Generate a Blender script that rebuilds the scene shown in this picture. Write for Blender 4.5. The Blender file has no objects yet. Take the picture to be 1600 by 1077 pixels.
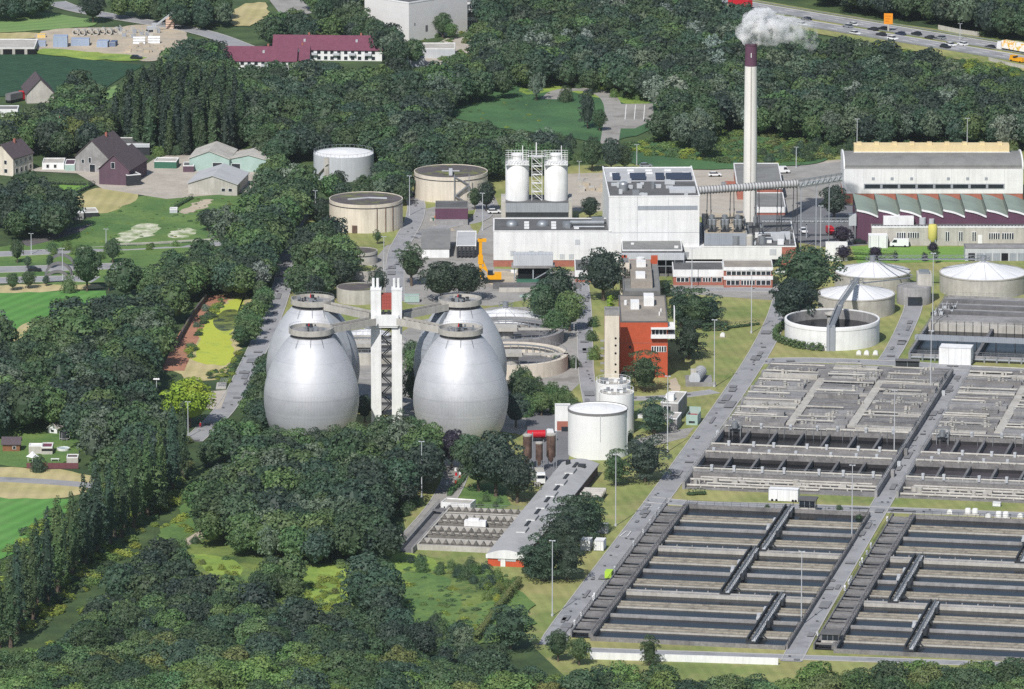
import bpy, math, random
import numpy as np
from mathutils import Vector, Matrix
R = math.radians
random.seed(7)
S = bpy.context.scene
COL = S.collection

# ------------------------------------------------------------------ survey: photograph <-> site plan (metres)
FOC = 11500.0; ALT = 471.0; PITCH = math.atan(2438/11500)
CP, SP = math.cos(PITCH), math.sin(PITCH)
def gp(px, py, z=0.0):
    u = (px-800)/FOC; v = (py-538.5)/FOC
    dy = CP-v*SP; dz = -SP-v*CP; t = (z-ALT)/dz
    return Vector((u*t, dy*t, z))
def sc(py):
    v = (py-538.5)/FOC
    return FOC/(ALT/(SP+v*CP))
def zat(py, Y):
    v = (py-538.5)/FOC
    return ALT+(-SP-v*CP)*Y/(CP-v*SP)
GA = R(-10.8)                       # the works' own grid direction

# ------------------------------------------------------------------ materials
def lin(c):
    return tuple(((x/255)/12.92 if x/255 <= .04045 else ((x/255+.055)/1.055)**2.4) for x in c)+(1,)
MAT = {}
def mat(name, rgb, rough=.85, metal=0, var=.1, scale=.25, streak=0, stain=None, stain_amt=.5, stain_scale=.08, joints=None, bump=0, spec=.3, rgb2=None, fine=0):
    if name in MAT: return MAT[name]
    m = bpy.data.materials.new(name); m.use_nodes = True
    nt = m.node_tree; N = nt.nodes; L = nt.links
    b = N['Principled BSDF']
    b.inputs['Roughness'].default_value = rough; b.inputs['Metallic'].default_value = metal
    b.inputs['Specular IOR Level'].default_value = spec
    geo = N.new('ShaderNodeNewGeometry')
    def noise(scl, det=4, vec=None, rough=.6):
        n = N.new('ShaderNodeTexNoise'); n.inputs['Scale'].default_value = scl; n.inputs['Detail'].default_value = det; n.inputs['Roughness'].default_value = rough
        L.new(vec or geo.outputs['Position'], n.inputs['Vector']); return n.outputs['Fac']
    def remap(f, a, bb, c, d):
        r = N.new('ShaderNodeMapRange'); r.inputs[1].default_value = a; r.inputs[2].default_value = bb; r.inputs[3].default_value = c; r.inputs[4].default_value = d
        L.new(f, r.inputs[0]); return r.outputs[0]
    def mix(f, a, bb, mode='MIX'):
        x = N.new('ShaderNodeMix'); x.data_type = 'RGBA'; x.blend_type = mode
        for sock, v in ((x.inputs[0], f), (x.inputs[6], a), (x.inputs[7], bb)):
            if hasattr(v, 'is_linked'): L.new(v, sock)
            else: sock.default_value = v
        return x.outputs[2]
    col = lin(rgb)
    if rgb2: col = mix(remap(noise(scale*.6, 6), .38, .62, 0, 1), col, lin(rgb2))
    f = remap(noise(scale), .3, .7, 1-var, 1+var)
    col = mix(1.0, col, f, 'MULTIPLY')
    if fine:
        col = mix(1.0, col, remap(noise(1.6, 5, None, .75), .3, .7, 1-fine, 1+fine), 'MULTIPLY')
    if streak:
        mp = N.new('ShaderNodeMapping'); mp.inputs['Scale'].default_value = (.9, .9, .06); L.new(geo.outputs['Position'], mp.inputs[0])
        col = mix(1.0, col, remap(noise(1.0, 5, mp.outputs[0], .7), .42, .7, 1, 1-streak), 'MULTIPLY')
    if stain:
        col = mix(remap(noise(stain_scale, 6, None, .7), .5, .66, 0, stain_amt), col, lin(stain))
    if joints:
        bw, bh, dark, th = joints
        tc = N.new('ShaderNodeTexCoord'); sx = N.new('ShaderNodeSeparateXYZ'); L.new(tc.outputs['Object'], sx.inputs[0])
        ad = N.new('ShaderNodeMath'); L.new(sx.outputs[0], ad.inputs[0]); L.new(sx.outputs[1], ad.inputs[1])
        cb = N.new('ShaderNodeCombineXYZ'); L.new(ad.outputs[0], cb.inputs[0]); L.new(sx.outputs[2], cb.inputs[1])
        br = N.new('ShaderNodeTexBrick'); br.offset = 0; br.inputs['Scale'].default_value = 1
        br.inputs['Brick Width'].default_value = bw; br.inputs['Row Height'].default_value = bh; br.inputs['Mortar Size'].default_value = th; br.inputs['Mortar Smooth'].default_value = .3
        L.new(cb.outputs[0], br.inputs['Vector'])
        col = mix(1.0, col, remap(br.outputs['Fac'], 0, 1, 1, 1-dark), 'MULTIPLY')
    L.new(col, b.inputs['Base Color'])
    if bump:
        bp = N.new('ShaderNodeBump'); bp.inputs['Strength'].default_value = bump; bp.inputs['Distance'].default_value = .2
        L.new(noise(scale*4, 6), bp.inputs['Height']); L.new(bp.outputs[0], b.inputs['Normal'])
    MAT[name] = m; return m

white = mat('white_paint', (228, 228, 227), var=.05, streak=.16, stain=(196, 194, 188), stain_amt=.3, stain_scale=.2)
whitep = mat('white_panel', (222, 222, 221), var=.05, streak=.14, joints=(3.5, 3.9, .12, .05))
tankwhite = mat('tank_white', (228, 228, 226), var=.03, streak=.06, joints=(9.0, 2.4, .05, .04))
siding = mat('grey_siding', (150, 155, 162), var=.05, streak=.15, joints=(.7, 40, .14, .08))
sidingl = mat('pale_siding', (186, 189, 192), var=.05, streak=.12, joints=(.7, 40, .1, .08))
concrete = mat('concrete', (150, 148, 147), var=.16, streak=.25, stain=(96, 94, 90), stain_amt=.5, fine=.12)
concl = mat('pale_concrete', (182, 178, 170), var=.12, streak=.22, stain=(140, 134, 122), stain_amt=.4, fine=.08)
concd = mat('dark_concrete', (112, 111, 112), var=.18, stain=(76, 75, 76), stain_amt=.6, fine=.15)
deckm = mat('deck_concrete', (128, 125, 123), var=.16, stain=(92, 90, 90), stain_amt=.75, stain_scale=.16, fine=.3)
beige = mat('beige_render', (216, 206, 190), var=.05, streak=.22, stain=(150, 138, 120), stain_amt=.3)
brick = mat('red_brick', (158, 100, 86), var=.1, scale=.8, fine=.1)
redw = mat('red_orange_brick', (178, 82, 54), var=.06, scale=.5, fine=.06)
purple = mat('purple_cladding', (94, 64, 82), var=.06, streak=.1)
maroon = mat('maroon_wall', (94, 74, 86), var=.08, streak=.12)
roofg = mat('grey_roofing', (126, 126, 124), var=.1, stain=(92, 92, 92), stain_amt=.5, fine=.08)
roofd = mat('dark_roofing', (98, 98, 98), var=.12, stain=(72, 72, 72), stain_amt=.5, fine=.1)
roofl = mat('light_roofing', (176, 177, 178), var=.06, stain=(150, 150, 150), stain_amt=.4)
roofgreen = mat('green_grey_roofing', (142, 154, 142), var=.06, stain=(118, 128, 120), stain_amt=.5)
gravelroof = mat('gravel_roofing', (150, 142, 132), var=.1, stain=(118, 112, 104), fine=.15)
tile = mat('dark_roof_tiles', (86, 76, 80), var=.1, fine=.14, scale=.6)
tilered = mat('wine_red_roof_tiles', (112, 66, 82), var=.1, fine=.12, scale=.6)
glass = mat('window_glass', (38, 44, 52), rough=.15, var=.3, scale=.6, spec=.6)
steel = mat('galvanised_steel', (150, 154, 158), rough=.5, metal=.5, var=.12)
dark = mat('dark_steel', (52, 54, 58), rough=.6, var=.2, scale=.8)
blacko = mat('black_opening_and_shade', (22, 22, 26), rough=.9, var=.1)
yellow = mat('yellow_paint', (224, 160, 24), rough=.5, var=.06)
redp = mat('red_paint', (186, 30, 44), rough=.4, var=.05)
greenp = mat('green_paint', (60, 104, 86), rough=.6, var=.1)
tealp = mat('teal_paint', (158, 180, 172), rough=.6, var=.1)
limep = mat('lime_paint', (170, 206, 70), rough=.5, var=.05)
orangep = mat('orange_paint', (222, 140, 30), rough=.5, var=.05)
creamy = mat('cream_cladding', (218, 198, 154), var=.06, streak=.1)
paleyellow = mat('pale_yellow_paint', (206, 196, 110), var=.06, streak=.2)
rust = mat('rusty_brown_steel', (92, 72, 66), var=.2, streak=.45, scale=.6, rgb2=(128, 104, 92))
wood = mat('timber', (126, 88, 62), var=.2, scale=.6)
timberm = mat('purple_brown_boards', (112, 70, 76), var=.1, joints=(.5, 20, .2, .06))
rubber = mat('rubber', (26, 26, 28), var=.1)
mossy = mat('mossy_roof', (92, 86, 86), var=.2, stain=(120, 128, 60), stain_amt=.85, stain_scale=.12, fine=.2)
canvas = mat('white_membrane', (222, 222, 222), var=.05, rough=.6, streak=.0)
sludge = mat('sludge_crust', (138, 132, 120), var=.2, scale=.5, stain=(92, 86, 78), stain_amt=.8, stain_scale=.35, fine=.22)
def water_mat(name, rgb, rough, bumps, scale):
    m = mat(name, rgb, rough=rough, var=.25, scale=.15, spec=.16)
    nt = m.node_tree; N = nt.nodes; L = nt.links
    g = N.new('ShaderNodeNewGeometry'); n = N.new('ShaderNodeTexNoise'); n.inputs['Scale'].default_value = scale; n.inputs['Detail'].default_value = 5
    n.inputs['Distortion'].default_value = 1.0
    L.new(g.outputs['Position'], n.inputs['Vector'])
    bp = N.new('ShaderNodeBump'); bp.inputs['Strength'].default_value = bumps; bp.inputs['Distance'].default_value = .1
    L.new(n.outputs['Fac'], bp.inputs['Height']); L.new(bp.outputs[0], N['Principled BSDF'].inputs['Normal'])
    return m
water = water_mat('dark_basin_water', (26, 27, 31), .2, .12, .8)
waterb = water_mat('bubbling_water', (72, 68, 72), .4, .8, .9)

# ------------------------------------------------------------------ mesh building
SPLIT = {'door_bar', 'roof_light', 'roof_plant', 'pipework', 'flue_pipework', 'top_equipment', 'stay_rod', 'roof_cowl', 'gas_dome_equipment', 'vent_pipe', 'roof_ducting', 'rust_pipe', 'ridge_vent', 'red_upstand', 'roof_hatch', 'pump_unit', 'sluice_post', 'valve_post', 'pump_pot', 'switch_cabinet', 'lamp_shade', 'scraper_blade_drive', 'roof_cabin', 'ridge_cowl', 'roof_equipment', 'slab', 'machinery', 'board', 'leg', 'air_downpipe', 'pipe', 'deck_pipe', 'fence_post', 'balcony_front', 'wall_opening', 'garage_opening', 'roof_fan', 'landing'}
class M:
    def __init__(s): s.v = []; s.f = []; s.m = []
    def add(s, vs, fs, m=0):
        o = len(s.v); s.v += [tuple(x) for x in vs]
        for f in fs: s.f.append(tuple(o+i for i in f)); s.m.append(m)
        return s
    def box(s, x0, x1, y0, y1, z0, z1, m=0, top=None):
        vs = [(x, y, z) for z in (z0, z1) for x, y in ((x0, y0), (x1, y0), (x1, y1), (x0, y1))]
        s.add(vs, [(3, 2, 1, 0), (0, 1, 5, 4), (1, 2, 6, 5), (2, 3, 7, 6), (3, 0, 4, 7)], m)
        s.add(vs[4:], [(0, 1, 2, 3)], m if top is None else top); return s
    def prism(s, poly, z0, z1, m=0, top=None):
        n = len(poly)
        vs = [(x, y, z0) for x, y in poly]+[(x, y, z1) for x, y in poly]
        s.add(vs, [tuple(range(n))[::-1]]+[(i, (i+1) % n, n+(i+1) % n, n+i) for i in range(n)], m)
        s.add(vs[n:], [tuple(range(n))], m if top is None else top); return s
    def ext_y(s, prof, y0, y1, m=0):      # profile of (x, z) extruded along y
        n = len(prof)
        vs = [(x, y0, z) for x, z in prof]+[(x, y1, z) for x, z in prof]
        s.add(vs, [tuple(range(n)), tuple(range(2*n-1, n-1, -1))]+[(i, n+i, n+(i+1) % n, (i+1) % n) for i in range(n)], m); return s
    def ext_x(s, prof, x0, x1, m=0):      # profile of (y, z) extruded along x
        n = len(prof)
        vs = [(x0, y, z) for y, z in prof]+[(x1, y, z) for y, z in prof]
        s.add(vs, [tuple(range(n))[::-1], tuple(range(n, 2*n))]+[(i, (i+1) % n, n+(i+1) % n, n+i) for i in range(n)], m); return s
    def lathe(s, prof, n=32, m=0, cx=0, cy=0, a0=0, a1=2*math.pi, mats=None):
        k = len(prof); full = abs(a1-a0-2*math.pi) < 1e-6; c = n if full else n+1
        vs = []
        for i in range(c):
            a = a0+(a1-a0)*i/n
            vs += [(cx+r*math.cos(a), cy+r*math.sin(a), z) for r, z in prof]
        for j in range(k-1):
            fs = []
            for i in range(n):
                a = i*k+j; b = ((i+1) % c)*k+j
                fs.append((a, b, b+1, a+1))
            s.add(vs if j == 0 else [], fs if j == 0 else [], (mats[0] if mats else m))
            if j:
                o = len(s.v)-len(vs)
                for f in fs: s.f.append(tuple(o+q for q in f)); s.m.append(mats[j] if mats else m)
        return s
    def cyl(s, cx, cy, r, z0, z1, n=20, m=0, r1=None, top=None):
        r1 = r if r1 is None else r1
        vs = [(cx+r*math.cos(2*math.pi*i/n), cy+r*math.sin(2*math.pi*i/n), z0) for i in range(n)]+[(cx+r1*math.cos(2*math.pi*i/n), cy+r1*math.sin(2*math.pi*i/n), z1) for i in range(n)]
        s.add(vs, [(i, (i+1) % n, n+(i+1) % n, n+i) for i in range(n)]+[tuple(range(n))[::-1]], m)
        s.add(vs[n:], [tuple(range(n))], m if top is None else top); return s
    def tube(s, p, q, r, n=8, m=0, r1=None):
        p = Vector(p); q = Vector(q); d = (q-p)
        if d.length < 1e-6: return s
        d.normalize(); u = d.orthogonal().normalized(); w = d.cross(u); r1 = r if r1 is None else r1
        ring = lambda c, rr: [c+(u*math.cos(2*math.pi*i/n)+w*math.sin(2*math.pi*i/n))*rr for i in range(n)]
        s.add(ring(p, r)+ring(q, r1), [(i, (i+1) % n, n+(i+1) % n, n+i) for i in range(n)]+[tuple(range(n))[::-1], tuple(range(n, 2*n))], m); return s
    def bar(s, p, q, w, h, m=0):          # rectangular bar between two points, w sideways, h up
        p = Vector(p); q = Vector(q); d = (q-p).normalized(); up = Vector((0, 0, 1))
        if abs(d.z) > .99: up = Vector((0, 1, 0))
        sd = d.cross(up).normalized()*w/2; u = sd.cross(d).normalized()*h/2
        vs = [c+a*sd+b*u for c in (p, q) for a, b in ((-1, -1), (1, -1), (1, 1), (-1, 1))]
        s.add(vs, [(0, 1, 2, 3), (7, 6, 5, 4), (0, 4, 5, 1), (1, 5, 6, 2), (2, 6, 7, 3), (3, 7, 4, 0)], m); return s
    def islands(s):
        idx = {}; par = list(range(len(s.f)))
        def find(a):
            while par[a] != a: par[a] = par[par[a]]; a = par[a]
            return a
        for i, f in enumerate(s.f):
            for v in f:
                k = tuple(round(c, 3) for c in s.v[v])
                if k in idx: par[find(i)] = find(idx[k])
                else: idx[k] = i
        out = {}
        for i in range(len(s.f)): out.setdefault(find(i), []).append(i)
        return list(out.values())
    def build(s, name, mats, parent=None, smooth=False, loc=None, rz=0):
        if name in SPLIT and parent:
            isl = s.islands()
            if 1 < len(isl) <= 95:
                for fs in isl:
                    q = M(); use = {}
                    for i in fs:
                        g = []
                        for v in s.f[i]:
                            if v not in use: use[v] = len(q.v); q.v.append(s.v[v])
                            g.append(use[v])
                        q.f.append(tuple(g)); q.m.append(s.m[i])
                    o = q._build(name, mats, parent, smooth, loc, rz)
                return o
        return s._build(name, mats, parent, smooth, loc, rz)
    def _build(s, name, mats, parent=None, smooth=False, loc=None, rz=0):
        me = bpy.data.meshes.new(name); me.from_pydata(s.v, [], s.f)
        if not isinstance(mats, (list, tuple)): mats = [mats]
        for x in mats: me.materials.append(x)
        if len(mats) > 1: me.polygons.foreach_set('material_index', s.m)
        if smooth:
            me.polygons.foreach_set('use_smooth', [True]*len(s.f))
            if hasattr(me, 'set_sharp_from_angle'): me.set_sharp_from_angle(angle=R(smooth if smooth is not True else 35))
        me.update()
        o = bpy.data.objects.new(name, me); COL.objects.link(o)
        if parent: o.parent = parent
        if loc is not None: o.location = loc
        o.rotation_euler.z = rz
        return o
def tag(o, label=None, cat=None, group=None, kind=None):
    if label: o['label'] = label
    if cat: o['category'] = cat
    if group: o['group'] = group
    if kind: o['kind'] = kind
    return o
def thing(name, label, cat, loc=(0, 0, 0), rz=0, group=None):
    o = bpy.data.objects.new(name, None); COL.objects.link(o); o.empty_display_size = 2
    o.location = loc; o.rotation_euler.z = rz
    return tag(o, label, cat, group)
def kids(o): return [c for c in bpy.data.objects if c.parent == o]
def clone(root, loc, rz=None, label=None, group=None, tree=None, scale=None):
    r = root.copy(); COL.objects.link(r); r.location = loc
    if rz is not None: r.rotation_euler.z = rz
    if label: r['label'] = label
    if group: r['group'] = group
    if scale: r.scale = scale
    for c, subs in tree:
        k = c.copy(); COL.objects.link(k); k.parent = r
        for g in subs:
            q = g.copy(); COL.objects.link(q); q.parent = k
    return r
def treeof(root): return [(c, kids(c)) for c in kids(root)]
def quads(name, V, tint, mats, parent=None, col=None):
    n = len(V); me = bpy.data.meshes.new(name)
    me.vertices.add(n*4); me.loops.add(n*4); me.polygons.add(n)
    me.vertices.foreach_set('co', V.reshape(-1).astype(np.float32))
    me.loops.foreach_set('vertex_index', np.arange(n*4, dtype=np.int32))
    me.polygons.foreach_set('loop_start', np.arange(0, n*4, 4, dtype=np.int32))
    me.polygons.foreach_set('loop_total', np.full(n, 4, dtype=np.int32))
    a = me.attributes.new('tint', 'FLOAT', 'FACE'); a.data.foreach_set('value', tint.astype(np.float32))
    if col is not None:
        a = me.attributes.new('tcol', 'FLOAT_COLOR', 'FACE'); a.data.foreach_set('color', col.astype(np.float32).reshape(-1))
    for x in mats: me.materials.append(x)
    me.update(calc_edges=True)
    return me
def frame(x0, x1, yb, ytop=None, yback=None):
    """front-left base corner, heading, width, height and depth of a building from its front base line (x0,yb0)-(x1,yb1), roof edge and back roof edge"""
    y0, y1 = yb if isinstance(yb, tuple) else (yb, yb)
    p = gp(x0, y0); q = gp(x1, y1); d = q-p
    h = zat(ytop, p.y) if ytop is not None else 0
    dep = gp(x0, yback, h).y-p.y if yback is not None else 0
    return p, math.atan2(d.y, d.x), d.length, h, dep

# ------------------------------------------------------------------ camera, sky and sun
cam = bpy.data.cameras.new('camera'); co = bpy.data.objects.new('camera', cam); COL.objects.link(co)
co.location = (0, 0, ALT); co.rotation_euler = (math.pi/2-PITCH, 0, 0)
cam.sensor_width = 36; cam.lens = FOC/1600*36; cam.clip_start = 5; cam.clip_end = 20000
S.camera = co
SUN_EL, SUN_AZ = R(46), R(200)
w = bpy.data.worlds.new('World'); S.world = w; w.use_nodes = True
nt = w.node_tree; bg = nt.nodes['Background']
sk = nt.nodes.new('ShaderNodeTexSky'); sk.sky_type = 'NISHITA'; sk.sun_disc = False
sk.sun_elevation = SUN_EL; sk.sun_rotation = SUN_AZ; sk.altitude = 100; sk.air_density = 1.0; sk.dust_density = 1.0
nt.links.new(sk.outputs[0], bg.inputs['Color']); bg.inputs['Strength'].default_value = .09
sl = bpy.data.lights.new('sun', 'SUN'); so = bpy.data.objects.new('sun', sl); COL.objects.link(so)
sl.energy = 4.2; sl.angle = R(.5); sl.color = (1, .97, .93)
so.rotation_euler = Vector((math.cos(SUN_EL)*math.sin(SUN_AZ), math.cos(SUN_EL)*math.cos(SUN_AZ), math.sin(SUN_EL))).to_track_quat('Z', 'Y').to_euler()
so.location = (0, 1800, 600)
S.view_settings.view_transform = 'Standard'; S.view_settings.look = 'None'; S.view_settings.exposure = .12; S.view_settings.gamma = 1
S.render.engine = 'CYCLES'; S.cycles.use_denoising = False
S.cycles.max_bounces = 6; S.cycles.diffuse_bounces = 2; S.cycles.glossy_bounces = 2; S.cycles.transmission_bounces = 2; S.cycles.volume_bounces = 24; S.cycles.transparent_max_bounces = 4
# ------------------------------------------------------------------ terrain, fields, roads, water (the setting)
g_under = mat('undergrowth', (78, 96, 56), rgb2=(56, 74, 46), var=.25, scale=.08, fine=.3)
g_lawn = mat('dry_lawn', (150, 148, 94), rgb2=(116, 130, 72), var=.18, scale=.06, stain=(158, 146, 104), stain_amt=.6, fine=.16)
g_bright = mat('watered_lawn', (110, 146, 66), var=.1, scale=.1, fine=.12)
g_mead = mat('meadow_grass', (80, 112, 60), rgb2=(108, 132, 70), var=.22, scale=.08, stain=(72, 96, 58), stain_amt=.7, fine=.3)
g_yel = mat('yellow_green_weeds', (148, 164, 74), rgb2=(112, 140, 66), var=.16, scale=.1, fine=.25)
g_field = mat('green_field', (88, 138, 66), var=.1, scale=.03, stain=(112, 144, 84), stain_amt=.5, fine=.1)
g_pale = mat('pale_green_field', (112, 142, 84), var=.08, scale=.03, stain=(136, 150, 96), stain_amt=.5, fine=.1)
g_maize = mat('maize_green', (44, 74, 52), var=.2, scale=.2, fine=.25)
g_reed = mat('reed_green', (76, 110, 68), rgb2=(60, 92, 60), var=.15, scale=.06, fine=.25)
g_dry = mat('dry_grass', (186, 172, 130), rgb2=(166, 158, 108), var=.1, scale=.08, fine=.12)
g_soil = mat('tilled_soil', (98, 94, 94), var=.1, fine=.12)
g_sand = mat('sandy_soil', (186, 172, 150), rgb2=(168, 158, 142), var=.12, scale=.15, fine=.15)
g_gravel = mat('gravel', (176, 168, 156), var=.1, scale=.2, stain=(150, 142, 130), fine=.12)
g_path = mat('red_brown_path', (166, 118, 96), var=.14, scale=.15, stain=(140, 120, 90), fine=.14)
g_weed = mat('duckweed', (176, 184, 72), var=.1, scale=.15, stain=(140, 158, 70), stain_amt=.7, stain_scale=.15, fine=.1)
g_flower = mat('white_flower_patch', (206, 204, 184), rgb2=(120, 140, 84), var=.15, scale=.35, fine=.3)
asphalt = mat('asphalt', (150, 150, 152), var=.09, scale=.12, stain=(122, 122, 125), stain_amt=.75, stain_scale=.11, fine=.12)
asphd = mat('dark_asphalt', (112, 112, 115), var=.08, scale=.15, fine=.08)
paving = mat('yard_paving', (152, 149, 144), var=.12, scale=.15, stain=(120, 117, 112), stain_amt=.8, fine=.14)
kerbm = mat('kerb_stone', (172, 170, 166), var=.06, fine=.08)
linem = mat('road_line_white', (224, 224, 220), var=.04)

m = M(); m.add([(-1500, 300, 0), (1500, 300, 0), (1500, 4600, 0), (-1500, 4600, 0)], [(0, 1, 2, 3)])
tag(m.build('ground', g_under), kind='structure')
PZ = [0.0]
NATURAL = {'meadow_grass', 'yellow_green_weeds', 'reed_green', 'dry_grass', 'duckweed', 'white_flower_patch', 'sandy_soil', 'undergrowth', 'pale_green_field', 'slope_grass'}
def stripes(m, ang, period, amt):
    nt = m.node_tree; N = nt.nodes; L = nt.links; b = N['Principled BSDF']; src = b.inputs['Base Color'].links[0].from_socket
    g = N.new('ShaderNodeNewGeometry'); mp = N.new('ShaderNodeMapping'); mp.inputs['Rotation'].default_value = (0, 0, R(ang)); L.new(g.outputs['Position'], mp.inputs[0])
    w_ = N.new('ShaderNodeTexWave'); w_.inputs['Scale'].default_value = .314/period; w_.inputs['Distortion'].default_value = 1.2; w_.inputs['Detail'].default_value = 3; w_.inputs['Detail Scale'].default_value = .4; L.new(mp.outputs[0], w_.inputs['Vector'])
    r = N.new('ShaderNodeMapRange'); r.inputs[3].default_value = 1-amt; r.inputs[4].default_value = 1+amt; L.new(w_.outputs['Fac'], r.inputs[0])
    x = N.new('ShaderNodeMix'); x.data_type = 'RGBA'; x.blend_type = 'MULTIPLY'; x.inputs[0].default_value = 1; L.new(src, x.inputs[6]); L.new(r.outputs[0], x.inputs[7]); L.new(x.outputs[2], b.inputs['Base Color'])
stripes(g_field, 25, 5, .1); stripes(g_maize, -40, 2.4, .14); stripes(g_pale, 60, 6, .08); stripes(g_lawn, -10, 3.2, .06); stripes(g_soil, 40, 2.5, .12); stripes(g_dry, 5, 4, .06); stripes(g_bright, 80, 2.6, .06)
def patch(name, px, mt, lift=.004):
    PZ[0] += lift
    P = [gp(x, y) for x, y in px]
    if mt.name in NATURAL or name == 'pond_water':
        for _ in range(2): P = [q for a, b in zip(P, P[1:]+P[:1]) for q in (a*.75+b*.25, a*.25+b*.75)]
    if mt.name in NATURAL:
        rg = random.Random(len(px)*31+int(px[0][0])); Q = []
        for a, b in zip(P, P[1:]+P[:1]):
            n = max(1, int((b-a).length/3.5)); nv = Vector((-(b-a).y, (b-a).x, 0)).normalized()
            ph = rg.uniform(0, 6)
            for i in range(n): Q.append(a.lerp(b, i/n)+nv*(rg.uniform(-1.3, 1.3)+1.6*math.sin(ph+i*.7)*min(1, n/6)))
        P = Q
    if sum(a.x*b.y-b.x*a.y for a, b in zip(P, P[1:]+P[:1])) < 0: P = P[::-1]
    mm = M().add([(p.x, p.y, PZ[0]) for p in P], [tuple(range(len(P)))])
    return tag(mm.build(name, mt), kind='structure')
def offs(P, d):
    out = []
    for i, p in enumerate(P):
        a = (P[i]-P[i-1]).normalized() if i else None
        b = (P[i+1]-P[i]).normalized() if i < len(P)-1 else None
        t = (a+b).normalized() if a and b else (a or b)
        k = 1/max(.5, t.dot(b or a))
        out.append(p+Vector((-t.y, t.x))*d*k)
    return out
def smoothpl(P, n=3):
    P = [p.to_2d() for p in P]
    for _ in range(n):
        Q = [P[0]]
        for a, b in zip(P, P[1:]): Q += [a*.75+b*.25, a*.25+b*.75]
        P = Q+[P[-1]]
    return P
def road(name, px, width, mt, kerb=True, lift=.004, sm=2):
    PZ[0] += lift; z = PZ[0]
    P = smoothpl([gp(x, y) for x, y in px], sm)
    A = offs(P, width/2); B = offs(P, -width/2); n = len(P)
    mm = M().add([(p.x, p.y, z) for p in A]+[(p.x, p.y, z) for p in B], [(i, n+i, n+i+1, i+1) for i in range(n-1)])
    if kerb:
        for d in (width/2, -width/2):
            C = offs(P, d-.15); D = offs(P, d+.15)
            vs = [(p.x, p.y, z-.05) for p in C]+[(p.x, p.y, z+.1) for p in C]+[(p.x, p.y, z+.1) for p in D]+[(p.x, p.y, z-.05) for p in D]
            mm.add(vs, [(i+a*n, i+b*n, i+1+b*n, i+1+a*n) for i in range(n-1) for a, b in ((0, 1), (1, 2), (2, 3))], 1)
    o = mm.build(name, [mt, kerbm]); return tag(o, kind='structure'), P, z

# the works' own ground
patch('works_lawn', [(640, 860), (800, 960), (835, 1012), (890, 1064), (1700, 1100), (1700, 236), (1320, 236), (1000, 256), (780, 262), (660, 250), (480, 330), (455, 430), (425, 560), (400, 640), (620, 760)], g_lawn)
patch('concrete_yard', [(560, 440), (590, 400), (630, 352), (652, 330), (770, 300), (790, 345), (772, 420), (930, 425), (912, 452), (770, 478), (640, 476)], paving)
patch('rear_yard', [(880, 272), (1000, 268), (1150, 264), (1330, 248), (1330, 300), (1240, 340), (1160, 345), (1000, 330), (880, 330)], g_gravel)
patch('vehicle_yard', [(1150, 330), (1240, 325), (1290, 310), (1370, 330), (1380, 380), (1300, 388), (1240, 378), (1150, 380)], asphd)
patch('stone_yard', [(1215, 262), (1325, 252), (1322, 300), (1290, 318), (1215, 335), (1205, 300)], paving)
patch('forecourt', [(1050, 445), (1240, 445), (1250, 470), (1215, 470), (1050, 458)], paving)
patch('digester_yard', [(560, 560), (660, 500), (770, 480), (905, 480), (905, 600), (820, 680), (560, 640)], paving)
patch('silo_yard', [(822, 640), (880, 638), (892, 700), (880, 760), (820, 740)], asphd)
patch('gravel_lay_by', [(985, 690), (1030, 676), (1085, 668), (1072, 684), (1010, 700)], paving)
patch('gravel_apron', [(1045, 590), (1075, 578), (1068, 612), (1045, 616)], g_sand)
patch('verge_field', [(1050, 460), (1215, 472), (1180, 530), (1095, 640), (1060, 600), (1045, 560)], g_lawn)
patch('watered_lawn', [(1330, 385), (1512, 386), (1516, 409), (1340, 412)], g_bright)
patch('sand_circle', [(668, 356), (684, 350), (704, 350), (716, 356), (704, 363), (682, 364)], g_sand)
patch('yard_grass', [(728, 330), (746, 328), (754, 350), (746, 366), (736, 356)], g_lawn)
patch('pit_sand', [(742, 428), (780, 420), (840, 432), (836, 446), (760, 446)], g_sand)
patch('round_tank_lawn', [(500, 360), (520, 380), (590, 388), (640, 372), (640, 362), (600, 368), (540, 366)], g_lawn)
patch('lawn_strip', [(725, 760), (770, 752), (800, 770), (790, 800), (740, 795), (712, 780)], g_mead)
# works roads
asp = asphalt
ROADS = {}
ROADS['main'] = road('main_road', [(862, 1008), (874, 985), (1022, 790), (1090, 696), (1176, 572), (1212, 505), (1224, 468)], 6.6, asp)
ROADS['crossa'] = road('service_road', [(1012, 781), (1080, 788), (1200, 791), (1385, 797), (1660, 808)], 6.4, asp)
ROADS['crossb'] = road('upper_service_road', [(1172, 567), (1240, 562), (1400, 568), (1500, 575), (1660, 583)], 7, asp)
ROADS['mid'] = road('basin_road', [(1236, 1034), (1262, 985), (1370, 800), (1420, 716), (1505, 572)], 5.4, asp)
ROADS['tank'] = road('tank_road', [(1385, 566), (1402, 540), (1425, 490), (1428, 474)], 5.6, asp)
ROADS['front'] = road('perimeter_path', [(905, 1016), (1230, 1027), (1660, 1042)], 4.5, asp)
ROADS['red'] = road('office_road', [(908, 442), (913, 480), (914, 540), (916, 590), (926, 640)], 4.6, asp)
ROADS['cutt'] = road('gas_road', [(935, 622), (1000, 624), (1060, 620), (1118, 612)], 5.2, asp)
ROADS['yard'] = road('tank_yard_road', [(617, 470), (617, 400), (632, 372), (648, 345), (652, 318), (640, 300)], 6, asp)
ROADS['yard2'] = road('plant_road', [(640, 372), (700, 352), (752, 345), (760, 322), (748, 300)], 6, asp)
ROADS['grit'] = road('grit_road', [(640, 845), (690, 790), (716, 740), (712, 700)], 7, paving)
ROADS['plum'] = road('yard_drive', [(1050, 455), (1120, 452), (1240, 455)], 6, asp)
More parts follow.
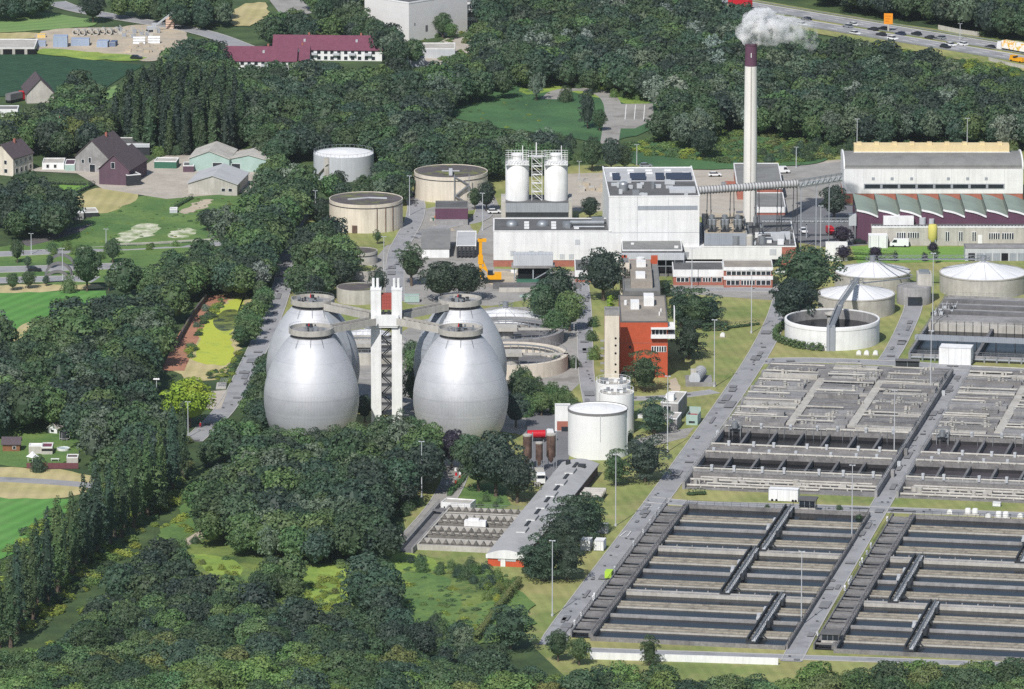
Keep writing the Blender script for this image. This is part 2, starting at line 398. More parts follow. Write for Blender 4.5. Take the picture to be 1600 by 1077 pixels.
# canal side
ROADS['alley'] = road('tree_alley', [(300, 690), (356, 640), (396, 560), (424, 500), (444, 440), (452, 396), (458, 350), (480, 310)], 6.2, asp)
patch('canal_bank', [(262, 590), (290, 510), (330, 462), (392, 452), (392, 490), (372, 545), (356, 588), (330, 596)], g_dry)
road('canal_path', [(270, 580), (300, 512), (346, 462)], 7, g_path, False)
patch('pond_weed', [(386, 462), (366, 466), (350, 480), (330, 494), (312, 520), (304, 545), (304, 566), (326, 571), (355, 572), (361, 555), (366, 538), (362, 520), (372, 502), (386, 484)], g_weed)
patch('pond_water', [(344, 490), (352, 484), (372, 484), (377, 496), (372, 512), (352, 520), (336, 514), (331, 500)], mat('open_pond', (58, 66, 52), rough=.3, rgb2=(132, 142, 70), scale=.45, var=.2, spec=.3))
patch('weir_apron', [(330, 612), (356, 610), (345, 640), (318, 640)], g_gravel)
# left fields
patch('lower_field', [(-60, 772), (108, 781), (104, 800), (60, 850), (-60, 900)], g_field)
patch('dry_verge', [(-60, 728), (150, 736), (138, 784), (-60, 778)], g_dry)
road('field_lane', [(-60, 748), (60, 752), (170, 762)], 6, asp, False)
patch('allotment_ground', [(-60, 660), (126, 664), (130, 733), (-60, 728)], g_mead)
patch('left_field', [(-60, 458), (165, 455), (166, 465), (100, 485), (60, 500), (20, 532), (-60, 540)], g_field)
patch('field_edge', [(-60, 446), (165, 444), (166, 455), (-60, 459)], g_dry)
patch('field_corner', [(20, 512), (62, 500), (40, 530), (16, 536)], g_dry)
patch('road_verge', [(-60, 384), (340, 370), (340, 440), (-60, 447)], g_mead)
road('country_road', [(-60, 401), (90, 394), (200, 388), (345, 381)], 8, asp)
road('dual_carriageway', [(-60, 424), (90, 420), (200, 416)], 9.5, asp)
road('slip_road', [(-60, 441), (40, 438), (110, 436), (150, 438)], 9, asp)
patch('pasture', [(30, 392), (50, 374), (115, 355), (180, 322), (215, 306), (300, 304), (395, 308), (395, 345), (340, 384), (180, 390)], g_mead)
patch('tilled_plot', [(28, 380), (50, 370), (146, 350), (128, 362), (92, 374), (44, 386)], g_soil)
patch('flower_meadow', [(178, 376), (196, 362), (228, 348), (252, 352), (246, 366), (226, 372), (196, 382)], g_flower)
patch('flower_fringe', [(262, 366), (280, 357), (312, 358), (300, 372), (276, 374)], g_flower)
patch('vegetable_plot', [(278, 333), (300, 320), (326, 310), (338, 313), (318, 326), (296, 336)], g_sand)
patch('garden_lawn', [(90, 290), (128, 289), (146, 287), (112, 312), (96, 310)], g_bright)
patch('dry_garden', [(114, 312), (150, 290), (226, 300), (196, 322), (160, 336), (128, 330)], g_dry)
patch('farm_yard', [(40, 268), (120, 272), (160, 296), (260, 312), (330, 306), (420, 300), (420, 236), (300, 232), (240, 250), (210, 270), (150, 268), (60, 262)], g_gravel)
patch('maize_field', [(-60, 82), (60, 86), (226, 103), (190, 122), (160, 142), (100, 152), (-60, 152)], g_maize)
patch('mown_strip', [(150, 152), (190, 130), (188, 146), (166, 160)], g_pale)
patch('north_meadow', [(-60, 22), (60, 19), (140, 30), (160, 38), (120, 46), (-60, 56)], g_pale)
patch('dry_meadow', [(-60, 54), (60, 50), (70, 62), (-60, 66)], g_dry)
patch('building_site', [(50, 62), (70, 48), (118, 44), (182, 44), (232, 38), (286, 46), (300, 62), (262, 84), (240, 100), (190, 92), (56, 84)], g_sand)
patch('site_grass', [(56, 76), (120, 80), (240, 90), (206, 98), (56, 87)], g_yel)
road('north_road', [(86, 4), (110, 14), (170, 26), (270, 42), (330, 54), (400, 82)], 8.5, asp)
patch('rough_slope', [(356, 18), (392, 4), (420, 6), (415, 36), (372, 44), (356, 32)], g_dry)
patch('car_park', [(420, 0), (520, -10), (510, 20), (440, 26)], paving)
patch('hall_apron', [(636, 92), (700, 60), (755, 58), (750, 70), (715, 95), (684, 112)], g_gravel)
# clearing behind the works
patch('scrub_slope', [(120, 1000), (170, 930), (240, 850), (300, 820), (420, 850), (560, 862), (650, 862), (800, 905), (810, 930), (745, 1014), (690, 1030), (300, 1030)], mat('slope_grass', (116, 132, 68), rgb2=(74, 98, 56), var=.25, scale=.09, stain=(140, 146, 76), stain_amt=.6, stain_scale=.07, fine=.3))  # lighter yellow green mixed into the grass so the gaps look sunlit
patch('clearing', [(690, 180), (720, 150), (800, 128), (900, 120), (1024, 138), (1030, 200), (950, 226), (860, 212), (760, 198)], g_reed)
patch('clearing_weeds', [(805, 132), (880, 121), (1022, 140), (1016, 168), (960, 160), (880, 140), (812, 152)], g_yel)
road('clearing_path', [(858, 156), (874, 142), (920, 140), (950, 150), (960, 170), (956, 200), (952, 226)], 6.5, paving, False)
patch('old_car_park', [(964, 164), (1020, 163), (1022, 188), (992, 202), (962, 202)], paving)
mm = M()
for a in (.25, .5, .75):
    p = gp(964+58*a, 165); q = gp(962+58*a, 188); mm.bar((p.x, p.y, PZ[0]+.02), (q.x, q.y, PZ[0]+.02), .25, .01)
tag(mm.build('bay_lines', linem), kind='structure')
patch('reed_bed', [(960, 236), (1000, 222), (1080, 216), (1190, 206), (1310, 205), (1312, 254), (1180, 266), (1000, 266)], g_reed)
patch('rough_meadow', [(1300, 118), (1320, 112), (1370, 122), (1340, 134), (1300, 132)], g_mead)
patch('lower_meadow', [(606, 905), (640, 892), (690, 900), (716, 925), (722, 985), (660, 1004), (620, 970)], g_mead)
patch('weed_glade', [(466, 900), (500, 882), (566, 886), (556, 935), (500, 950), (470, 930)], g_yel)
patch('bank_meadow', [(600, 868), (640, 862), (700, 884), (690, 896), (640, 890), (608, 902)], g_yel)
patch('slope_meadow', [(180, 905), (240, 850), (292, 780), (306, 800), (300, 845), (230, 890), (210, 925)], g_mead)
road('slope_track', [(262, 862), (300, 846), (330, 826)], 4, g_sand, False)
patch('weed_slope', [(296, 866), (330, 870), (384, 884), (372, 912), (340, 916), (318, 890)], g_yel)
patch('hedge_meadow', [(740, 950), (800, 915), (840, 950), (820, 1000), (740, 1012)], g_mead)
# motorway
patch('motorway_verge', [(1060, -18), (1200, 4), (1400, 38), (1700, 80), (1700, 128), (1560, 106), (1400, 76), (1200, 40), (1060, 8)], g_lawn)
for nm, d in (('north_carriageway', 7.4), ('south_carriageway', -7.4)):
    PZ[0] += .004; z = PZ[0]
    P = [gp(1040, -7).to_2d(), gp(1200, 21).to_2d(), gp(1400, 54).to_2d(), gp(1620, 90).to_2d(), gp(1720, 106).to_2d()]
    A = offs(P, d+6); B = offs(P, d-6); n = len(P)
    tag(M().add([(p.x, p.y, z) for p in A]+[(p.x, p.y, z) for p in B], [(i, n+i, n+i+1, i+1) for i in range(n-1)]).build(nm, asphalt), kind='structure')
    mm = M()
    for e in (-5.4, 5.4):
        C = offs(P, d+e)
        for a, b in zip(C, C[1:]): mm.bar((a.x, a.y, z+.01), (b.x, b.y, z+.01), .3, .02)
    for e in (-1.8, 1.8):
        C = offs(P, d+e)
        for a, b in zip(C, C[1:]):
            k = int((b-a).length/12)
            for i in range(k):
                s = a.lerp(b, i/k); t = a.lerp(b, i/k+5/(b-a).length); mm.bar((s.x, s.y, z+.01), (t.x, t.y, z+.01), .22, .02)
    tag(mm.build('lane_markings', linem), kind='structure')
MWAY = P
# ponded strip markings on the main road
mm = M()
for (a, b) in (((1012, 788), (1022, 788)), ((1006, 794), (1018, 794))):
    p = gp(*a); q = gp(*b); mm.bar((p.x, p.y, PZ[0]+.02), (q.x, q.y, PZ[0]+.02), .3, .01)
for (a, b) in (((968, 840), (978, 832)), ((978, 832), (986, 832)), ((986, 832), (980, 840)), ((980, 840), (968, 840))):
    p = gp(*a); q = gp(*b); mm.bar((p.x, p.y, PZ[0]+.02), (q.x, q.y, PZ[0]+.02), .2, .01)
tag(mm.build('road_markings', linem), kind='structure')

# repairs, worn tracks and drain covers in the asphalt
asphr = mat('asphalt_repair', (124, 124, 126), var=.08, fine=.1); drain = mat('drain_cover', (84, 84, 86), var=.1)
mm = M(); rr_ = random.Random(77)
for key, (o, P, z) in ROADS.items():
    if key in ('grit', 'front'): continue
    for a, c in zip(P, P[1:]):
        L_ = (c-a).length; d = (c-a).normalized(); nv = Vector((-d.y, d.x))
        for _ in range(int(L_/9)+(rr_.random() < .4)):
            t0 = rr_.uniform(0, L_*.8); ln = rr_.uniform(1.5, 9); w0 = rr_.uniform(.4, 1.6); off = rr_.uniform(-1.6, 1.6); k = rr_.random()
            if k < .55: mi, zz = 0, PZ[0]+.01
            else: mi, zz, ln, w0 = 1, PZ[0]+.014, .7, .35
            p = a+d*t0+nv*off; q = p+d*min(ln, L_*.6)
            mm.add([(*(p-nv*w0), zz), (*(q-nv*w0), zz), (*(q+nv*w0), zz), (*(p+nv*w0), zz)], [(0, 1, 2, 3)], mi)
tag(mm.build('road_repairs', [asphr, drain]), kind='structure')
# ------------------------------------------------------------------ digesters
def egg_material():
    m = mat('ribbed_aluminium', (198, 199, 202), rough=.6, metal=.42, var=.04, stain=(170, 172, 176), stain_amt=.4, stain_scale=.12, fine=.03, streak=.0)
    nt = m.node_tree; N = nt.nodes; L = nt.links; b = N['Principled BSDF']
    tc = N.new('ShaderNodeTexCoord'); sx = N.new('ShaderNodeSeparateXYZ'); L.new(tc.outputs['Object'], sx.inputs[0])
    at = N.new('ShaderNodeMath'); at.operation = 'ARCTAN2'; L.new(sx.outputs[1], at.inputs[0]); L.new(sx.outputs[0], at.inputs[1])
    def mth(op, a, bb):
        n = N.new('ShaderNodeMath'); n.operation = op
        for s, v in ((n.inputs[0], a), (n.inputs[1], bb)):
            if hasattr(v, 'is_linked'): L.new(v, s)
            else: s.default_value = v
        return n.outputs[0]
    rib = mth('PINGPONG', mth('MULTIPLY', at.outputs[0], 100/math.pi/2*2), .5)      # 100 seams
    line = mth('LESS_THAN', rib, .09)
    low = mth('LESS_THAN', sx.outputs[2], 16.2)
    ring = mth('LESS_THAN', mth('PINGPONG', mth('ADD', sx.outputs[2], 1.0), 2.6), .12)
    tot = mth('MAXIMUM', mth('MULTIPLY', line, mth('ADD', mth('MULTIPLY', low, .2), .1)), mth('MULTIPLY', ring, .1))
    band = mth('MULTIPLY', mth('MULTIPLY', mth('LESS_THAN', sx.outputs[2], 15.0), mth('GREATER_THAN', sx.outputs[2], 10.4)), .07)
    f = mth('SUBTRACT', 1.0, mth('ADD', tot, band))
    mx = N.new('ShaderNodeMix'); mx.data_type = 'RGBA'; mx.blend_type = 'MULTIPLY'; mx.inputs[0].default_value = 1
    src = b.inputs['Base Color'].links[0].from_socket
    L.new(src, mx.inputs[6]); L.new(f, mx.inputs[7]); L.new(mx.outputs[2], b.inputs['Base Color'])
    return m
eggm = egg_material()
EGGP = [(8.6, 0), (10.6, 2), (12.3, 4.6), (13.2, 7.7), (13.75, 11), (13.85, 13.2), (13.72, 15.5), (13.3, 18), (12.65, 20.4), (11.75, 22.8), (10.6, 25.2), (9.2, 27.6), (7.7, 29.6), (6.6, 30.8), (6.1, 31.3)]
def eggr(z):
    for (r0, z0), (r1, z1) in zip(EGGP, EGGP[1:]):
        if z0 <= z <= z1: return r0+(r1-r0)*(z-z0)/(z1-z0)
    return 6
TWR = gp(604.5, 666)
def egg(px, py, label, cover=True):
    c = gp(px, py); d = (TWR-c).to_2d().normalized(); ang = math.atan2(d.y, d.x)
    t = thing('sludge_digester', label, 'digester', c, 0, 'egg shaped digesters around the bridge tower')
    M().lathe(EGGP, 120).build('shell', eggm, t, smooth=60)
    M().lathe([(6.12, 31.1), (5.5, 31.6), (5.5, 32.4)], 48).build('neck', concd, t, smooth=True)
    p = M().lathe([(5.4, 32.0), (6.25, 32.3), (6.45, 32.3), (6.45, 33.9), (6.2, 33.9), (6.2, 32.9), (0, 32.95)], 64, mats=[0, 0, 0, 0, 0, 1])
    po = p.build('platform', [concl, concrete], t, smooth=True)
    rl = M()
    for i in range(48):
        a = 2*math.pi*i/48; x, y = 6.32*math.cos(a), 6.32*math.sin(a); a2 = a+2*math.pi/48
        rl.tube((x, y, 33.9), (x, y, 34.6), .03, 4); rl.tube((x, y, 34.55), (6.32*math.cos(a2), 6.32*math.sin(a2), 34.55), .035, 4)
    rl.build('railing', steel, po)
    rnd = random.Random(int(px*7+py)); e = M()
    for i in range(16):
        a = rnd.uniform(0, 6.28); r = rnd.uniform(.8, 4.6); x, y = r*math.cos(a), r*math.sin(a); k = rnd.random(); h = rnd.uniform(.5, 1.5)
        if k < .45: e.cyl(x, y, rnd.uniform(.2, .55), 32.95, 32.95+h, 12, rnd.choice((0, 1)))
        elif k < .75: e.box(x-.5, x+.5, y-.35, y+.35, 32.95, 32.95+h, rnd.choice((0, 1)))
        else: e.tube((x, y, 33.6), (x*.2-1, y*.3, 33.5), .16, 8, 1)
    e.cyl(0, 0, 1.1, 32.95, 33.9, 20, 1); e.cyl(0, 0, .5, 33.9, 34.9, 14, 0)
    e.build('gas_dome_equipment', [dark, steel], t)
    r = M(); r.box(-.22, .22, -.22, .22, 33.9, 34.5); r.box(-.1, .1, -.1, .1, 34.5, 35); r.build('red_motor', redp, t, loc=(-.6, .8, 0))
    if cover:
        # sheet metal casing of the pipes and stair, following the shell on the side of the tower
        s = M(); zs = [3+i*1.75 for i in range(17)]; nrm = Vector((-d.y, d.x))
        vs = []
        for z in zs:
            r0 = eggr(z)-.3; r1 = min(eggr(z)+1.7, 14.6) if z < 28 else max(eggr(z)+1.7, 7.9)
            for rr, w_ in ((r0, 1.7), (r1, 1.7), (r1, -1.7), (r0, -1.7)): q = d*rr+nrm*w_; vs.append((q.x, q.y, z))
        n = len(zs)
        s.add(vs, [(4*i+k, 4*i+(k+1) % 4, 4*i+4+(k+1) % 4, 4*i+4+k) for i in range(n-1) for k in range(4)]+[(4*n-4, 4*n-3, 4*n-2, 4*n-1), (3, 2, 1, 0)])
        s.build('pipe_casing', siding, t)
    st = M(); st.tube((0, -6.5, 32.2), (0, -8.3, 29.6), .05, 5); st.tube((3, -5.7, 32.2), (3.8, -7.4, 29.4), .05, 5); st.tube((-3.4, -5.5, 32.2), (-4.3, -7.2, 29.2), .05, 5)
    st.build('stay_rod', dark, t)
    return c
eggs = [egg(487, 690, 'silver egg digester left of the bridge tower, nearer of the two and fully in view'),
        egg(720, 690, 'silver egg digester right of the bridge tower, nearer of the two and fully in view'),
        egg(489.5, 641, 'silver egg digester left of the tower, largely hidden behind the nearer egg'),
        egg(719, 641, 'silver egg digester right of the tower, largely hidden behind the nearer egg')]
# bridge tower
t = thing('bridge_tower', 'tall white twin shaft tower in the middle of the four eggs', 'tower', TWR)
for sx in (-1, 1):
    s = M(); x0, x1 = (-4.55, -1.55) if sx < 0 else (1.55, 4.55)
    s.box(x0, x1, -2.2, 2.2, 0, 41.0); s.box(x0-.1, x1+.1, -2.3, 2.3, 41.0, 41.35)
    so_ = s.build('shaft', white, t)
    f = M()
    for dx in (.75, 2.0): f.cyl(x0+dx, .3, .42, 41.35, 44.2, 14)
    f.build('vent_pipe', white, so_)
b = M()
for i in range(10):
    z0 = 1+i*2.85; z1 = z0+2.85; a, c = (-1.5, 1.5) if i % 2 else (1.5, -1.5)
    for y in (-1.7, 1.7): b.bar((a, y, z0), (c, y, z1), .28, .28)
    for y in (-1.7, 1.7): b.bar((-1.5, y, z1), (1.5, y, z1), .16, .2)
    b.box(-1.5, 1.5, -.6, .6, z1-.06, z1+.06)
b.build('stair_bracing', dark, t)
c = M(); c.box(-3.6, 3.6, -3.1, -2.25, 30.6, 33.8); c.box(-3.3, 3.3, -2.9, -2.25, 30.1, 30.6); c.build('collar', white, t)
c = M(); c.box(-1.54, 1.54, -1.6, 1.6, 35.2, 39.6); c.build('red_glazed_panel', mat('red_panel', (158, 78, 70), var=.06, joints=(.75, 1.0, .35, .07)), t)
c = M(); c.box(-1.54, 1.54, -1.9, 1.9, 33.4, 33.8); c.box(-1.2, -.6, -1.7, -1.1, 33.8, 35, 1); c.box(.3, 1.2, -1.7, -1.1, 33.8, 34.9, 1); c.build('landing', [concrete, dark], t)
for i, (e, lb) in enumerate(zip(eggs, ('from the tower to the nearer left egg', 'from the tower to the nearer right egg', 'from the tower to the farther left egg', 'from the tower to the farther right egg'))):
    d = (e-TWR); L_ = d.to_2d().length; rz = math.atan2(d.y, d.x)
    t = thing('walkway_bridge', 'white concrete walkway bridge '+lb, 'footbridge', TWR, rz, 'walkway bridges between tower and eggs')
    x0, x1 = 5.6, L_-6.3
    dk = M(); dk.box(x0, x1, -1.35, 1.35, 31.6, 32.2); dk.build('deck', concd, t)
    for sy in (-1, 1):
        g = M(); g.box(x0, x1, sy*1.5-.14, sy*1.5+.14, 31.3, 33.3); g.build('parapet', concl, t)
    pp = M(); pp.tube((x0, -.5, 32.6), (x1, -.5, 32.6), .25, 8); pp.tube((x0, .5, 32.5), (x1, .5, 32.5), .18, 8)
    for k in range(9):
        x = x0+(x1-x0)*(k+.5)/9; pp.box(x-.3, x+.3, -.9, .9, 32.2, 32.8)
    pp.build('pipe', dark, t)

# ------------------------------------------------------------------ chimney and smoke
c = gp(1171.5, 374)
t = thing('chimney', 'tall pale concrete chimney with purple top, steaming over the plant', 'chimney', c)
hz = zat(68, c.y); zb = zat(103, c.y)
M().lathe([(2.35, 0), (2.2, 30), (2.02, zb)], 40).build('shaft', mat('chimney_concrete', (222, 219, 212), var=.04, streak=.1, scale=.1), t, smooth=True)
M().lathe([(2.03, zb), (1.95, hz-.5), (2.1, hz-.5), (2.1, hz), (1.6, hz), (1.6, hz-3), (0, hz-3)], 40, mats=[0, 0, 0, 1, 1, 1]).build('top_band', [purple, dark], t, smooth=True)
k = M(); k.box(-.12, .12, -2.12, -2.0, hz-4.4, hz-2.9); k.build('marker_plate', white, t)
k = M()
k.bar((0, -2.45, 2), (0, -2.12, zb), .3, .3)
k.build('ladder', concl, t)
CHM = c; CHZ = hz

# ------------------------------------------------------------------ boiler house and neighbours
def roofdome(mm, x, y, z, r, mi): mm.lathe([(r, z), (r, z+.35*r), (r*.8, z+.7*r), (r*.4, z+.9*r), (.01, z+.95*r)], 20, mi, x, y)
p, rz, W_, h, dep = frame(771, 950, 417, 362, 342)
t = thing('process_hall', 'long low white clad hall with round roof vents beside the tall boiler house', 'hall', p, 0)
HY = p.y
hl = h
b = M(); b.box(0, W_+1, 0, dep, 2.2, h, 0); b.build('wall', whitep, t)
b = M(); b.box(-.02, W_+1, .15, dep-.1, 0, 2.2); b.build('plinth', brick, t)
b = M(); b.box(.35, W_+.9, .35, dep-.35, h, h+.05); ro = b.build('roof', roofd, t)
b = M(); b.box(-.12, W_+1, -.12, .33, h, h+.3); b.box(-.12, .33, .33, dep, h, h+.3); b.box(-.12, W_+1, dep-.33, dep+.1, h, h+.3); b.build('parapet', white, t)
for x, y in ((6, 10), (16, 10)):
    b = M(); roofdome(b, x, y, h, 1.9, 0); b.build('roof_vent', steel, ro, smooth=True)
for x in (10.8, 19.6, 27):
    for y in (5, 9.5, 14): M().box(x-.8, x+.8, y-.8, y+.8, h, h+.5).build('skylight', white, ro)
b = M(); b.cyl(24, 8, 1.6, h, h+1.6, 16); b.tube((25, 8, h+1.4), (36, 8, h+1.4), .7, 10); b.box(32, 36, 11, 14, h, h+2.2); b.box(23.5, 25, 5, 12, h, h+1); b.tube((26, 5, h+.6), (36, 5, h+.6), .35, 8); b.build('roof_ducting', steel, ro)
for x, z0 in ((5.5, 3.6), (11.5, 3.6), (14.5, 3.6), (21.5, 2.5), (24.5, 2.5), (26.5, 7.3)):
    M().box(x, x+1.6, -.05, .1, z0, z0+1.7).build('louvre', sidingl, t)

p, rz, W_, h, dep = frame(951, 1092.5, 417, 308, 263)
t = thing('boiler_house', 'tall white boiler house with solar panels on its deep roof', 'boiler house', (p.x, HY, 0), R(1.6))
HB = h
b = M(); b.box(0, W_, 0, dep, 0, h); b.build('wall', whitep, t)
b = M(); b.box(.3, W_-.3, .3, dep*.52, h, h+.06); ro = b.build('roof', roofd, t)
b = M(); b.box(.3, W_-.3, dep*.52, dep-.3, h, h+.06); ro2 = b.build('rear_roof', roofl, t)
b = M(); b.box(-.1, .3, 0, dep, h, h+.7); b.box(W_-.3, W_+.1, 0, dep, h, h+.7); b.box(-.1, W_+.1, -.1, .3, h, h+.35); b.box(-.1, W_+.1, dep-.3, dep+.1, h, h+.35); b.build('parapet', white, t)
b = M(); b.box(9.4, W_-.6, -.06, .1, h-4.4, h-3.0); b.build('louvre_band', siding, t)
for x0 in (9.2, 19.2): M().box(x0, x0+.12, -.05, .1, 0, h-.1).build('panel_joint', sidingl, t)
M().box(0, W_, -.05, .1, 11.2, 11.35).build('panel_seam', sidingl, t)
for x in (3, 9, 15, 21.3, 27):
    for y in (dep-5, dep-10, dep-14)[(0 if x in (9, 15, 21.3) else 1):][:2]:
        M().box(x-1.1, x+1.1, y-1, y+1, h+.06, h+.35).build('skylight', white, ro2)
pvm = mat('solar_panel', (58, 64, 78), rough=.25, var=.1, spec=.5, joints=(1.2, 50, .3, .06))
for x0, x1 in ((2.4, 4.9), (8.2, 13.4), (16.6, 19.5), (20, 28.5)):
    b = M(); b.add([(x0, dep*.56, h+.3), (x1, dep*.56, h+.3), (x1, dep*.56+6, h+1.5), (x0, dep*.56+6, h+1.5)], [(0, 1, 2, 3)]); b.add([(x0, dep*.56+.1, h+.25), (x1, dep*.56+.1, h+.25), (x1, dep*.56+6, h+1.45), (x0, dep*.56+6, h+1.45)], [(3, 2, 1, 0)])
    b.build('solar_panel', pvm, ro2)
b = M(); rnd = random.Random(3)
for i in range(16):
    x = rnd.uniform(1.5, W_-2); y = rnd.uniform(2, dep*.48); s_ = rnd.uniform(.4, 1.2); b.box(x-s_, x+s_, y-s_*.7, y+s_*.7, h+.06, h+rnd.uniform(.6, 1.6), rnd.choice((0, 1, 1)))
b.cyl(5.2, 11, 1.5, h, h+1.7, 18, 0); roofdome(b, 5.2, 11, h+1.7, 1.5, 0); b.box(20, 28.5, 6, 12, h+.06, h+1.1, 1); b.cyl(15, 14, .6, h, h+2.2, 10, 0)
b.build('roof_plant', [steel, sidingl], ro)

p, rz, W_, h, dep = frame(1094, 1160, 388, 338, 308)
t = thing('filter_house', 'grey ribbed filter house with dust cyclones on top, right of the boiler house', 'filter building', (p.x+.6, HY+2, 0), 0)
b = M(); b.box(0, W_, 0, dep, 0, h); b.build('wall', siding, t)
b = M(); b.box(.2, W_-.2, .2, dep-.2, h, h+.05); b.build('roof', g_sand, t)
for i in range(3):
    x = 2.5+i*4.2; q = M()
    for dx in (-.7, .7): q.lathe([(.15, h+.4), (.75, h+2.4), (.75, h+4), (.4, h+4.3)], 12, 0, x+dx, 2.5)
    q.cyl(x, 4.5, .9, h, h+5.2, 14); q.box(x-1.4, x+1.4, 1.4, 3.4, h+.1, h+.5, 1)
    for dx in (-1.3, 1.3): q.bar((x+dx, 1.4, h), (x+dx, 1.4, h+4.4), .15, .15, 1)
    q.build('cyclone', [steel, dark], t)
q = M()
for x in (0.4, 4.8, 9, 13.2): q.bar((x, .3, h), (x, .3, h+1.1), .08, .08)
q.bar((0.3, .3, h+1.1), (W_-.3, .3, h+1.1), .08, .08); q.bar((.3, .3, h+.6), (W_-.3, .3, h+.6), .06, .06); q.build('roof_railing', dark, t)

p, rz, W_, h, dep = frame(1066, 1241, 417, 385.5, 347)
t = thing('pump_wing', 'low white wing with dark flat roof and brick right end below the chimney', 'building', (p.x+.5, HY-.35, 0), 0)
b = M(); b.box(0, W_-4.6, -.3, dep, 2.6, h); b.build('wall', whitep, t)
b = M(); b.box(W_-4.6, W_, -.28, dep, 0, h); b.build('brick_end', brick, t)
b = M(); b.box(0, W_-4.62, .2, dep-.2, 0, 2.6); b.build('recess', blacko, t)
b = M(); b.box(6.6, W_-.25, -.1, dep-.2, h, h+.06); ro = b.build('roof', roofd, t)
b = M(); b.box(6, W_+.1, -.4, -.1, h, h+.35); b.box(W_-.25, W_+.1, -.1, dep, h, h+.35); b.build('parapet', white, t)
M().box(W_-8.6, W_-6.4, -.36, -.2, 4, 6).build('louvre', sidingl, t)
b = M()
for x, y, sx_, sy_, hh, mi in ((26.5, 9, 2.2, 3, 1.8, 0), (30, 12, 3, 2, 2.2, 1), (31.5, 4, 1, 1, 1.6, 0), (33.5, 15, 1.5, 3, 1.6, 1), (22.6, 4, .9, .9, 1, 1), (27, 16, 3.4, 1.2, 1.4, 0)):
    b.box(x-sx_, x+sx_, y-sy_, y+sy_, h+.06, h+hh, mi)
b.build('roof_plant', [white, sidingl], ro)
b = M(); b.cyl(21.4, 2.2, 1.1, h, h+3.2, 20, 0); b.lathe([(1.1, h+3.2), (.8, h+3.7), (.01, h+3.9)], 20, 0, 21.4, 2.2)
b.build('cream_tank', concl, t, smooth=True)
b = M(); rnd = random.Random(5)
for i in range(26):
    a = Vector((rnd.uniform(16.5, 26), rnd.uniform(3, 11), h+rnd.uniform(.5, 7))); d = Vector(rnd.choice(((1, 0, 0), (0, 1, 0), (0, 0, 1), (0, 0, 1))))*rnd.uniform(1.5, 4)
    b.tube(a, a+d, rnd.uniform(.15, .5), 8, rnd.choice((0, 1)))
b.cyl(17, 3, 1.3, h, h+3.2, 14, 1); b.cyl(25.5, 5, 1.2, h, h+2.6, 14, 1)
b.build('flue_pipework', [dark, steel], t)

# ribbed duct and conveyor truss
a = gp(1090, 297, 0); ya = HY+16
def atY(px, py, Y): return Vector(((px-800)/FOC*(Y/(CP-(py-538.5)/FOC*SP)), Y, zat(py, Y)))
A = atY(1089, 298, ya); B_ = atY(1246, 287, ya+6)
t = thing('ribbed_duct', 'silver ribbed duct from the boiler house towards the right hall', 'duct', (A.x, A.y, 0))
q = M(); q.tube((0, 0, A.z), (B_.x-A.x, B_.y-A.y, B_.z), 1.2, 20); q.build('pipe', roofl, t, smooth=True)
q = M(); n = 34
for i in range(n):
    s0 = Vector((0, 0, A.z)).lerp(Vector((B_.x-A.x, B_.y-A.y, B_.z)), (i+.3)/n); s1 = Vector((0, 0, A.z)).lerp(Vector((B_.x-A.x, B_.y-A.y, B_.z)), (i+.55)/n); q.tube(s0, s1, 1.4, 20)
q.build('rib', concd, t)
q = M()
for f in (.12, .35, .6, .82, .98):
    s0 = Vector((0, 0, A.z)).lerp(Vector((B_.x-A.x, B_.y-A.y, B_.z)), f)
    for dx in (-.9, .9): q.bar((s0.x+dx, s0.y, 0), (s0.x+dx*.6, s0.y, s0.z-1), .25, .25)
    q.bar((s0.x-.9, s0.y, s0.z*.3), (s0.x+.9, s0.y, s0.z*.7), .14, .14); q.bar((s0.x+.9, s0.y, s0.z*.3), (s0.x-.9, s0.y, s0.z*.7), .14, .14)
q.build('support_frame', dark, t)
C_ = atY(1316, 276, ya+14)
t = thing('conveyor_bridge', 'blue grey steel truss conveyor running into the right hall', 'conveyor', (B_.x+.5, B_.y, 0))
q = M(); D = Vector((C_.x-B_.x-.5, C_.y-B_.y, 0)); n = 8
for z0, z1 in ((B_.z-1.4, C_.z-1.4), (B_.z+1.0, C_.z+1.0)):
    for off in (-.9, .9): q.bar((0, off, z0), (D.x, D.y+off, z1), .2, .2)
for i in range(n):
    f0, f1 = i/n, (i+1)/n; zl = lambda f, dz: B_.z+(C_.z-B_.z)*f+dz
    for off in (-.9, .9):
        q.bar((D.x*f0, D.y*f0+off, zl(f0, -1.4)), (D.x*f1, D.y*f1+off, zl(f1, 1)), .12, .12); q.bar((D.x*f0, D.y*f0+off, zl(f0, -1.4)), (D.x*f0, D.y*f0+off, zl(f0, 1)), .12, .12)
q.build('truss', steel, t)
q = M(); q.bar((0, 0, B_.z-.4), (D.x, D.y, C_.z-.4), 1.2, 1.0); q.build('belt_housing', sidingl, t)
q = M()
for f in (.05, .4, .7):
    for off in (-.9, .9): q.bar((D.x*f, D.y*f+off, 0), (D.x*f, D.y*f+off, B_.z-1.4), .24, .24)
    q.bar((D.x*f, D.y*f-.9, 1), (D.x*f, D.y*f+.9, 6), .12, .12)
q.build('trestle', siding, t)

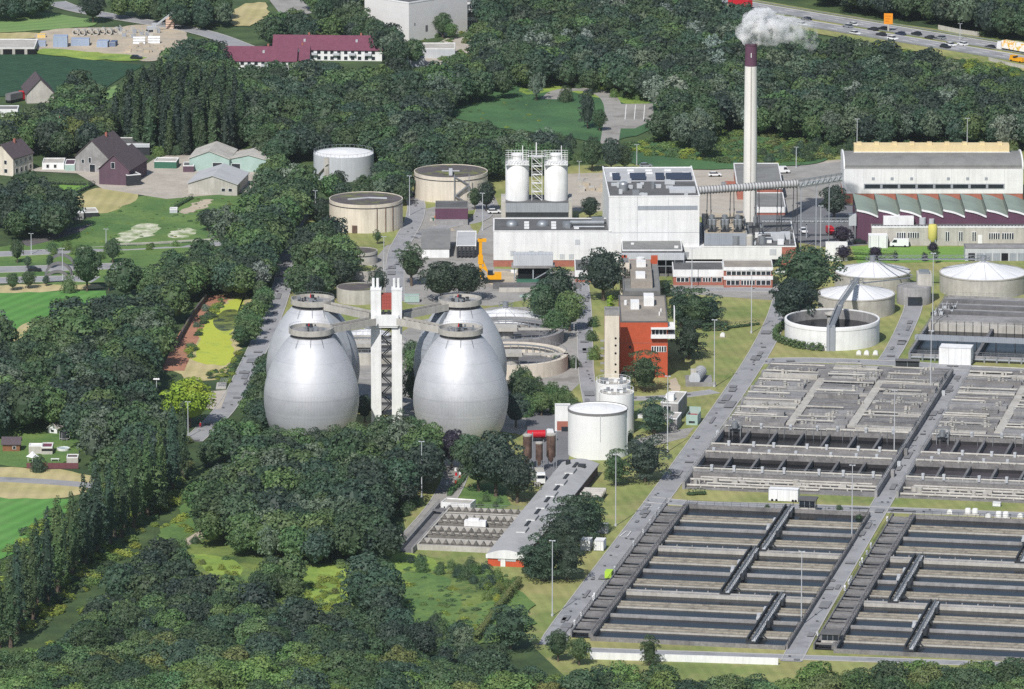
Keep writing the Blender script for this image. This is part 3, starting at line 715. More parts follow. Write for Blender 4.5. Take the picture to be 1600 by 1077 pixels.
# office and workshop blocks in front of the halls
def windowband(t, x0, x1, z0, z1, n, y=-.04, frame_m=None):
    f = M(); f.box(x0, x1, y-.06, y+.1, z0-.12, z1+.12); fo = f.build('window', frame_m or white, t)
    g = M(); w_ = (x1-x0)/n
    for i in range(n): g.box(x0+i*w_+.12, x0+(i+1)*w_-.12, y-.1, y-.02, z0, z1)
    g.build('pane', glass, fo); return fo
def flatblock(name, label, cat, x0, x1, yb, yt, yk, wall, roof, para=white, rz=None, fascia=0, fm=None, plinth=None):
    p, r, W_, h, dep = frame(x0, x1, yb, yt, yk)
    t = thing(name, label, cat, p, r if rz is None else rz)
    b = M(); b.box(0, W_, 0, dep, 0, h-fascia); b.build('wall', wall, t)
    if fascia: M().box(-.15, W_+.15, -.25, dep+.1, h-fascia, h).build('fascia', fm or white, t)
    b = M(); e = .15 if fascia else 0; b.box(.3-e, W_-.3+e, .3-e, dep-.3, h, h+.05); ro = b.build('roof', roof, t)
    b = M(); b.box(-e, W_+e, -e-.1*bool(fascia), .28-e, h, h+.3); b.box(-e, .28-e, .28-e, dep, h, h+.3); b.box(W_-.28+e, W_+e, .28-e, dep, h, h+.3); b.box(.28-e, W_-.28+e, dep-.28, dep, h, h+.3); b.build('parapet', para, t)
    return t, W_, h, dep, ro
t, W_, h, dep, ro = flatblock('workshop_block', 'single storey brick block with dark roof and white fascia', 'office building', 1052, 1130, 446, 423, 410, brick, roofd, fascia=2.0)
windowband(t, 1, 5, 1.2, 2.5, 3); windowband(t, 5.4, 9, 1.2, 2.5, 2, frame_m=sidingl); windowband(t, 9.4, 12, 1.2, 2.5, 3); windowband(t, 12.4, 15.6, 1.2, 2.5, 2)
t, W_, h, dep, ro = flatblock('office_block', 'two storey brick block with white bands and gravel roof', 'office building', 1131, 1207, 450, 419, 407, brick, gravelroof, fascia=.8)
M().box(-.12, W_+.12, -.22, .1, 2.7, 3.9).build('white_band', white, t)
windowband(t, .8, 15, 4.2, 5.4, 9); windowband(t, .8, 5, 1.0, 2.4, 3, frame_m=white); windowband(t, 5.4, 10, 1.0, 2.4, 5); windowband(t, 10.3, 15, 1.0, 2.4, 3)
t, W_, h, dep, ro = flatblock('canteen_block', 'grey roofed block with open terrace in front of the boiler house', 'building', 972, 1066, 432, 392, 374, concd, roofg)
M().box(-.6, W_+.6, -2.4, -.05, h-2.6, h-.7).build('balcony_front', sidingl, t)
M().box(-.2, W_+.2, -.06, .02, 1.0, h-2.8).build('painted_shadow', blacko, t)  # black sheet on the wall paints the shadow below the balcony
b = M()
for i in range(8): b.bar((-.4+i*(W_+.8)/7, -2.3, 0), (-.4+i*(W_+.8)/7, -2.3, h-2.6), .25, .25)
for i in range(5): b.box(W_+.1, W_+2.2, 1+i*1.1, 1.4+i*1.1, h-.9-i*.6, h-.7-i*.6)
b.bar((-.6, -2.3, h-4.6), (W_+3, -2.3, h-4.6), .2, .3)
b.build('steel_frame', steel, t)
b = M(); b.box(W_-2.5, W_-1.2, 4, 5.5, h, h+.6); b.box(3, 4, 10, 11, h, h+.5); b.build('roof_hatch', white, ro)
t, W_, h, dep, ro = flatblock('low_annex', 'small white annex with brick base left of the dark tree', 'building', 899, 945, 441, 424, 406, brick, roofd, fascia=1.8)
windowband(t, 1, 8, .9, 1.7, 5)
t, W_, h, dep, ro = flatblock('link_building', 'small flat roofed building behind the chimney with white front edge', 'building', 1183, 1227, 336, 325, 302, brick, roofg, fascia=1.6)
t, W_, h, dep, ro = flatblock('fan_house', 'grey roofed building with brick base behind the ribbed duct', 'building', 1152, 1222, 312, 290, 256, brick, roofg, fascia=1.2)

# ------------------------------------------------------------------ red office tower
p, rz, W_, h, dep = frame(969, 1043, 590, 504, 463)
t = thing('office_tower', 'orange red office building with gravel roof and white corner balcony', 'office building', p, 0)
OB = p
b = M(); b.box(0, W_, 0, dep, 0, h); b.build('wall', redw, t)
b = M(); b.box(.3, W_-.3, .3, dep-.3, h, h+.06); ro = b.build('roof', gravelroof, t)
b = M(); b.box(-.05, W_+.05, -.05, .3, h, h+.4); b.box(-.05, .3, .3, dep, h, h+.4); b.box(W_-.3, W_+.05, .3, dep, h, h+.4); b.box(.3, W_-.3, dep-.3, dep, h, h+.4); b.build('parapet', roofd, t)
b = M(); b.box(3.4, 6, 19, 24, h, h+2.2); b.box(7.5, 10.6, 24, 31, h, h+2.8); b.box(7.6, 10.4, 24.2, 25, h+2.8, h+3.2); b.cyl(2, 26, .5, h, h+1.5, 10); b.cyl(12, 10, .25, h, h+1.2, 8); b.cyl(12.6, 16, .25, h, h+1, 8); b.build('roof_plant', white, ro)
b = M(); b.box(9.2, W_+2.2, -1.4, -.02, h-4.7, h-3.7); b.box(W_+.02, W_+2.2, -.02, 8, h-4.7, h-3.7); b.box(9.2, W_+2.2, -1.5, -.02, h-1.9, h-1.5); b.box(W_+.02, W_+2.2, -.02, 8, h-1.9, h-1.5); b.box(W_+1.9, W_+2.2, 2, 8, h-3.7, h+3.6); b.build('balcony', white, t)
windowband(t, 9.4, W_-.3, h-3.7, h-2.0, 4); windowband(t, 9.4, W_-.4, 8.0, 9.6, 6)
M().box(2.6, 3.3, -.05, .1, 9, 9.8).build('square_window', glass, t)
windowband(t, .3, 4.5, .4, 1.8, 3, frame_m=tealp)
M().box(0, W_, -.04, .1, 10.6, 10.75).build('string_course', brick, t)
for z0 in (3, 7, 11, 15):
    f = M(); f.box(W_-.02, W_+.06, 3, dep-3, z0, z0+1.8); f.build('side_window', glass, t)
b = M(); b.box(-4.4, -.05, 1.5, dep-2, 0, h-5.6); b.build('west_wing', redw, t)
b = M(); b.box(-4.3, -.1, 1.7, dep-2.2, h-5.6, h-5.5); b.build('wing_roof', roofd, t)
f = M(); f.box(-4.1, -.2, 1.4, 1.6, h-10.4, h-6.4); fo = f.build('window', white, t)
g = M(); g.box(-3.6, -2.4, 1.36, 1.5, h-9.4, h-7); g.box(-2.1, -.6, 1.36, 1.5, h-9.4, h-7); g.build('pane', glass, fo)
p2 = gp(944.5, 604); h2 = zat(487, p2.y)
t = thing('stair_tower', 'beige concrete stair tower with a column of small windows beside the red office', 'stair tower', p2, 0)
b = M(); b.box(0, 4.35, 0, 5.6, 0, h2); b.build('wall', beige, t)
b = M(); b.box(.25, 4.1, .25, 5.3, h2, h2+.05); b.build('roof', roofg, t)
b = M(); b.box(-.08, 4.43, -.08, .25, h2-1.2, h2+.4); b.box(-.08, .25, .25, 5.6, h2, h2+.4); b.box(4.1, 4.43, .25, 5.6, h2, h2+.4); b.box(.25, 4.1, 5.3, 5.6, h2, h2+.4); b.build('parapet', concrete, t)
for z in (2.2, 4.5, 6.8, 10.2, 12.6, 14.8):
    M().cyl(0, 0, .32, 0, .12, 12).build('porthole', blacko, t, loc=(3.3, .03, z)).rotation_euler.x = R(90)
for i in range(6):
    M().box(-1.2, -.02, 1, 3.4, 2+i*2.3, 2.15+i*2.3).build('side_landing', concrete, t)
# rear wing of the office, seen over its roof
p3 = gp(973, 500); h3 = zat(446, p3.y)
t = thing('office_rear_wing', 'long narrow concrete wing with cluttered roof behind the red office', 'office building', gp(974, 492), 0)
q0 = gp(974, 492); W3 = 11.6; h3 = zat(455, q0.y); d3 = gp(980, 410, h3).y-q0.y
b = M(); b.box(0, W3, 0, d3, 0, h3); b.build('wall', concd, t)
b = M(); b.box(.2, W3-.2, .2, d3-.2, h3, h3+.06); ro = b.build('roof', roofg, t)
b = M(); b.box(2.4, 9.2, 4, d3-14, h3, h3+2.4, 0); b.box(2.4, 9.2, d3-12, d3-4, h3, h3+1.6, 0); b.box(4, 7, 8, 14, h3+2.4, h3+3.6, 1); b.cyl(6, d3-8, 1.4, h3+1.6, h3+3.2, 14, 1); b.box(4.5, 7.5, d3-20, d3-16, h3+2.4, h3+4, 1); b.build('roof_plant', [gravelroof, white], ro)
b = M(); b.box(0, 1.8, d3-3, d3-.5, h3, h3+2.4); b.box(9.5, W3, d3-3, d3-.5, h3, h3+2.4); b.box(1.8, 9.5, d3-1.2, d3-.5, h3, h3+1); b.build('red_upstand', redw, ro)
b = M()
for x in (.1, W3-.1):
    b.bar((x, 0, h3+1), (x, d3, h3+1), .1, .1)
    for i in range(14): b.bar((x, i*d3/13, h3), (x, i*d3/13, h3+1), .08, .08)
b.build('roof_railing', steel, ro)
q1 = gp(969, 470); h4 = zat(411, q1.y)
t = thing('lift_tower', 'plain beige concrete tower slab behind the stair tower', 'stair tower', q1, 0)
b = M(); b.box(0, 2.9, 0, 8, 0, h4); b.build('wall', beige, t); M().box(.2, 2.7, .2, 7.8, h4, h4+.1).build('roof', roofg, t)
for z in (14, 10, 6): M().box(1.1, 1.7, -.05, .1, z, z+.8).build('slot_window', blacko, t)

# ------------------------------------------------------------------ silos
p, rz, W_, h, dep = frame(783, 894, 350, 318, 309)
t = thing('silo_house', 'grey banded silo house carrying two white silos', 'silo house', p, 0)
b = M(); b.box(0, W_, 0, 15, 0, h); b.box(0, 1.5, -.1, 15.1, 0, h+.4, 1); b.box(W_-1.2, W_, -.1, 15.1, 0, h+.4, 1); b.build('wall', [siding, concl], t)
M().box(1.5, W_-1.2, -.06, .1, h-4.6, h-3).build('louvre_band', dark, t); M().box(1.5, W_-1.2, -.3, .1, h-3, h+.1).build('fascia', siding, t)
M().box(.1, W_-.1, .2, 14.9, h, h+.1).build('roof', roofd, t)
SB = Vector((p.x, p.y, 0)); SH = h+.1
for px, lb in ((808, 'white silo on the grey base, left of the stair frame'), (868, 'white silo on the grey base, right of the stair frame')):
    x = (px-783)/4.63
    ts = thing('silo', lb, 'silo', (SB.x+x, SB.y+7, SH), 0, 'white silos on the silo house')
    ht = zat(254, SB.y+7)-SH
    M().lathe([(3.95, 0), (3.95, ht), (3.6, ht+.5), (0.01, ht+1)], 40).build('shell', white, ts, smooth=50)
    b = M(); b.lathe([(1.6, ht+.6), (1.6, ht+2.4), (1.9, ht+2.4), (1.9, ht+3), (.01, ht+3.4)], 20); b.build('filter_head', white, ts)
    b = M()
    for z in (ht+.6, ht+1.2, ht+1.8, ht+2.6, ht+3.4):
        for s0, s1 in (((-4, -4), (4, -4)), ((4, -4), (4, 4)), ((4, 4), (-4, 4)), ((-4, 4), (-4, -4))): b.bar((*s0, z), (*s1, z), .09, .09)
    for i in range(9):
        for x_, y_ in ((-4+i, -4), (-4+i, 4), (-4, -4+i), (4, -4+i)): b.bar((x_, y_, ht), (x_, y_, ht+3.4+(1.4 if i in (0, 8) else 0)), .1, .1)
    b.box(-4, 4, -4, 4, ht-.25, ht-.05); b.cyl(1.8, -1.5, .15, ht, ht+6, 8)
    b.build('top_platform', white, ts)
# the stair frame between them
t = thing('silo_stair', 'white zigzag steel stair frame between the two silos', 'stair', (SB.x+(838.5-783)/4.63, SB.y+6, SH), 0)
b = M(); n = 5; hh = (zat(245, SB.y+7)-SH)
for sx in (-1.7, 1.7):
    for sy in (-1.2, 1.2): b.bar((sx, sy, 0), (sx, sy, hh+2), .16, .16)
for i in range(n):
    z0, z1 = hh*i/n, hh*(i+1)/n
    b.box(-1.8, 1.8, -1.2, 1.2, z1-.08, z1)
    a, c = (-1.6, 1.6)
    b.bar((c, -.7, z0), (a, -.7, z1), .8, .14); b.bar((c, -1.2, z0+1), (a, -1.2, z1+1), .08, .08); b.bar((-1.7, -1.2, z1+1), (1.7, -1.2, z1+1), .08, .08)
b.cyl(-.2, 0, .2, hh, hh+5, 8)
b.box(-3, 3, -1, 1, hh+.3, hh+.5); b.bar((-3, -1, hh+1.5), (3, -1, hh+1.5), .1, .1); b.bar((-3, -1, hh+2.3), (3, -1, hh+2.3), .1, .1)
t2 = b.build('stair_frame', white, t)

# ------------------------------------------------------------------ the right hand halls
p, rz, W_, h, dep = frame(1318, 1598, 318, 264, 0); dep = gp(1340, 236, h+2).y-p.y
t = thing('turbine_hall', 'long white clad hall with grey curved roof and cream ridge housing', 'hall', p, 0)
b = M(); b.box(0, W_, 0, dep, 3.4, h); b.build('wall', whitep, t); M().box(.02, W_-.02, .12, dep-.1, 0, 3.4).build('plinth', brick, t)
pr = [(0, h), (.3, h+.5)]+[(dep/2*(1-math.cos(a))*1.0, h+.5+3.0*math.sin(a)) for a in [math.pi*i/14 for i in range(1, 14)]]+[(dep, h+.5), (dep, h)]
M().ext_x(pr, .3, W_-.3).build('roof', roofg, t, smooth=30)
pr2 = [(0-.1, h-.2), (-.1, h+.8)]+[(dep/2*(1-math.cos(a)), h+1.0+3.0*math.sin(a)) for a in [math.pi*i/14 for i in range(1, 14)]]+[(dep+.1, h+.8), (dep+.1, h-.2)]
for x0, x1 in ((-.1, .4), (W_-.4, W_+.1)): M().ext_x(pr2, x0, x1).build('gable_trim', white, t)
b = M(); b.box(4.0, W_-4, dep*.52, dep*.52+5, h+3.2, h+6.0); rh = b.build('ridge_housing', creamy, t)
b = M()
for i in range(9): b.box(5+i*6.1*W_/62, 6.6+i*6.1*W_/62, dep*.52+.6, dep*.52+3.6, h+6.0, h+6.6)
b.build('ridge_cowl', creamy, rh)
M().box(3.8, W_-3.8, dep*.52-.3, dep*.52-.01, h+3.0, h+3.7).build('ridge_sill', white, rh)
b = M(); n = 8; x0 = 6.8; w_ = (W_-13)/n
for i in range(n): b.box(x0+i*w_+.4, x0+(i+1)*w_-.4, -.06, .1, 5.2, 6.5)
M().box(6.8, W_-6.2, -.04, .1, 4.9, 6.8).build('window_surround', siding, t)
b.build('window_strip', glass, t)
for x in (10, 16.4, 23, 35.5, 42, 48.3): M().box(x-.5, x+.5, -.05, .1, 8, 9).build('vent', siding, t)
for i in range(9): M().box(6.6+i*w_, 6.68+i*w_, -.03, .1, 6.9, h).build('panel_joint', sidingl, t)
TH = p
# saw tooth workshop
p = gp(1338, 378); w1 = 8.0; fz = zat(331, p.y)
dd = 0
t = thing('sawtooth_workshop', 'purple brick workshop under a row of curved saw tooth roofs', 'workshop', p, 0)
dd = gp(1338, 303, fz+.6).y-p.y; nt_ = 9; tw = 7.15
b = M(); b.box(0, nt_*tw, 0, dd, 0, fz-2.6); b.build('wall', purple, t)
hl_, hr_ = fz+.7, fz-1.6
for i in range(nt_):
    x0 = i*tw; g = M()
    pf = [(x0, fz-2.6), (x0, hl_)]+[(x0+tw*k/8, hl_-(hl_-hr_)*(k/8)**.8) for k in range(1, 9)]+[(x0+tw, fz-2.6)]
    g.ext_y(pf, .05, dd-.05); g.build('gable', purple, t)
    rp = [(x0, hl_+.05)]+[(x0+tw*k/8, hl_+.05-(hl_-hr_)*(k/8)**.8+.5*math.sin(math.pi*k/8)) for k in range(1, 8)]+[(x0+tw-.02, hr_+.1)]
    rp2 = rp+[(x, z-.3) for x, z in rp[::-1]]
    g = M(); g.ext_y(rp2, .1, dd); g.build('roof_shell', roofgreen, t, smooth=40)
    tr = [(x, z+.1) for x, z in rp]+[(x, z-.5) for x, z in rp[::-1]]
    g = M(); g.ext_y(tr, -.35, .06); g.build('roof_edge', white, t)
    g = M(); g.box(x0-.05, x0+.12, .3, dd-.3, hr_+.4, hl_-.3); g.build('clerestory_glazing', glass, t)
b = M(); b.box(-2.6, -.1, -1, 1.6, 5.6, 9.4); b.build('hoist_cabin', sidingl, t)
b = M(); b.bar((-2.3, -.8, 0), (-2.3, -.8, 5.6), .4, .4); b.bar((-.5, -.8, 0), (-.5, -.8, 5.6), .4, .4); b.build('cabin_leg', steel, t)
p, rz, W_, h, dep = frame(1362, 1600, 384, 356, 345)
t = thing('service_building', 'long low white service building with fins and rooftop cooler below the saw tooth workshop', 'building', p, 0)
b = M(); b.box(0, W_+4, 0, dep, 0, h); b.build('wall', concl, t)
b = M(); b.box(.2, W_+3.8, .4, dep-.2, h, h+.06); ro = b.build('roof', roofd, t); b = M(); b.box(-.1, W_+4, -.1, .4, h, h+.4); b.build('parapet', white, t)
b = M()
for i in range(46): b.bar((.4+i*1.1, 1.2, h+.1), (.9+i*1.1, .6, h+.1), .3, .9)
b.build('roof_fin', roofl, ro)
M().box(4, 14, 4, 9, h+.1, h+2.8).build('rooftop_cooler', white, ro); b = M(); b.cyl(17, 6, 1.1, h, h+2.2, 16); b.cyl(20, 6, .9, h, h+1.8, 16); b.build('roof_fan', sidingl, ro)
windowband(t, 8.2, 11.2, 2.6, 4.4, 4); windowband(t, 11.8, 15.6, 2.6, 4.4, 5)
for x in (24.2, 28.6, 33): windowband(t, x, x+1.4, 1.6, 4.6, 2)
windowband(t, 38.5, 42.2, 2.2, 4.2, 5); windowband(t, 42.8, 46.8, 2.2, 4.2, 5)
M().box(35, 36.4, -.06, .1, 0, 3.6).build('door', white, t)
b = M(); b.box(-1.2, 5, -4.4, -.05, 0, 4.2); b.build('lean_to', white, t)
for x in (-.8, 2, 4.6): M().box(x-.1, x+.1, -4.6, -4.4, 0, 4.2).build('lean_to_post', sidingl, t)
c = gp(1457, 384)
t = thing('yellow_silo', 'pale yellow cylindrical silo standing before the low white service building', 'silo', c)
M().lathe([(.8, 1.4), (1.5, 2.6), (1.5, 6.6), (1.2, 7.1), (.01, 7.2)], 24).build('shell', paleyellow, t, smooth=40)
b = M()
for a in range(4): b.bar((1.2*math.cos(a*1.57+.8), 1.2*math.sin(a*1.57+.8), 0), (1.2*math.cos(a*1.57+.8), 1.2*math.sin(a*1.57+.8), 2.7), .2, .2)
b.build('leg', sidingl, t)

# ------------------------------------------------------------------ storage tanks
def tank(name, label, cx, yc, r_px, ytop, wall, roofm, roofkind, rail=True, bands=(), group=None, n=72):
    """cx, yc: centre pixel of the tank's foot circle; r_px half its width; ytop row of the centre of its rim"""
    c = gp(cx, yc); r = r_px/sc(yc); h = zat(ytop, c.y)
    t = thing(name, label, 'tank', c, 0, group)
    M().lathe([(r, 0), (r, h), (r-.25, h), (r-.25, h-.35)], n).build('wall', wall, t, smooth=40)
    if roofkind == 'cone': M().lathe([(r-.24, h-.3), (r*.5, h+r*.06), (.01, h+r*.09)], n).build('roof', roofm, t, smooth=60)
    elif roofkind == 'flat': M().lathe([(r-.24, h-.2), (.01, h-.1)], n).build('roof', roofm, t)
    for z in bands: M().lathe([(r+.02, z*h), (r+.1, z*h), (r+.1, z*h+.25), (r+.02, z*h+.25)], n).build('ring_band', dark, t)
    if rail:
        b = M(); k = max(20, int(r*4))
        for i in range(k):
            a, a2 = 2*math.pi*i/k, 2*math.pi*(i+1)/k; x, y = (r-.12)*math.cos(a), (r-.12)*math.sin(a)
            b.bar((x, y, h), (x, y, h+1.1), .07, .07); b.bar((x, y, h+1.1), ((r-.12)*math.cos(a2), (r-.12)*math.sin(a2), h+1.1), .07, .07)
        b.build('railing', steel if wall is not tankwhite else white, t)
    return t, r, h
t, r, h = tank('gas_tank', 'large white tank with railing and shallow white roof among the trees', 537, 276, 47, 239, sidingl, white, 'cone')
b = M(); b.bar((-r*.55, -r*.86, 0), (-r*.55, -r*.86, h), 1.6, 1.2); b.bar((-r*.9, -r*.6, 1), (-r*.5, -r*.95, h*.75), 1, .2); b.build('stair', concl, t)
t, r, h = tank('sludge_tank', 'beige concrete tank with mossy roof standing nearer the eggs', 572, 354, 57.5, 310, beige, mossy, 'flat', False, (.86,))
b = M(); b.bar((-6, -2, h), (1, 1, h), .5, .5); b.bar((1, 1, h), (7, 0, h), .5, .5); b.build('roof_pipe', sidingl, t)
b = M()
for a in (-1.25, -1.0, -.75): b.bar((r*math.cos(a)*1.01, r*math.sin(a)*1.01, .2), (r*math.cos(a)*1.01, r*math.sin(a)*1.01, h*.9), .25, .25)
b.box(-r*.36, -r*.22, -r*.99, -r*.9, .2, 2.6); b.build('rust_pipe', rust, t)
t, r, h = tank('sludge_tank', 'beige concrete tank with mossy roof and outside stair, farther from the eggs', 704.5, 307, 57.5, 267, beige, mossy, 'flat', False, (.84,))
b = M(); b.bar((r*.12, -r*1.0, h+.2), (r*.5, -r*.95, h*.72), .9, .3); b.bar((r*.5, -r*.95, h*.72), (r*.12, -r*1.05, h*.3), .9, .3); b.bar((r*.12, -r*1.05, h*.3), (r*.5, -r*1, 0), .9, .3)
for x in (.1, .5): b.bar((r*x, -r*1.06, 0), (r*x, -r*1.06, h+1.2), .25, .25)
b.build('stair', steel, t); b = M(); b.box(-.6, .6, -r*.7, -r*.3, h, h+1.6); b.bar((-3, -r*.6, h+1.4), (3, -r*.6, h+1.4), .4, .3); b.build('roof_equipment', sidingl, t)
t, r, h = tank('small_round_tank', 'small beige round tank with mossy roof behind the left eggs', 563, 410, 27, 391, concl, mossy, 'flat', False, (.7,))
t, r, h = tank('low_round_tank', 'low round grassy topped tank just in front of the small beige one', 562, 432, 29, 419, concl, g_lawn, 'flat', False)
t, r, h = tank('round_basin', 'lowest round concrete tank directly above the left eggs', 560, 470, 34, 448, concl, mossy, 'flat', False)
t, r, h = tank('white_storage_tank', 'big white cylindrical tank with dark rim nearest the brown silos', 934, 709, 46.5, 638, tankwhite, white, 'cone', False)
M().lathe([(r+.02, h-.5), (r+.12, h-.5), (r+.12, h+.15), (r-.1, h+.15)], 72).build('rim', mat('rim_grey', (122, 120, 120)), t)
b = M(); b.bar((.6, -r*1.005, h-8), (.6, -r*1.005, h-.3), .14, .14); b.bar((r*.98, -r*.25, .2), (r*.98, -r*.25, h), .3, .3); b.build('ladder', sidingl, t)
t, r, h = tank('twin_white_tank', 'white round tank with crowded top, nearer one of the pair behind the big tank', 963, 676, 27.5, 612, tankwhite, concl, 'flat', True)
b = M(); rnd = random.Random(11)
for i in range(14): x, y = rnd.uniform(-3.4, 3.4), rnd.uniform(-3.4, 3.4); b.box(x-.5, x+.5, y-.4, y+.4, h-.1, h+rnd.uniform(.4, 1.3), rnd.choice((0, 1)))
b.build('top_equipment', [steel, white], t)
t, r, h = tank('twin_white_tank', 'white round tank with crowded top, farther one of the pair below the stair tower', 958, 660, 27, 596, tankwhite, concl, 'flat', True)
b = M()
for i in range(14): x, y = rnd.uniform(-3.4, 3.4), rnd.uniform(-3.4, 3.4); b.box(x-.5, x+.5, y-.4, y+.4, h-.1, h+rnd.uniform(.4, 1.3), rnd.choice((0, 1)))
b.build('top_equipment', [steel, white], t)

# thickener tanks on the right
def domed(label, cx, yc, r_px, ytop, wall=concl):
    c = gp(cx, yc); r = r_px/sc(yc); h = zat(ytop, c.y)
    t = thing('covered_thickener', label, 'tank', c, 0, 'covered round thickeners')
    M().lathe([(r, 0), (r, h-.1), (r+.15, h-.1), (r+.15, h+.25), (r-.3, h+.25)], 80).build('wall', wall, t, smooth=40)
    b = M(); n = 96; k = 9; vs = []
    for i in range(n):
        a = 2*math.pi*i/n; tri = abs(((i*14/n) % 1)-.5)*2          # 14 fabric bays
        for j in range(k):
            f = j/(k-1); rr = r*(1-f)*.99+.6*f
            z = h+.15+(f**1.35)*r*.26+tri*.22*math.sin(math.pi*min(1, f*1.15))*.6
            vs.append((rr*math.cos(a), rr*math.sin(a), z))
    b.add(vs, [(i*k+j, ((i+1) % n)*k+j, ((i+1) % n)*k+j+1, i*k+j+1) for i in range(n) for j in range(k-1)])
    b.build('fabric_cover', canvas, t, smooth=25)
    zt = h+.15+r*.26; b = M()
    b.lathe([(2.0, zt+.5), (2.2, zt+.5), (2.2, zt+.62), (2.0, zt+.62)], 24); b.lathe([(2.1, zt+1.4), (2.2, zt+1.4), (2.2, zt+1.5)], 24); b.cyl(0, 0, .9, zt-.6, zt+1.8, 14)
    for i in range(12): a = math.pi*i/6; b.bar((2.1*math.cos(a), 2.1*math.sin(a), zt+.5), (2.1*math.cos(a), 2.1*math.sin(a), zt+1.5), .08, .08)
    for i in range(14): a = 2*math.pi*(i+.5)/14; b.tube((2*math.cos(a), 2*math.sin(a), zt), (r*.97*math.cos(a), r*.97*math.sin(a), h+.3), .03, 4)
    b.build('hub', steel, t)
    return t, c, r, h, zt
T1 = domed('covered round thickener with white fabric roof, nearest of the covered three', 1338, 487, 60, 459)
T2 = domed('covered round thickener with white fabric roof, left beside the tall dark trees', 1363, 446, 59, 424)
T3 = domed('covered round thickener with white fabric roof, rightmost with stained concrete wall', 1536, 454, 68, 426)
c = gp(1300, 533); r = 74/sc(533); h = zat(497, c.y)
t = thing('open_thickener', 'open white round tank with steel bridge across and dark water inside', 'tank', c, 0)
M().lathe([(r, 0), (r, h-1.2), (r+.12, h-1.2), (r+.12, h-.2), (r, h), (r-.55, h), (r-.55, h-1.5)], 96).build('wall', concl if 0 else white, t, smooth=40)
M().lathe([(r-.56, h-.3), (r-.56, 1.5)], 96).build('inner_wall', concrete, t, smooth=True)
M().lathe([(r-.5, h-3.2), (.01, h-3.2)], 64).build('water', water, t)
b = M(); b.lathe([(1.6, 2), (1.6, h+.5), (2.4, h+1.2), (2.4, h+1.6), (.01, h+2.2)], 20); b.build('centre_column', concl, t)
b = M(); L0 = Vector((-1.0, -r, h)); L1 = Vector((2.6, 4, h+3))
for off in (-.9, .9):
    b.bar(L0+Vector((off, 0, .2)), L1+Vector((off, 0, .2)), .25, .5); b.bar(L0+Vector((off, 0, 1.4)), L1+Vector((off, 0, 1.4)), .1, .1)
    for i in range(12): q = L0.lerp(L1, i/11)+Vector((off, 0, 0)); b.bar(q, q+Vector((0, 0, 1.4)), .08, .08)
b.bar(L0, L1, 1.7, .15); b.build('scraper_bridge', steel, t)
b = M(); b.bar((-1.9, -r-.3, 0), (-1.9, -r-.3, h+.8), .9, .5); b.bar((-.2, -r-.3, 0), (-.2, -r-.3, h+.8), .9, .5); b.box(-1.6, -.5, -r-.25, -r-.05, 0, h); b.build('rail_chute', siding, t)
b = M(); b.bar((1.8, -2, 1.5), (1.2, -2, h+1.5), 1.5, .5); b.build('scraper_arm', dark, t)
OT = c; OR = r; OH = h
# bridges between the thickeners
def link(name, label, A, B2, w=1.4):
    t = thing(name, label, 'footbridge', (A.x, A.y, 0)); b = M(); D = B2-A; A0 = Vector((0, 0, A.z)); B0 = Vector((D.x, D.y, B2.z)); sd = Vector((-D.y, D.x, 0)).normalized()*w/2
    b.bar(A0, B0, w, .25); n = max(6, int(D.length/2))
    for sg in (-1, 1):
        b.bar(A0+sd*sg+Vector((0, 0, 1.2)), B0+sd*sg+Vector((0, 0, 1.2)), .1, .1)
        for i in range(n):
            q = A0.lerp(B0, i/(n-1))+sd*sg; b.bar(q, q+Vector((0, 0, 1.2)), .08, .08)
            if i < n-1: b.bar(q, A0.lerp(B0, (i+1)/(n-1))+sd*sg+Vector((0, 0, 1.2)), .06, .06)
    b.build('truss', steel, t)
    return t
c1, z1 = T1[1], T1[4]; c2, z2 = T2[1], T2[4]; c3, z3 = T3[1], T3[4]
link('thickener_bridge', 'steel footbridge joining the tops of the two farther covered thickeners', Vector((c2.x+2, c2.y, z2+.6)), Vector((c3.x-2, c3.y, z3+.6)))
link('thickener_bridge', 'steel footbridge rising from the open tank to the nearest covered thickener', Vector((OT.x+2.6, OT.y+4, OH+3.3)), Vector((c1.x-.4, c1.y-2, z1+.7)))
t = thing('feed_pipe', 'pair of thin grey pipes sloping from thickener hubs to the round pump house', 'pipe', (c1.x, c1.y, 0)); b = M()
e = gp(1425, 470)-c1; b.tube((2, .5, z1), (e.x, e.y, 7.5), .22, 8); d = c2-c1; b.tube((d.x+2, d.y-.5, z2), (e.x, e.y+1, 8), .22, 8); b.build('pipe', steel, t)
c = gp(1428, 473)
t = thing('round_pump_house', 'round concrete pump house with dark doorway and roof equipment', 'pump house', c)
r = 27/sc(470); M().lathe([(r, 0), (r, 5.2), (r-.3, 5.6), (.01, 6.0)], 48).build('wall', concrete, t, smooth=40)
M().box(-2.2, 2.2, -r-.12, -r+1.6, .1, 2.9).build('doorway', glass, t)
b = M(); b.box(1, 5.6, -1, 6, 5.4, 9.2); b.box(1.6, 4.8, 0, 4, 9.2, 10, 1); b.build('roof_cabin', [concl, steel], t)

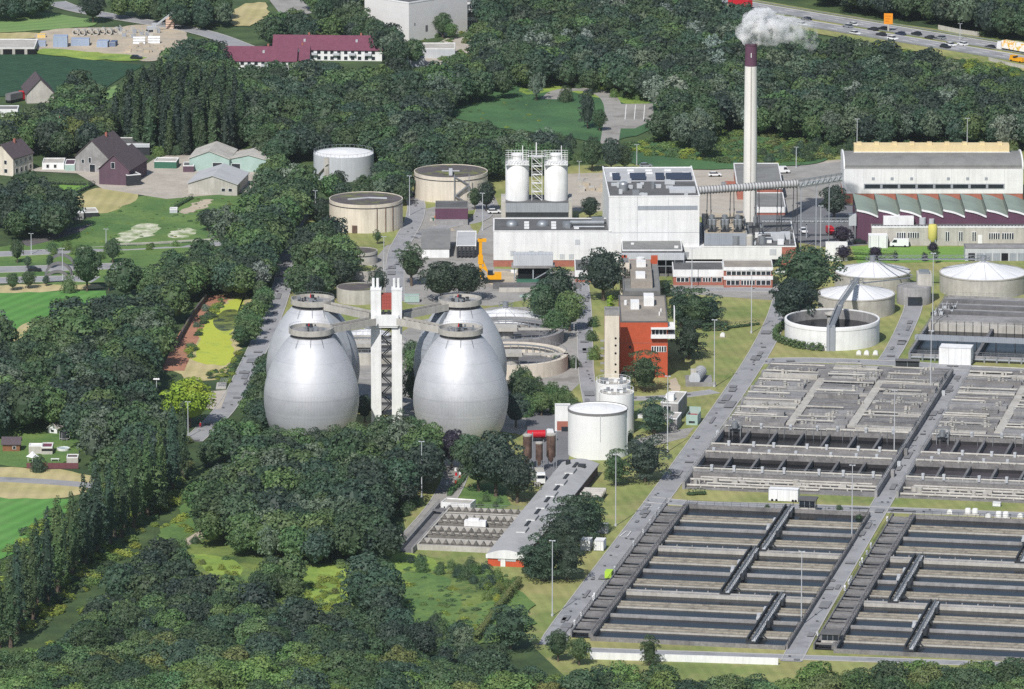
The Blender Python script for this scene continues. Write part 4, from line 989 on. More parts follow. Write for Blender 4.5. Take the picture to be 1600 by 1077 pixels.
# ------------------------------------------------------------------ barrel roofed pump hall
p = gp(762, 884); d = gp(889, 738)-p; a = math.atan2(d.y, d.x)-math.pi/2; L_ = d.to_2d().length
W_ = (gp(814, 889)-p).to_2d().length/math.cos(0.19)
h = zat(866, p.y)
t = thing('barrel_roof_hall', 'long hall with grey barrel roof and orange brick end wall', 'hall', p, -R(10.8))
Wd = 10.0
b = M(); b.box(0, Wd, 0, 113, 0, h); b.build('wall', mat('dark_brick', (96, 74, 84), var=.1, fine=.1), t)
b = M(); b.box(.02, Wd-.02, -.12, .1, 0, h); b.build('end_wall', mat('orange_brick', (190, 84, 54), var=.08, fine=.08), t)
arc = [(-.4+(Wd+.8)*i/12, h+1.3*math.sin(math.pi*i/12)) for i in range(13)]
pr = arc+[(Wd+.4, h-.25), (-.4, h-.25)]
b = M(); b.ext_y(pr, -.2, 113.4); ro = b.build('roof', mat('barrel_roofing', (164, 164, 164), var=.06, stain=(140, 140, 140), stain_amt=.5, fine=.06), t, smooth=30)
b = M(); b.ext_y([(x*1.005-.02, z+.08) for x, z in arc]+[(Wd+.4, h-1.0), (-.4, h-1.0)], -.5, -.21); b.build('gable_fascia', white, t)
M().box(3.6, 4.9, -.3, -.1, 0, 3.6).build('door', white, t); M().box(5.0, 7.8, -.25, -.1, 1.5, 3.6).build('window', sidingl, t); M().box(2.9, 3.5, -.25, -.1, 1.5, 3.6).build('side_window', sidingl, t)
b = M()
for i in range(6):
    y = 21+i*14.6; b2 = M(); b2.box(3.7, 6.4, y, y+5.6, h+1.0, h+1.75); b2.build('roof_light', mat('barrel_roofing', ()), ro)
    b2 = M(); b2.box(3.9, 6.2, y-.15, y-.02, h+1.0, h+1.45); b2.build('roof_light_end', white, ro)
    b.box(4.7, 5.5, y+7, y+13.2, h+1.2, h+1.62)
b.build('ridge_vent', dark, ro)
b = M(); b.cyl(2.5, 107, .7, h+.6, h+2.2, 12); b.box(6, 8, 103, 105, h+.6, h+1.8); b.build('roof_cowl', dark, ro)

# ------------------------------------------------------------------ small buildings of the works
def shed(name, label, x0, x1, yb, yt, yk, wall, roof, cat='shed', **k):
    return flatblock(name, label, cat, x0, x1, yb, yt, yk, wall, roof, **k)
t, W_, h, dep, ro = shed('purple_control_house', 'dark purple flat roofed control house between the beige tanks', 680, 731, 350, 326, 315, purple, roofd, para=roofg)
M().box(0, W_, -2.5, -.1, 0, 1.6).build('loading_dock', concrete, t)
p, rz, W_, h, dep = frame(659, 702, 403, 389, 367)
t = thing('pitched_store', 'white store with sloping grey metal roof near the yellow drill rig', 'store', p, 0)
M().box(0, W_, 0, dep, 0, h).build('wall', white, t)
M().ext_x([(-.3, h), (dep*.9, h+2.2), (dep*.9, h+2.5), (-.3, h+.3)], -.3, W_+.3).build('roof', roofg, t)
t, W_, h, dep, ro = shed('compressor_house', 'small grey container like house with pipes beside the white store', 713, 744, 402, 385, 362, concd, roofl)
b = M(); 
for i in range(5): b.tube((i*1.3+.5, -1.5, 0), (i*1.3+.5, -1.5, h), .3, 8); b.tube((.5, -1.5, 1+i*.7), (6, -1.5, 1+i*.7), .2, 8)
b.build('pipework', dark, t)
# screen house on stilts
p, rz, W_, h, dep = frame(802, 864, 440, 399, 393)
t = thing('screen_house', 'open steel screening frame with grey gantry above a dark pit', 'process frame', p, 0)
M().box(0, W_, 0, 5, h-3.4, h).build('gantry', sidingl, t)
M().box(-.6, W_+.6, -.5, 5.5, h-4.2, h-3.4).build('gantry_deck', concrete, t)
b = M()
for x in (.4, W_*.5, W_-.4):
    for y in (.3, 4.7): b.bar((x, y, 0), (x, y, h-4), .4, .4)
b.bar((W_*.5, .2, .5), (W_-.4, .2, h-4.6), .3, .3)
for i in range(12): b.bar((i*W_/11, 0, h), (i*W_/11, 0, h+1.1), .07, .07)
b.bar((0, 0, h+1.1), (W_, 0, h+1.1), .07, .07); b.build('steel_frame', siding, t)
M().box(1.5, W_-1, 1.5, 5, .1, h-4.4).build('dark_screen', blacko, t)
M().box(1, W_+2, -2, .4, 0, .8).build('green_skirt', greenp, t)
t = thing('pit_barrier', 'long dark excavation trench wall beside the drill rig', 'barrier', gp(770, 452)); b = M(); b.box(0, 28, 0, 1, 0, 1.4); b.box(0, 28, 4, 5, 0, 1.2); b.build('trench_wall', concd, t); b = M(); b.box(2, 26, -4.5, -3.2, 0, 1.2); b.build('white_pipe', concl, t)
t, W_, h, dep, ro = shed('transformer_house', 'long white garage with brick doors at the far right lawn edge', 1508, 1660, 408, 389, 382, sidingl, concrete, 'garage', para=concd)
b = M()
for i in range(12): M().box(1+i*2.7, 3.2+i*2.7, -.06, .1, .1, 2.6).build('door', siding if i % 4 else blacko, t)
t, W_, h, dep, ro = shed('garden_wall_store', 'low white wall store behind the dark plum trees', 1290, 1324, 408, 381, 379, white, concl)
# gate and small kiosks
t, W_, h, dep, ro = shed('white_workshop', 'white flat workshop with red doors left of the big white tank', 867, 891, 674, 636, 632, white, roofl); M().box(.6, 3.8, -.06, .1, .2, 3).build('brick_recess', brick, t); M().box(1.9, 3.9, -.5, -.06, .2, 1.4).build('dark_hatch', glass, t)
t, W_, h, dep, ro = shed('concrete_valve_house', 'grey concrete valve house with windows behind the round pine', 1032, 1060, 658, 630, 612, concrete, concl, rz=GA); windowband(t, .8, 3.2, h-2.2, h-.8, 2); M().box(1, 3.4, 3, 6, h, h+2).build('roof_cabin', white, t)
t, W_, h, dep, ro = shed('concrete_valve_house', 'lower grey concrete annex between the round pine and green skip', 1045, 1058, 672, 655, 645, concrete, concl, rz=GA)
# ------------------------------------------------------------------ settling basins: six lanes in three pairs each
def toL(o, rz, px, py, z=0):
    d = gp(px, py, z)-o; c, s = math.cos(-rz), math.sin(-rz)
    return Vector((d.x*c-d.y*s, d.x*s+d.y*c, 0))
def rail(b, p, q, step=2.4, h=1.1, m=0, r=.07):
    p = Vector(p); q = Vector(q); n = max(1, int((q-p).length/step)); u = Vector((0, 0, h))
    b.bar(p+u, q+u, r, r, m); b.bar(p+u*.5, q+u*.5, r*.7, r*.7, m)
    for i in range(n+1): a = p.lerp(q, i/n); b.bar(a, a+u, r, r, m)
def settling(o, label, seed):
    rnd = random.Random(seed); L_, D = 50.4, 151.0; rz = GA
    t = thing('settling_basin', label, 'basin', o, rz, 'settling basins in the foreground')
    b = M(); b.box(-.7, 0, 0, D, 0, 1.6); b.box(L_, L_+.6, 0, D+.6, 0, 1.3); b.box(-.7, L_, -.6, 0, 0, 1.1); b.box(-.7, L_, D, D+.6, 0, 1.4); b.build('rim_wall', deckm, t)
    for i in range(6):
        y1 = D-25.15*i; y0 = max(y1-25.15, 0)
        M().box(.01, L_-.01, y0+.01, y1-.01, 0, .3).build('water', water, t)
        if i:
            if i % 2: b = M(); b.box(0, L_, y1-.5, y1+.5, .3, 1.0); b.box(0, L_, y1-.8, y1-.5, .3, .75); b.build('lane_wall', concrete, t)
            else:
                b = M(); b.box(0, L_, y1-1.0, y1+1.1, .3, 1.35); b.box(0, L_, y1-1.5, y1-1.0, .3, 1.1, 1); b.box(0, L_, y1-.3, y1+.3, 1.35, 1.4, 1)
                for k in range(12): b.box(k*4.2+.6, k*4.2+.9, y1+.7, y1+1.0, 1.35, 1.8)
                wk = b.build('walkway', [concrete, concl], t)
        # sloping scum beach with gutters
        ya = y1-9.2+rnd.uniform(-.4, .4); b = M()
        b.ext_x([(ya-6.2, .3), (ya-6.2, .6), (ya-5.8, .6), (ya-5.7, .42), (ya-3.6, .45), (ya-3.5, .7), (ya-3.1, .7), (ya-3.0, .45), (ya-.9, .5), (ya-.8, .72), (ya-.3, .72), (ya-.3, .3)], 0, L_)
        b.build('scum_beach', sludge, t)
        b = M(); b.box(0, L_, ya-6.5, ya-6.22, .3, .7); b.build('overflow_sill', concl, t)
    # distribution channel along the left side
    b = M(); b.box(-6.4, -6.0, 2, D, 0, 1.6); n = 24
    for k in range(n):
        y = 3+k*(D-4)/n
        if k % 2: b.box(-6.0, -.75, y, y+2.5, .9, 1.5, 1); b.box(-6.0, -.75, y+3.6, y+4.1, 1.2, 1.5, 1)
        else: b.box(-6.0, -.75, y+.4, y+1.0, 1.1, 1.5, 1); b.box(-5.2, -1.6, y+1.4, y+4.0, .2, .75, 2); b.box(-6.0, -.75, y+4.4, y+4.8, 1.1, 1.5, 0)
    b.box(-1.6, -.75, 2, D, .2, 1.45, 0)
    b.build('inlet_channel', [concd, deckm, concrete], t)
    M().box(-5.98, -.92, 2, D, 0, .28).build('channel_water', water, t)
    b = M(); rail(b, (-6.2, 2, 1.9), (-6.2, D, 1.9)); rail(b, (-.35, 0, 1.6), (-.35, D, 1.6), 3); rail(b, (L_+.3, 0, 1.3), (L_+.3, D, 1.3), 3); rail(b, (0, D+.3, 1.4), (L_, D+.3, 1.4), 2.4)
    for i in (2, 4): rail(b, (0, D-25.15*i+1.0, 1.35), (L_, D-25.15*i+1.0, 1.35), 3)
    b.build('railing', dark, t)
    b = M()
    for k in range(10): y = rnd.uniform(4, D-4); b.box(-6.6, -6.1, y, y+.5, 1.9, 2.9+rnd.random()*.6, k % 2)
    b.build('sluice_post', [sidingl, white], t)
    return t
S1O = gp(927, 1001); S2O = gp(1307, 1020)
settling(S1O, 'left one of the two large settling basins with long striped lanes in the foreground', 1)
settling(S2O, 'right one of the two large settling basins with long striped lanes, cut by the frame', 2)
def scraper():
    t = thing('scraper_bridge', '', 'scraper bridge', (0, 0, 0), GA, 'scraper bridges over the settling basins')
    b = M(); b.box(-1.35, -.9, -.4, 50.6, 1.7, 2.7); b.build('rear_girder', dark, t)
    b = M(); b.box(.1, 1.1, -.6, 50.8, 1.9, 2.1, 1); b.box(.1, .25, -.4, 50.6, 2.1, 2.8); b.box(1.0, 1.1, -.4, 50.6, 1.4, 1.9); k = b.build('walkway_girder', [steel, sidingl], t)
    b = M()
    for i in range(17): b.box(-.9, .1, i*3.1+.2, i*3.1+.5, 1.9, 2.2)
    b.build('cross_beam', dark, t)
    b = M(); rail(b, (1.05, 0, 2.1), (1.05, 50.4, 2.1), 2.5); b.build('railing', dark, k)
    b = M(); b.box(1.1, 2.2, 17, 19.4, 1.2, 2.5); b.cyl(1.9, 21.4, .5, .9, 2.8, 12); b.bar((1.2, 30, 1.7), (2.8, 30, .5), .3, .3); b.bar((1.2, 8, 1.7), (2.8, 8, .5), .3, .3); b.box(1.1, 2.0, 41, 43, 1.2, 2.4); b.build('scraper_blade_drive', dark, t)
    b = M(); b.box(-2.6, -1.4, 24, 26, 1.4, 2.0); b.cyl(-2.0, 25, .6, 2.0, 2.9, 12); b.box(-2.1, -1.35, 33, 35, .5, 2.4); b.build('pump_unit', sidingl, t)
    for y in (-.2, 50.2):
        b = M(); b.box(-1.5, 1.3, y-.5, y+.5, 1.4, 1.9); b.build('end_carriage', dark, t)
    return t
sb = scraper(); sbt = treeof(sb)
def along(o, x, y):
    c, s = math.cos(GA), math.sin(GA); return (o.x+x*c-y*s, o.y+x*s+y*c, 0)
BR = [(S1O, (1187, 862), 2, 'scraper bridge on the left basin, farthest of its three, starting at the service road'),
      (S1O, (1130, 930), 1, 'scraper bridge on the left basin, middle one and nearest its inlet channel'),
      (S1O, (1167, 1012), 0, 'scraper bridge on the left basin, nearest to the perimeter path'),
      (S2O, (1392, 945), 1, 'scraper bridge on the right basin, closest to its inlet channel'),
      (S2O, (1418, 1018), 0, 'scraper bridge on the right basin, running down to the bottom woods'),
      (S2O, (1592, 880), 2, 'scraper bridge on the right basin, partly cut by the right frame edge')]
for i, (o, px, row, lb) in enumerate(BR):
    x = toL(o, GA, px[0], px[1], 2).x
    loc = along(o, x, row*50.3+.2)
    if i == 0: sb.location = loc; sb['label'] = lb
    else: clone(sb, loc, GA, lb, None, sbt)

# ------------------------------------------------------------------ aeration basins
def aeration(o, label, L_, D, seed, wm):
    rnd = random.Random(seed)
    t = thing('aeration_basin', label, 'basin', o, GA, 'aeration basins behind the settling basins')
    Y = lambda py, z=2.4: toL(gp(1070, 765), GA, 1270, py, z).y
    yd, yw2, yv0, yw1, yu = Y(741), Y(716.5), Y(716), Y(702), Y(675)
    nd = M(); nd.box(0, L_, 13, yd, 0, 2.0); nd.box(0, L_, yd-.8, yd, 2.0, 2.5, 1); nd.build('near_deck', [deckm, concrete], t)
    b = M(); b.box(0, L_, yw2, yw1, 0, 2.2); b.box(0, L_, yw2, yw2+2.2, 2.2, 2.7); b.box(0, L_, yw1-2.0, yw1, 2.2, 2.7); b.build('divider_deck', deckm, t)
    b = M(); b.box(0, L_, yu, D, 0, 2.1); b.box(0, L_, yu, yu+1.6, 2.1, 2.6); b.build('upper_deck', deckm, t)
    b = M(); b.box(-.8, 0, 0, D, 0, 2.2); b.box(L_, L_+.8, 0, D, 0, 2.2); b.build('side_wall', concrete, t)
    b = M()
    for yy in (yw2, yu): b.box(0, L_, yy-.06, yy-.003, .3, 1.35)
    b.build('wet_wall_band', mat('wet_concrete', (52, 50, 52), var=.2, streak=.3), t)
    for a, c in ((yd, yw2), (yw1, yu)):
        M().box(0, L_, a, c, 0, .35).build('water', wm, t)
        for k in range(1, 7):
            x = k*L_/7+rnd.uniform(-.2, .2); M().box(x-.35, x+.35, a, c, .3, 2.0).build('partition_wall', concd, t)
    b = M()
    for k in range(14):
        x = (k//3)*L_/5+2.5+(k % 3)*2.2
        if x < L_: b.bar((x, yu-.3, .3), (x, yu-.3, 3.4), .12, .12); b.bar((x, yw2+.2, 2.7), (x, yw2+.2, 3.6), .1, .1)
    b.build('air_downpipe', steel, t)
    b = M()
    for y, z, r, x0, x1 in ((yu+1.2, 2.9, .28, 0, L_*.55), (yu+1.6, 3.0, .35, L_*.55, L_), (yw1-.6, 3.0, .3, 0, L_), (yw2+1, 3.0, .3, 0, L_), (yd-.4, 2.9, .28, 0, L_), (9, 1.0, .35, 0, L_), (5.5, .9, .3, L_*.1, L_), (2.5, .8, .35, 0, L_*.7), (11.3, 1.2, .3, L_*.05, L_*.96)):
        b.tube((x0, y, z), (x1, y, z), r, 10)
        for k in range(int((x1-x0)/4)): b.box(x0+k*4, x0+k*4+.35, y-.3, y+.3, z-1.1, z)
    b.build('pipe', concl, t, smooth=True)
    b = M()
    for y in (yu+.9, yw1-1, yw2+1.3, yd-.8):
        for k in range(7):
            x = (k+rnd.uniform(.3, .7))*L_/7; b.box(x-.35, x+.35, y-.4, y+.4, 2.4, 3.9); b.cyl(x, y, .5, 3.6, 4.1, 10)
    b.build('valve_post', sidingl, t)
    # upper deck: three columns of covered channels
    for cidx in range(3):
        xa, xb = cidx*L_/3+(1.4 if cidx else 0), (cidx+1)*L_/3-(1.4 if cidx < 2 else 0); y = yu+7; b = M(); g = M(); q = M(); h0 = M()
        while y < D-6:
            dy = rnd.choice((2.0, 2.8, 3.6, 6.0)); z = 2.1+rnd.choice((.35, .6, .9, 1.3)); m_ = rnd.choice((0, 0, 1, 2))
            x0 = xa+rnd.choice((0, 0, 0, 1.5)); x1 = xb-rnd.choice((0, 0, 2.0))
            if y+dy > D-2: break
            b.box(x0, x1, y, y+dy, 2.0, z, m_)
            if rnd.random() < .9: h0.box(x0+.2, x1-.2, y+dy+.05, y+dy+1.35, 2.0, 2.16)
            if rnd.random() < .6:
                q.tube((xa, y+dy+.9, z+.4), (xb-rnd.choice((0, 4, 7)), y+dy+.9, z+.4), rnd.uniform(.15, .32), 8)
            if rnd.random() < .8: rail(g, (x0, y+.2, z), (x1, y+.2, z), 2.0, 1.1)
            for k in range(rnd.choice((1, 2, 3))):
                x = rnd.uniform(x0+.6, x1-.6); q.box(x-.4, x+.4, y+.4, y+1.3, z, z+rnd.uniform(.5, 1.4)); q.cyl(x+1, y+1, .35, z, z+rnd.uniform(.5, 1.1), 8)
            y += dy+rnd.choice((1.4, 1.8, 2.4))
        b.build('channel_cover', [deckm, concrete, concl], t); h0.build('open_channel', blacko, t); q.build('pipework', concl, t); g.build('railing', steel, t)
    for cidx in (1, 2): M().box(cidx*L_/3-1.25, cidx*L_/3+1.25, yu+9, D-22, 2.1, 2.5).build('footway', concl, t)
    b = M(); b.box(0, L_, .5, 12.8, 0, .35); b.build('pipe_trench', deckm, t)
    b = M()
    for k in range(8): x = rnd.uniform(2, L_-2); b.cyl(x, rnd.uniform(2, 11), rnd.uniform(.5, 1.0), .3, rnd.uniform(1.2, 2.2), 14)
    for k in range(10): x = rnd.uniform(1, L_-3); b.box(x, x+rnd.uniform(.6, 2), 6.5, 8, .3, rnd.uniform(.8, 1.8))
    b.build('pump_pot', concl, t)
    b = M(); rail(b, (0, 12.9, 2.0), (L_, 12.9, 2.0), 2.2); rail(b, (0, yd-.1, 2.5), (L_, yd-.1, 2.5), 3); rail(b, (0, yu+.1, 2.6), (L_, yu+.1, 2.6), 3); rail(b, (-.4, 0, 2.2), (-.4, D, 2.2), 3); rail(b, (L_+.4, 0, 2.2), (L_+.4, D, 2.2), 3); b.build('edge_railing', steel, t)
    b = M()
    for k in range(14):
        y = rnd.uniform(10, D-6); s_ = rnd.choice((-1, 1)); x = -1.8 if s_ < 0 else L_+1.0; b.box(x, x+1, y, y+rnd.uniform(.8, 2.4), 0, rnd.uniform(.8, 2.4), k % 3)
    b.build('switch_cabinet', [concl, sidingl, concrete], t)
    b = M(); x = 4; y = yu-1; b.box(x-2.4, x+1, y, y+2.4, 2.5, 2.7); 
    for dx in (-2.4, 1): 
        for dy in (0, 2.4): b.bar((x+dx, y+dy, 0), (x+dx, y+dy, 5.2), .2, .2)
    b.bar((x-2.4, y, 5.1), (x+1, y, 5.1), .2, .2); b.bar((x-2.4, y+2.4, 5.1), (x+1, y+2.4, 5.1), .2, .2); b.cyl(x-.7, y-.1, .9, 2.9, 4.6, 10); b.build('screw_frame', steel, t)
N1O, N2O = gp(1070, 765), gp(1404, 779)
aeration(N1O, 'left aeration basin with dark still water in two rows of cells', 54, 165, 5, water)
aeration(N2O, 'right aeration basin with grey bubbling water, cut by the frame', 55, 165, 9, waterb)

# ------------------------------------------------------------------ upper right basin with crossing bridge
o = gp(1422, 561); L_ = 62; Y = lambda py, z=0: toL(o, GA, 1520, py, z).y
D = Y(474)
t = thing('storm_basin', 'dark water basin with grey crossing bridge beside the round thickeners', 'basin', o, GA)
b = M(); b.box(-.6, 0, 0, D, 0, 2.0); b.box(0, L_, -.6, 0, 0, 1.8); b.box(0, L_, D, D+.6, 0, 2.2); b.build('rim_wall', concrete, t)
M().box(0, L_, 0, Y(510), 0, .3).build('water', water, t)
for x in (20, 41): M().box(x-.5, x+.5, 0, Y(510), .3, 1.7).build('partition_wall', concd, t)
yb = Y(509, 2.4); b = M(); b.box(0, L_, yb, yb+3.2, 0, 2.4); b.box(0, L_, yb+3.2, Y(494, 3), 0, 3.0, 1); b.build('cross_wall', [concl, concrete], t)
b = M(); k = 0; y = Y(493, 3)
while y < D-3: b.box(0, L_, y, y+2.0, 0, 2.6+(k % 2)*.5, k % 2); b.box(0, L_, y+2.0, y+4.4, 0, .8, 2); y += 4.4; k += 1
b.build('channel', [concrete, concd, blacko], t)
b = M()
for k in range(24): x = 1+k*2.6; b.bar((x, yb-.2, .3), (x, yb-.2, 3.6), .16, .16)
b.build('fence_post', dark, t)
b = M(); rail(b, (0, D+.3, 2.2), (L_, D+.3, 2.2)); rail(b, (0, -.3, 1.8), (L_, -.3, 1.8)); rail(b, (-.3, 0, 2), (-.3, D, 2)); b.tube((0, -1.4, .9), (L_, -1.4, .9), .35, 10)
for k in range(16): b.box(k*3.8, k*3.8+.5, -1.9, -.9, 0, 1.8)
b.build('railing', steel, t)
yb = toL(o, GA, 1450, 529, 2.5).y
t = thing('crossing_bridge', 'long grey girder bridge crossing the dark storm basin', 'bridge', along(o, 0, yb), GA)
b = M(); b.box(-1.2, L_, 0, .5, 1.9, 3.4); b.box(-1.2, L_, 2.2, 2.6, 1.9, 3.2); b.box(-1.2, L_, .5, 2.2, 2.2, 2.4, 1); b.build('girder', [siding, concrete], t)
b = M(); rail(b, (0, .2, 3.4), (L_, .2, 3.4), 2.4); 
for k in range(9): b.bar((6+k*6, -.3, .3), (6+k*6, -.3, 2), .3, .3)
b.build('railing', dark, t)
t = thing('screen_machine', 'cluttered dark machine frame at the left corner of the storm basin', 'machine', along(o, 1, D*.62), GA)
b = M(); rnd = random.Random(4)
for i in range(22): x, y, z = rnd.uniform(-1.5, 4.5), rnd.uniform(-6, 14), rnd.uniform(2, 3.6); b.box(x-.5, x+.5, y-.6, y+.6, z-1, z, i % 2); b.bar((x, y, 2), (x+rnd.uniform(-1, 1), y, 4.6), .14, .14, i % 2)
b.build('machinery', [dark, sidingl], t)

# ------------------------------------------------------------------ grit basin next to the barrel roofed hall
o = gp(655, 858); L_ = 25
t = thing('grit_basin', 'small toothed grit basin left of the barrel roofed hall', 'basin', o, GA)
D = toL(o, GA, 700, 801).y
M().box(0, L_, 0, D, 0, .3).build('water', blacko, t)
b = M(); b.box(-.5, 0, -1, D, 0, 1.6); b.box(0, L_, -1, 0, 0, 1.4); b.box(0, L_, D, D+.8, 0, 1.5); b.build('rim_wall', concl, t)
n = 9
for k in range(n):
    y = D*(k+.3)/n; b = M(); wide = k % 3 == 1
    b.box(0, L_, y, y+(1.6 if wide else 1.0), .3, 1.35, int(wide)); 
    if not wide:
        for i in range(12): b.ext_y([(i*2.1, 1.5), (i*2.1+1.4, 1.5), (i*2.1+.7, 2.6)], y, y+.9, 0)
    b.build('weir_wall', [mat('weathered_weir', (120, 116, 110), var=.2, stain=(84, 82, 80), stain_amt=.8, stain_scale=.3, fine=.2), concl], t)
b = M(); b.box(-4.2, -3.8, -6, D+4, 0, 1.7); b.box(-1.0, -.5, -6, D+4, 0, 1.7); b.box(-3.8, -1, -6, D+4, 0, .7, 1); b.box(-4, -.6, D-6, D-4, 1.7, 1.9, 1); b.build('feed_channel', [concrete, concd], t)
b = M(); rail(b, (-4, -6, 1.7), (-4, D+4, 1.7), 1.6); rail(b, (0, D+.4, 1.5), (L_, D+.4, 1.5), 1.8); b.build('railing', steel, t)
b = M(); b.box(8, 14, D*.52, D*.52+2, 1.4, 3); b.box(9, 12, D*.52+.3, D*.52+1.4, 3, 3.6); b.build('grab_carriage', white, t)
b = M()
for k in (2, 5, 7): b.tube((0, D*(k+.75)/n, 1.5), (L_, D*(k+.75)/n, 1.5), .16, 8)
b.build('scum_pipe', concl, t)
t2, W2, h2_, d2_, ro2_ = flatblock('grit_store', 'low white wall building with small openings at the end of the grit basin', 'shed', 689, 735, (797, 800), 786, 779, white, concl)
b = M()
for i in range(8): b.box(.8+i*1.0, 1.2+i*1.0, -.05, .1, .6, 1.1)
b.build('wall_opening', blacko, t2)

# ------------------------------------------------------------------ clarifiers behind the right eggs
def ringtank(label, cx, cy, r, h, wallm, gear):
    c = gp(cx, cy); t = thing('ring_clarifier', label, 'tank', c, 0, 'open ring clarifiers behind the right eggs')
    M().lathe([(r, 0), (r, h), (r-1.3, h), (r-1.3, 1)], 80).build('wall', wallm, t, smooth=40)
    M().lathe([(r-1.2, 1.0), (.01, 1.0)], 60).build('water', concd, t)
    b = M(); n = 40
    for i in range(n):
        a = 2*math.pi*i/n; a2 = 2*math.pi*(i+1)/n; q = lambda a_, rr, z: (rr*math.cos(a_), rr*math.sin(a_), z)
        b.bar(q(a, r-.4, h), q(a, r-.4, h+1.2), .1, .1); b.bar(q(a, r-.4, h+1.2), q(a2, r-.4, h+1.2), .09, .09); b.bar(q(a, r-2.5, .9), q(a, r-2.5, h-.3), .22, .22); b.bar(q(a, r-2.5, h-.4), q(a2, r-2.5, h-.4), .25, .5)
        if gear: b.bar(q(a, r-5, 1), q(a, r-5, h-.6), .15, .15); b.bar(q(a, r-5, h-1.2), q(a2, r-5, h-1.2), .2, .3)
    b.build('railing', steel, t)
    b = M(); b.box(-r, r, -1, 1, h-.4, h); b.cyl(0, 0, 2.4, 0, h+.6, 24); b.box(-r*.5, r*.2, -4, 2, h-.2, h+.9); b.build('bridge', concl, t)
    return t, c
ringtank('open ring clarifier with dense walkways beside the far right egg', 790, 533, 18, 4.0, concrete, True)
ringtank('open ring clarifier with stained beige wall, nearer one right of the eggs', 798, 575, 17.4, 4.5, beige, False)
ringtank('open ring clarifier glimpsed between the left eggs and the bridge tower', 566, 556, 14, 3.6, concl, True)
domed('covered round tank with white fabric roof behind the far right egg', 790, 507, 62, 497)
domed('covered round tank with white fabric roof seen between left eggs and tower', 575, 530, 36, 523)
# ------------------------------------------------------------------ lamp posts
def lamp_mesh():
    t = thing('lamp_post', '', 'lamp post', (0, 0, 0), 0, 'tall lamp posts of the works')
    b = M(); b.tube((0, 0, 0), (0, 0, 10), .17, 10, 0, .1); b.cyl(0, 0, .35, 0, .3, 10); b.build('pole', sidingl, t)
    b = M(); b.bar((-.6, 0, 10), (.6, 0, 10), .1, .06)
    for x in (-.55, .55): b.box(x-.3, x+.3, -.3, .2, 9.96, 10.06)
    b.build('lamp_head', sidingl, t)
    return t
lp = lamp_mesh(); lpt = treeof(lp); first = True
LAMPS = [(863, 963, 845, 'lamp post on the grass beside the pines, nearest to the bottom of the main road'),
 (962, 822, 710, 'lamp post on the main road verge beside the blue grey box'),
 (1043, 706, 588, 'lamp post at the gravel lay-by between the two round pines'),
 (1116, 605, 500, 'lamp post on the lawn beside the ribbed horizontal tank'),
 (1174, 521, 422, 'lamp post where the main road bends by the open round tank'),
 (1331, 838, 727, 'lamp post at the top right corner of the left settling basin'),
 (1252, 978, 862, 'lamp post at the lower right side of the left settling basin'),
 (1397, 719, 610, 'lamp post beside the basin road by the two rows of dark cells'),
 (1454, 620, 517, 'lamp post beside the upper end of the basin road'),
 (1457, 520, 396, 'lamp post at the left corner of the storm basin'),
 (659, 778, 690, 'lamp post on the grit road against the dark trees'),
 (608, 793, 747, 'shorter lamp post half sunk in the trees left of the grit road'),
 (640, 337, 275, 'lamp post on the yard between the two beige tanks'),
 (493, 345, 298, 'lamp post on the alley left of the beige tanks'),
 (921, 717, 675, 'lamp post standing in front of the big white tank'),
 (1282, 400, 322, 'lamp post on the dark yard beside the tree and sawtooth roofs'),
 (1339, 236, 186, 'lamp post rising behind the left end of the cream ridge hall'),
 (1511, 236, 185, 'lamp post rising behind the right end of the cream ridge hall'),
 (1244, 262, 230, 'lamp post before the bushes behind the conveyor'),
 (1081, 452, 388, 'lamp post in front of the dark roofed brick block'),
 (1234, 413, 364, 'lamp post beside the brick end of the pump wing'),
 (294, 684, 628, 'double headed street lamp below the bright green tree'),
 (754, 360, 302, 'lamp post by the purple control house'),
 (600, 424, 370, 'lamp post beside the small round tanks'),
 (1500, 64, 37, 'curved street lamp on the far motorway verge'),
 (905, 285, 252, 'lamp post behind the white silos'),
 (995, 258, 226, 'lamp post behind the boiler house at the reed bed'),
 (49, 398, 365, 'street lamp beside the country road at the left edge'),
 (166, 390, 358, 'street lamp on the green verge of the country road'),
 (98, 438, 388, 'street lamp between the clipped arches of the slip road'),
 (897, 524, 505, 'short lamp beside the office road near the beige stair tower'),
 (900, 577, 558, 'short lamp beside the office road near the beige ring clarifier')]
for x, yb, yt, lb in LAMPS:
    p = gp(x, yb); h = zat(yt, p.y)
    if first: lp.location = p; lp.scale = (1, 1, h/10); lp['label'] = lb; lp.rotation_euler.z = GA; first = False
    else: clone(lp, p, GA, lb, None, lpt, (1, 1, h/10))
p = gp(245, 640); t = thing('twin_lamp', 'low lamp with three white globe shades beside the bright green tree', 'lamp post', p); h = zat(594, p.y)
b = M(); b.tube((0, 0, 0), (0, 0, h), .12, 8); b.build('pole', sidingl, t)
b = M()
for dx in (-.6, 0, .6): b.lathe([(.01, h-.1), (.4, h+.15), (.3, h+.5), (.01, h+.6)], 12, 0, dx, 0)
b.build('lamp_shade', white, t)

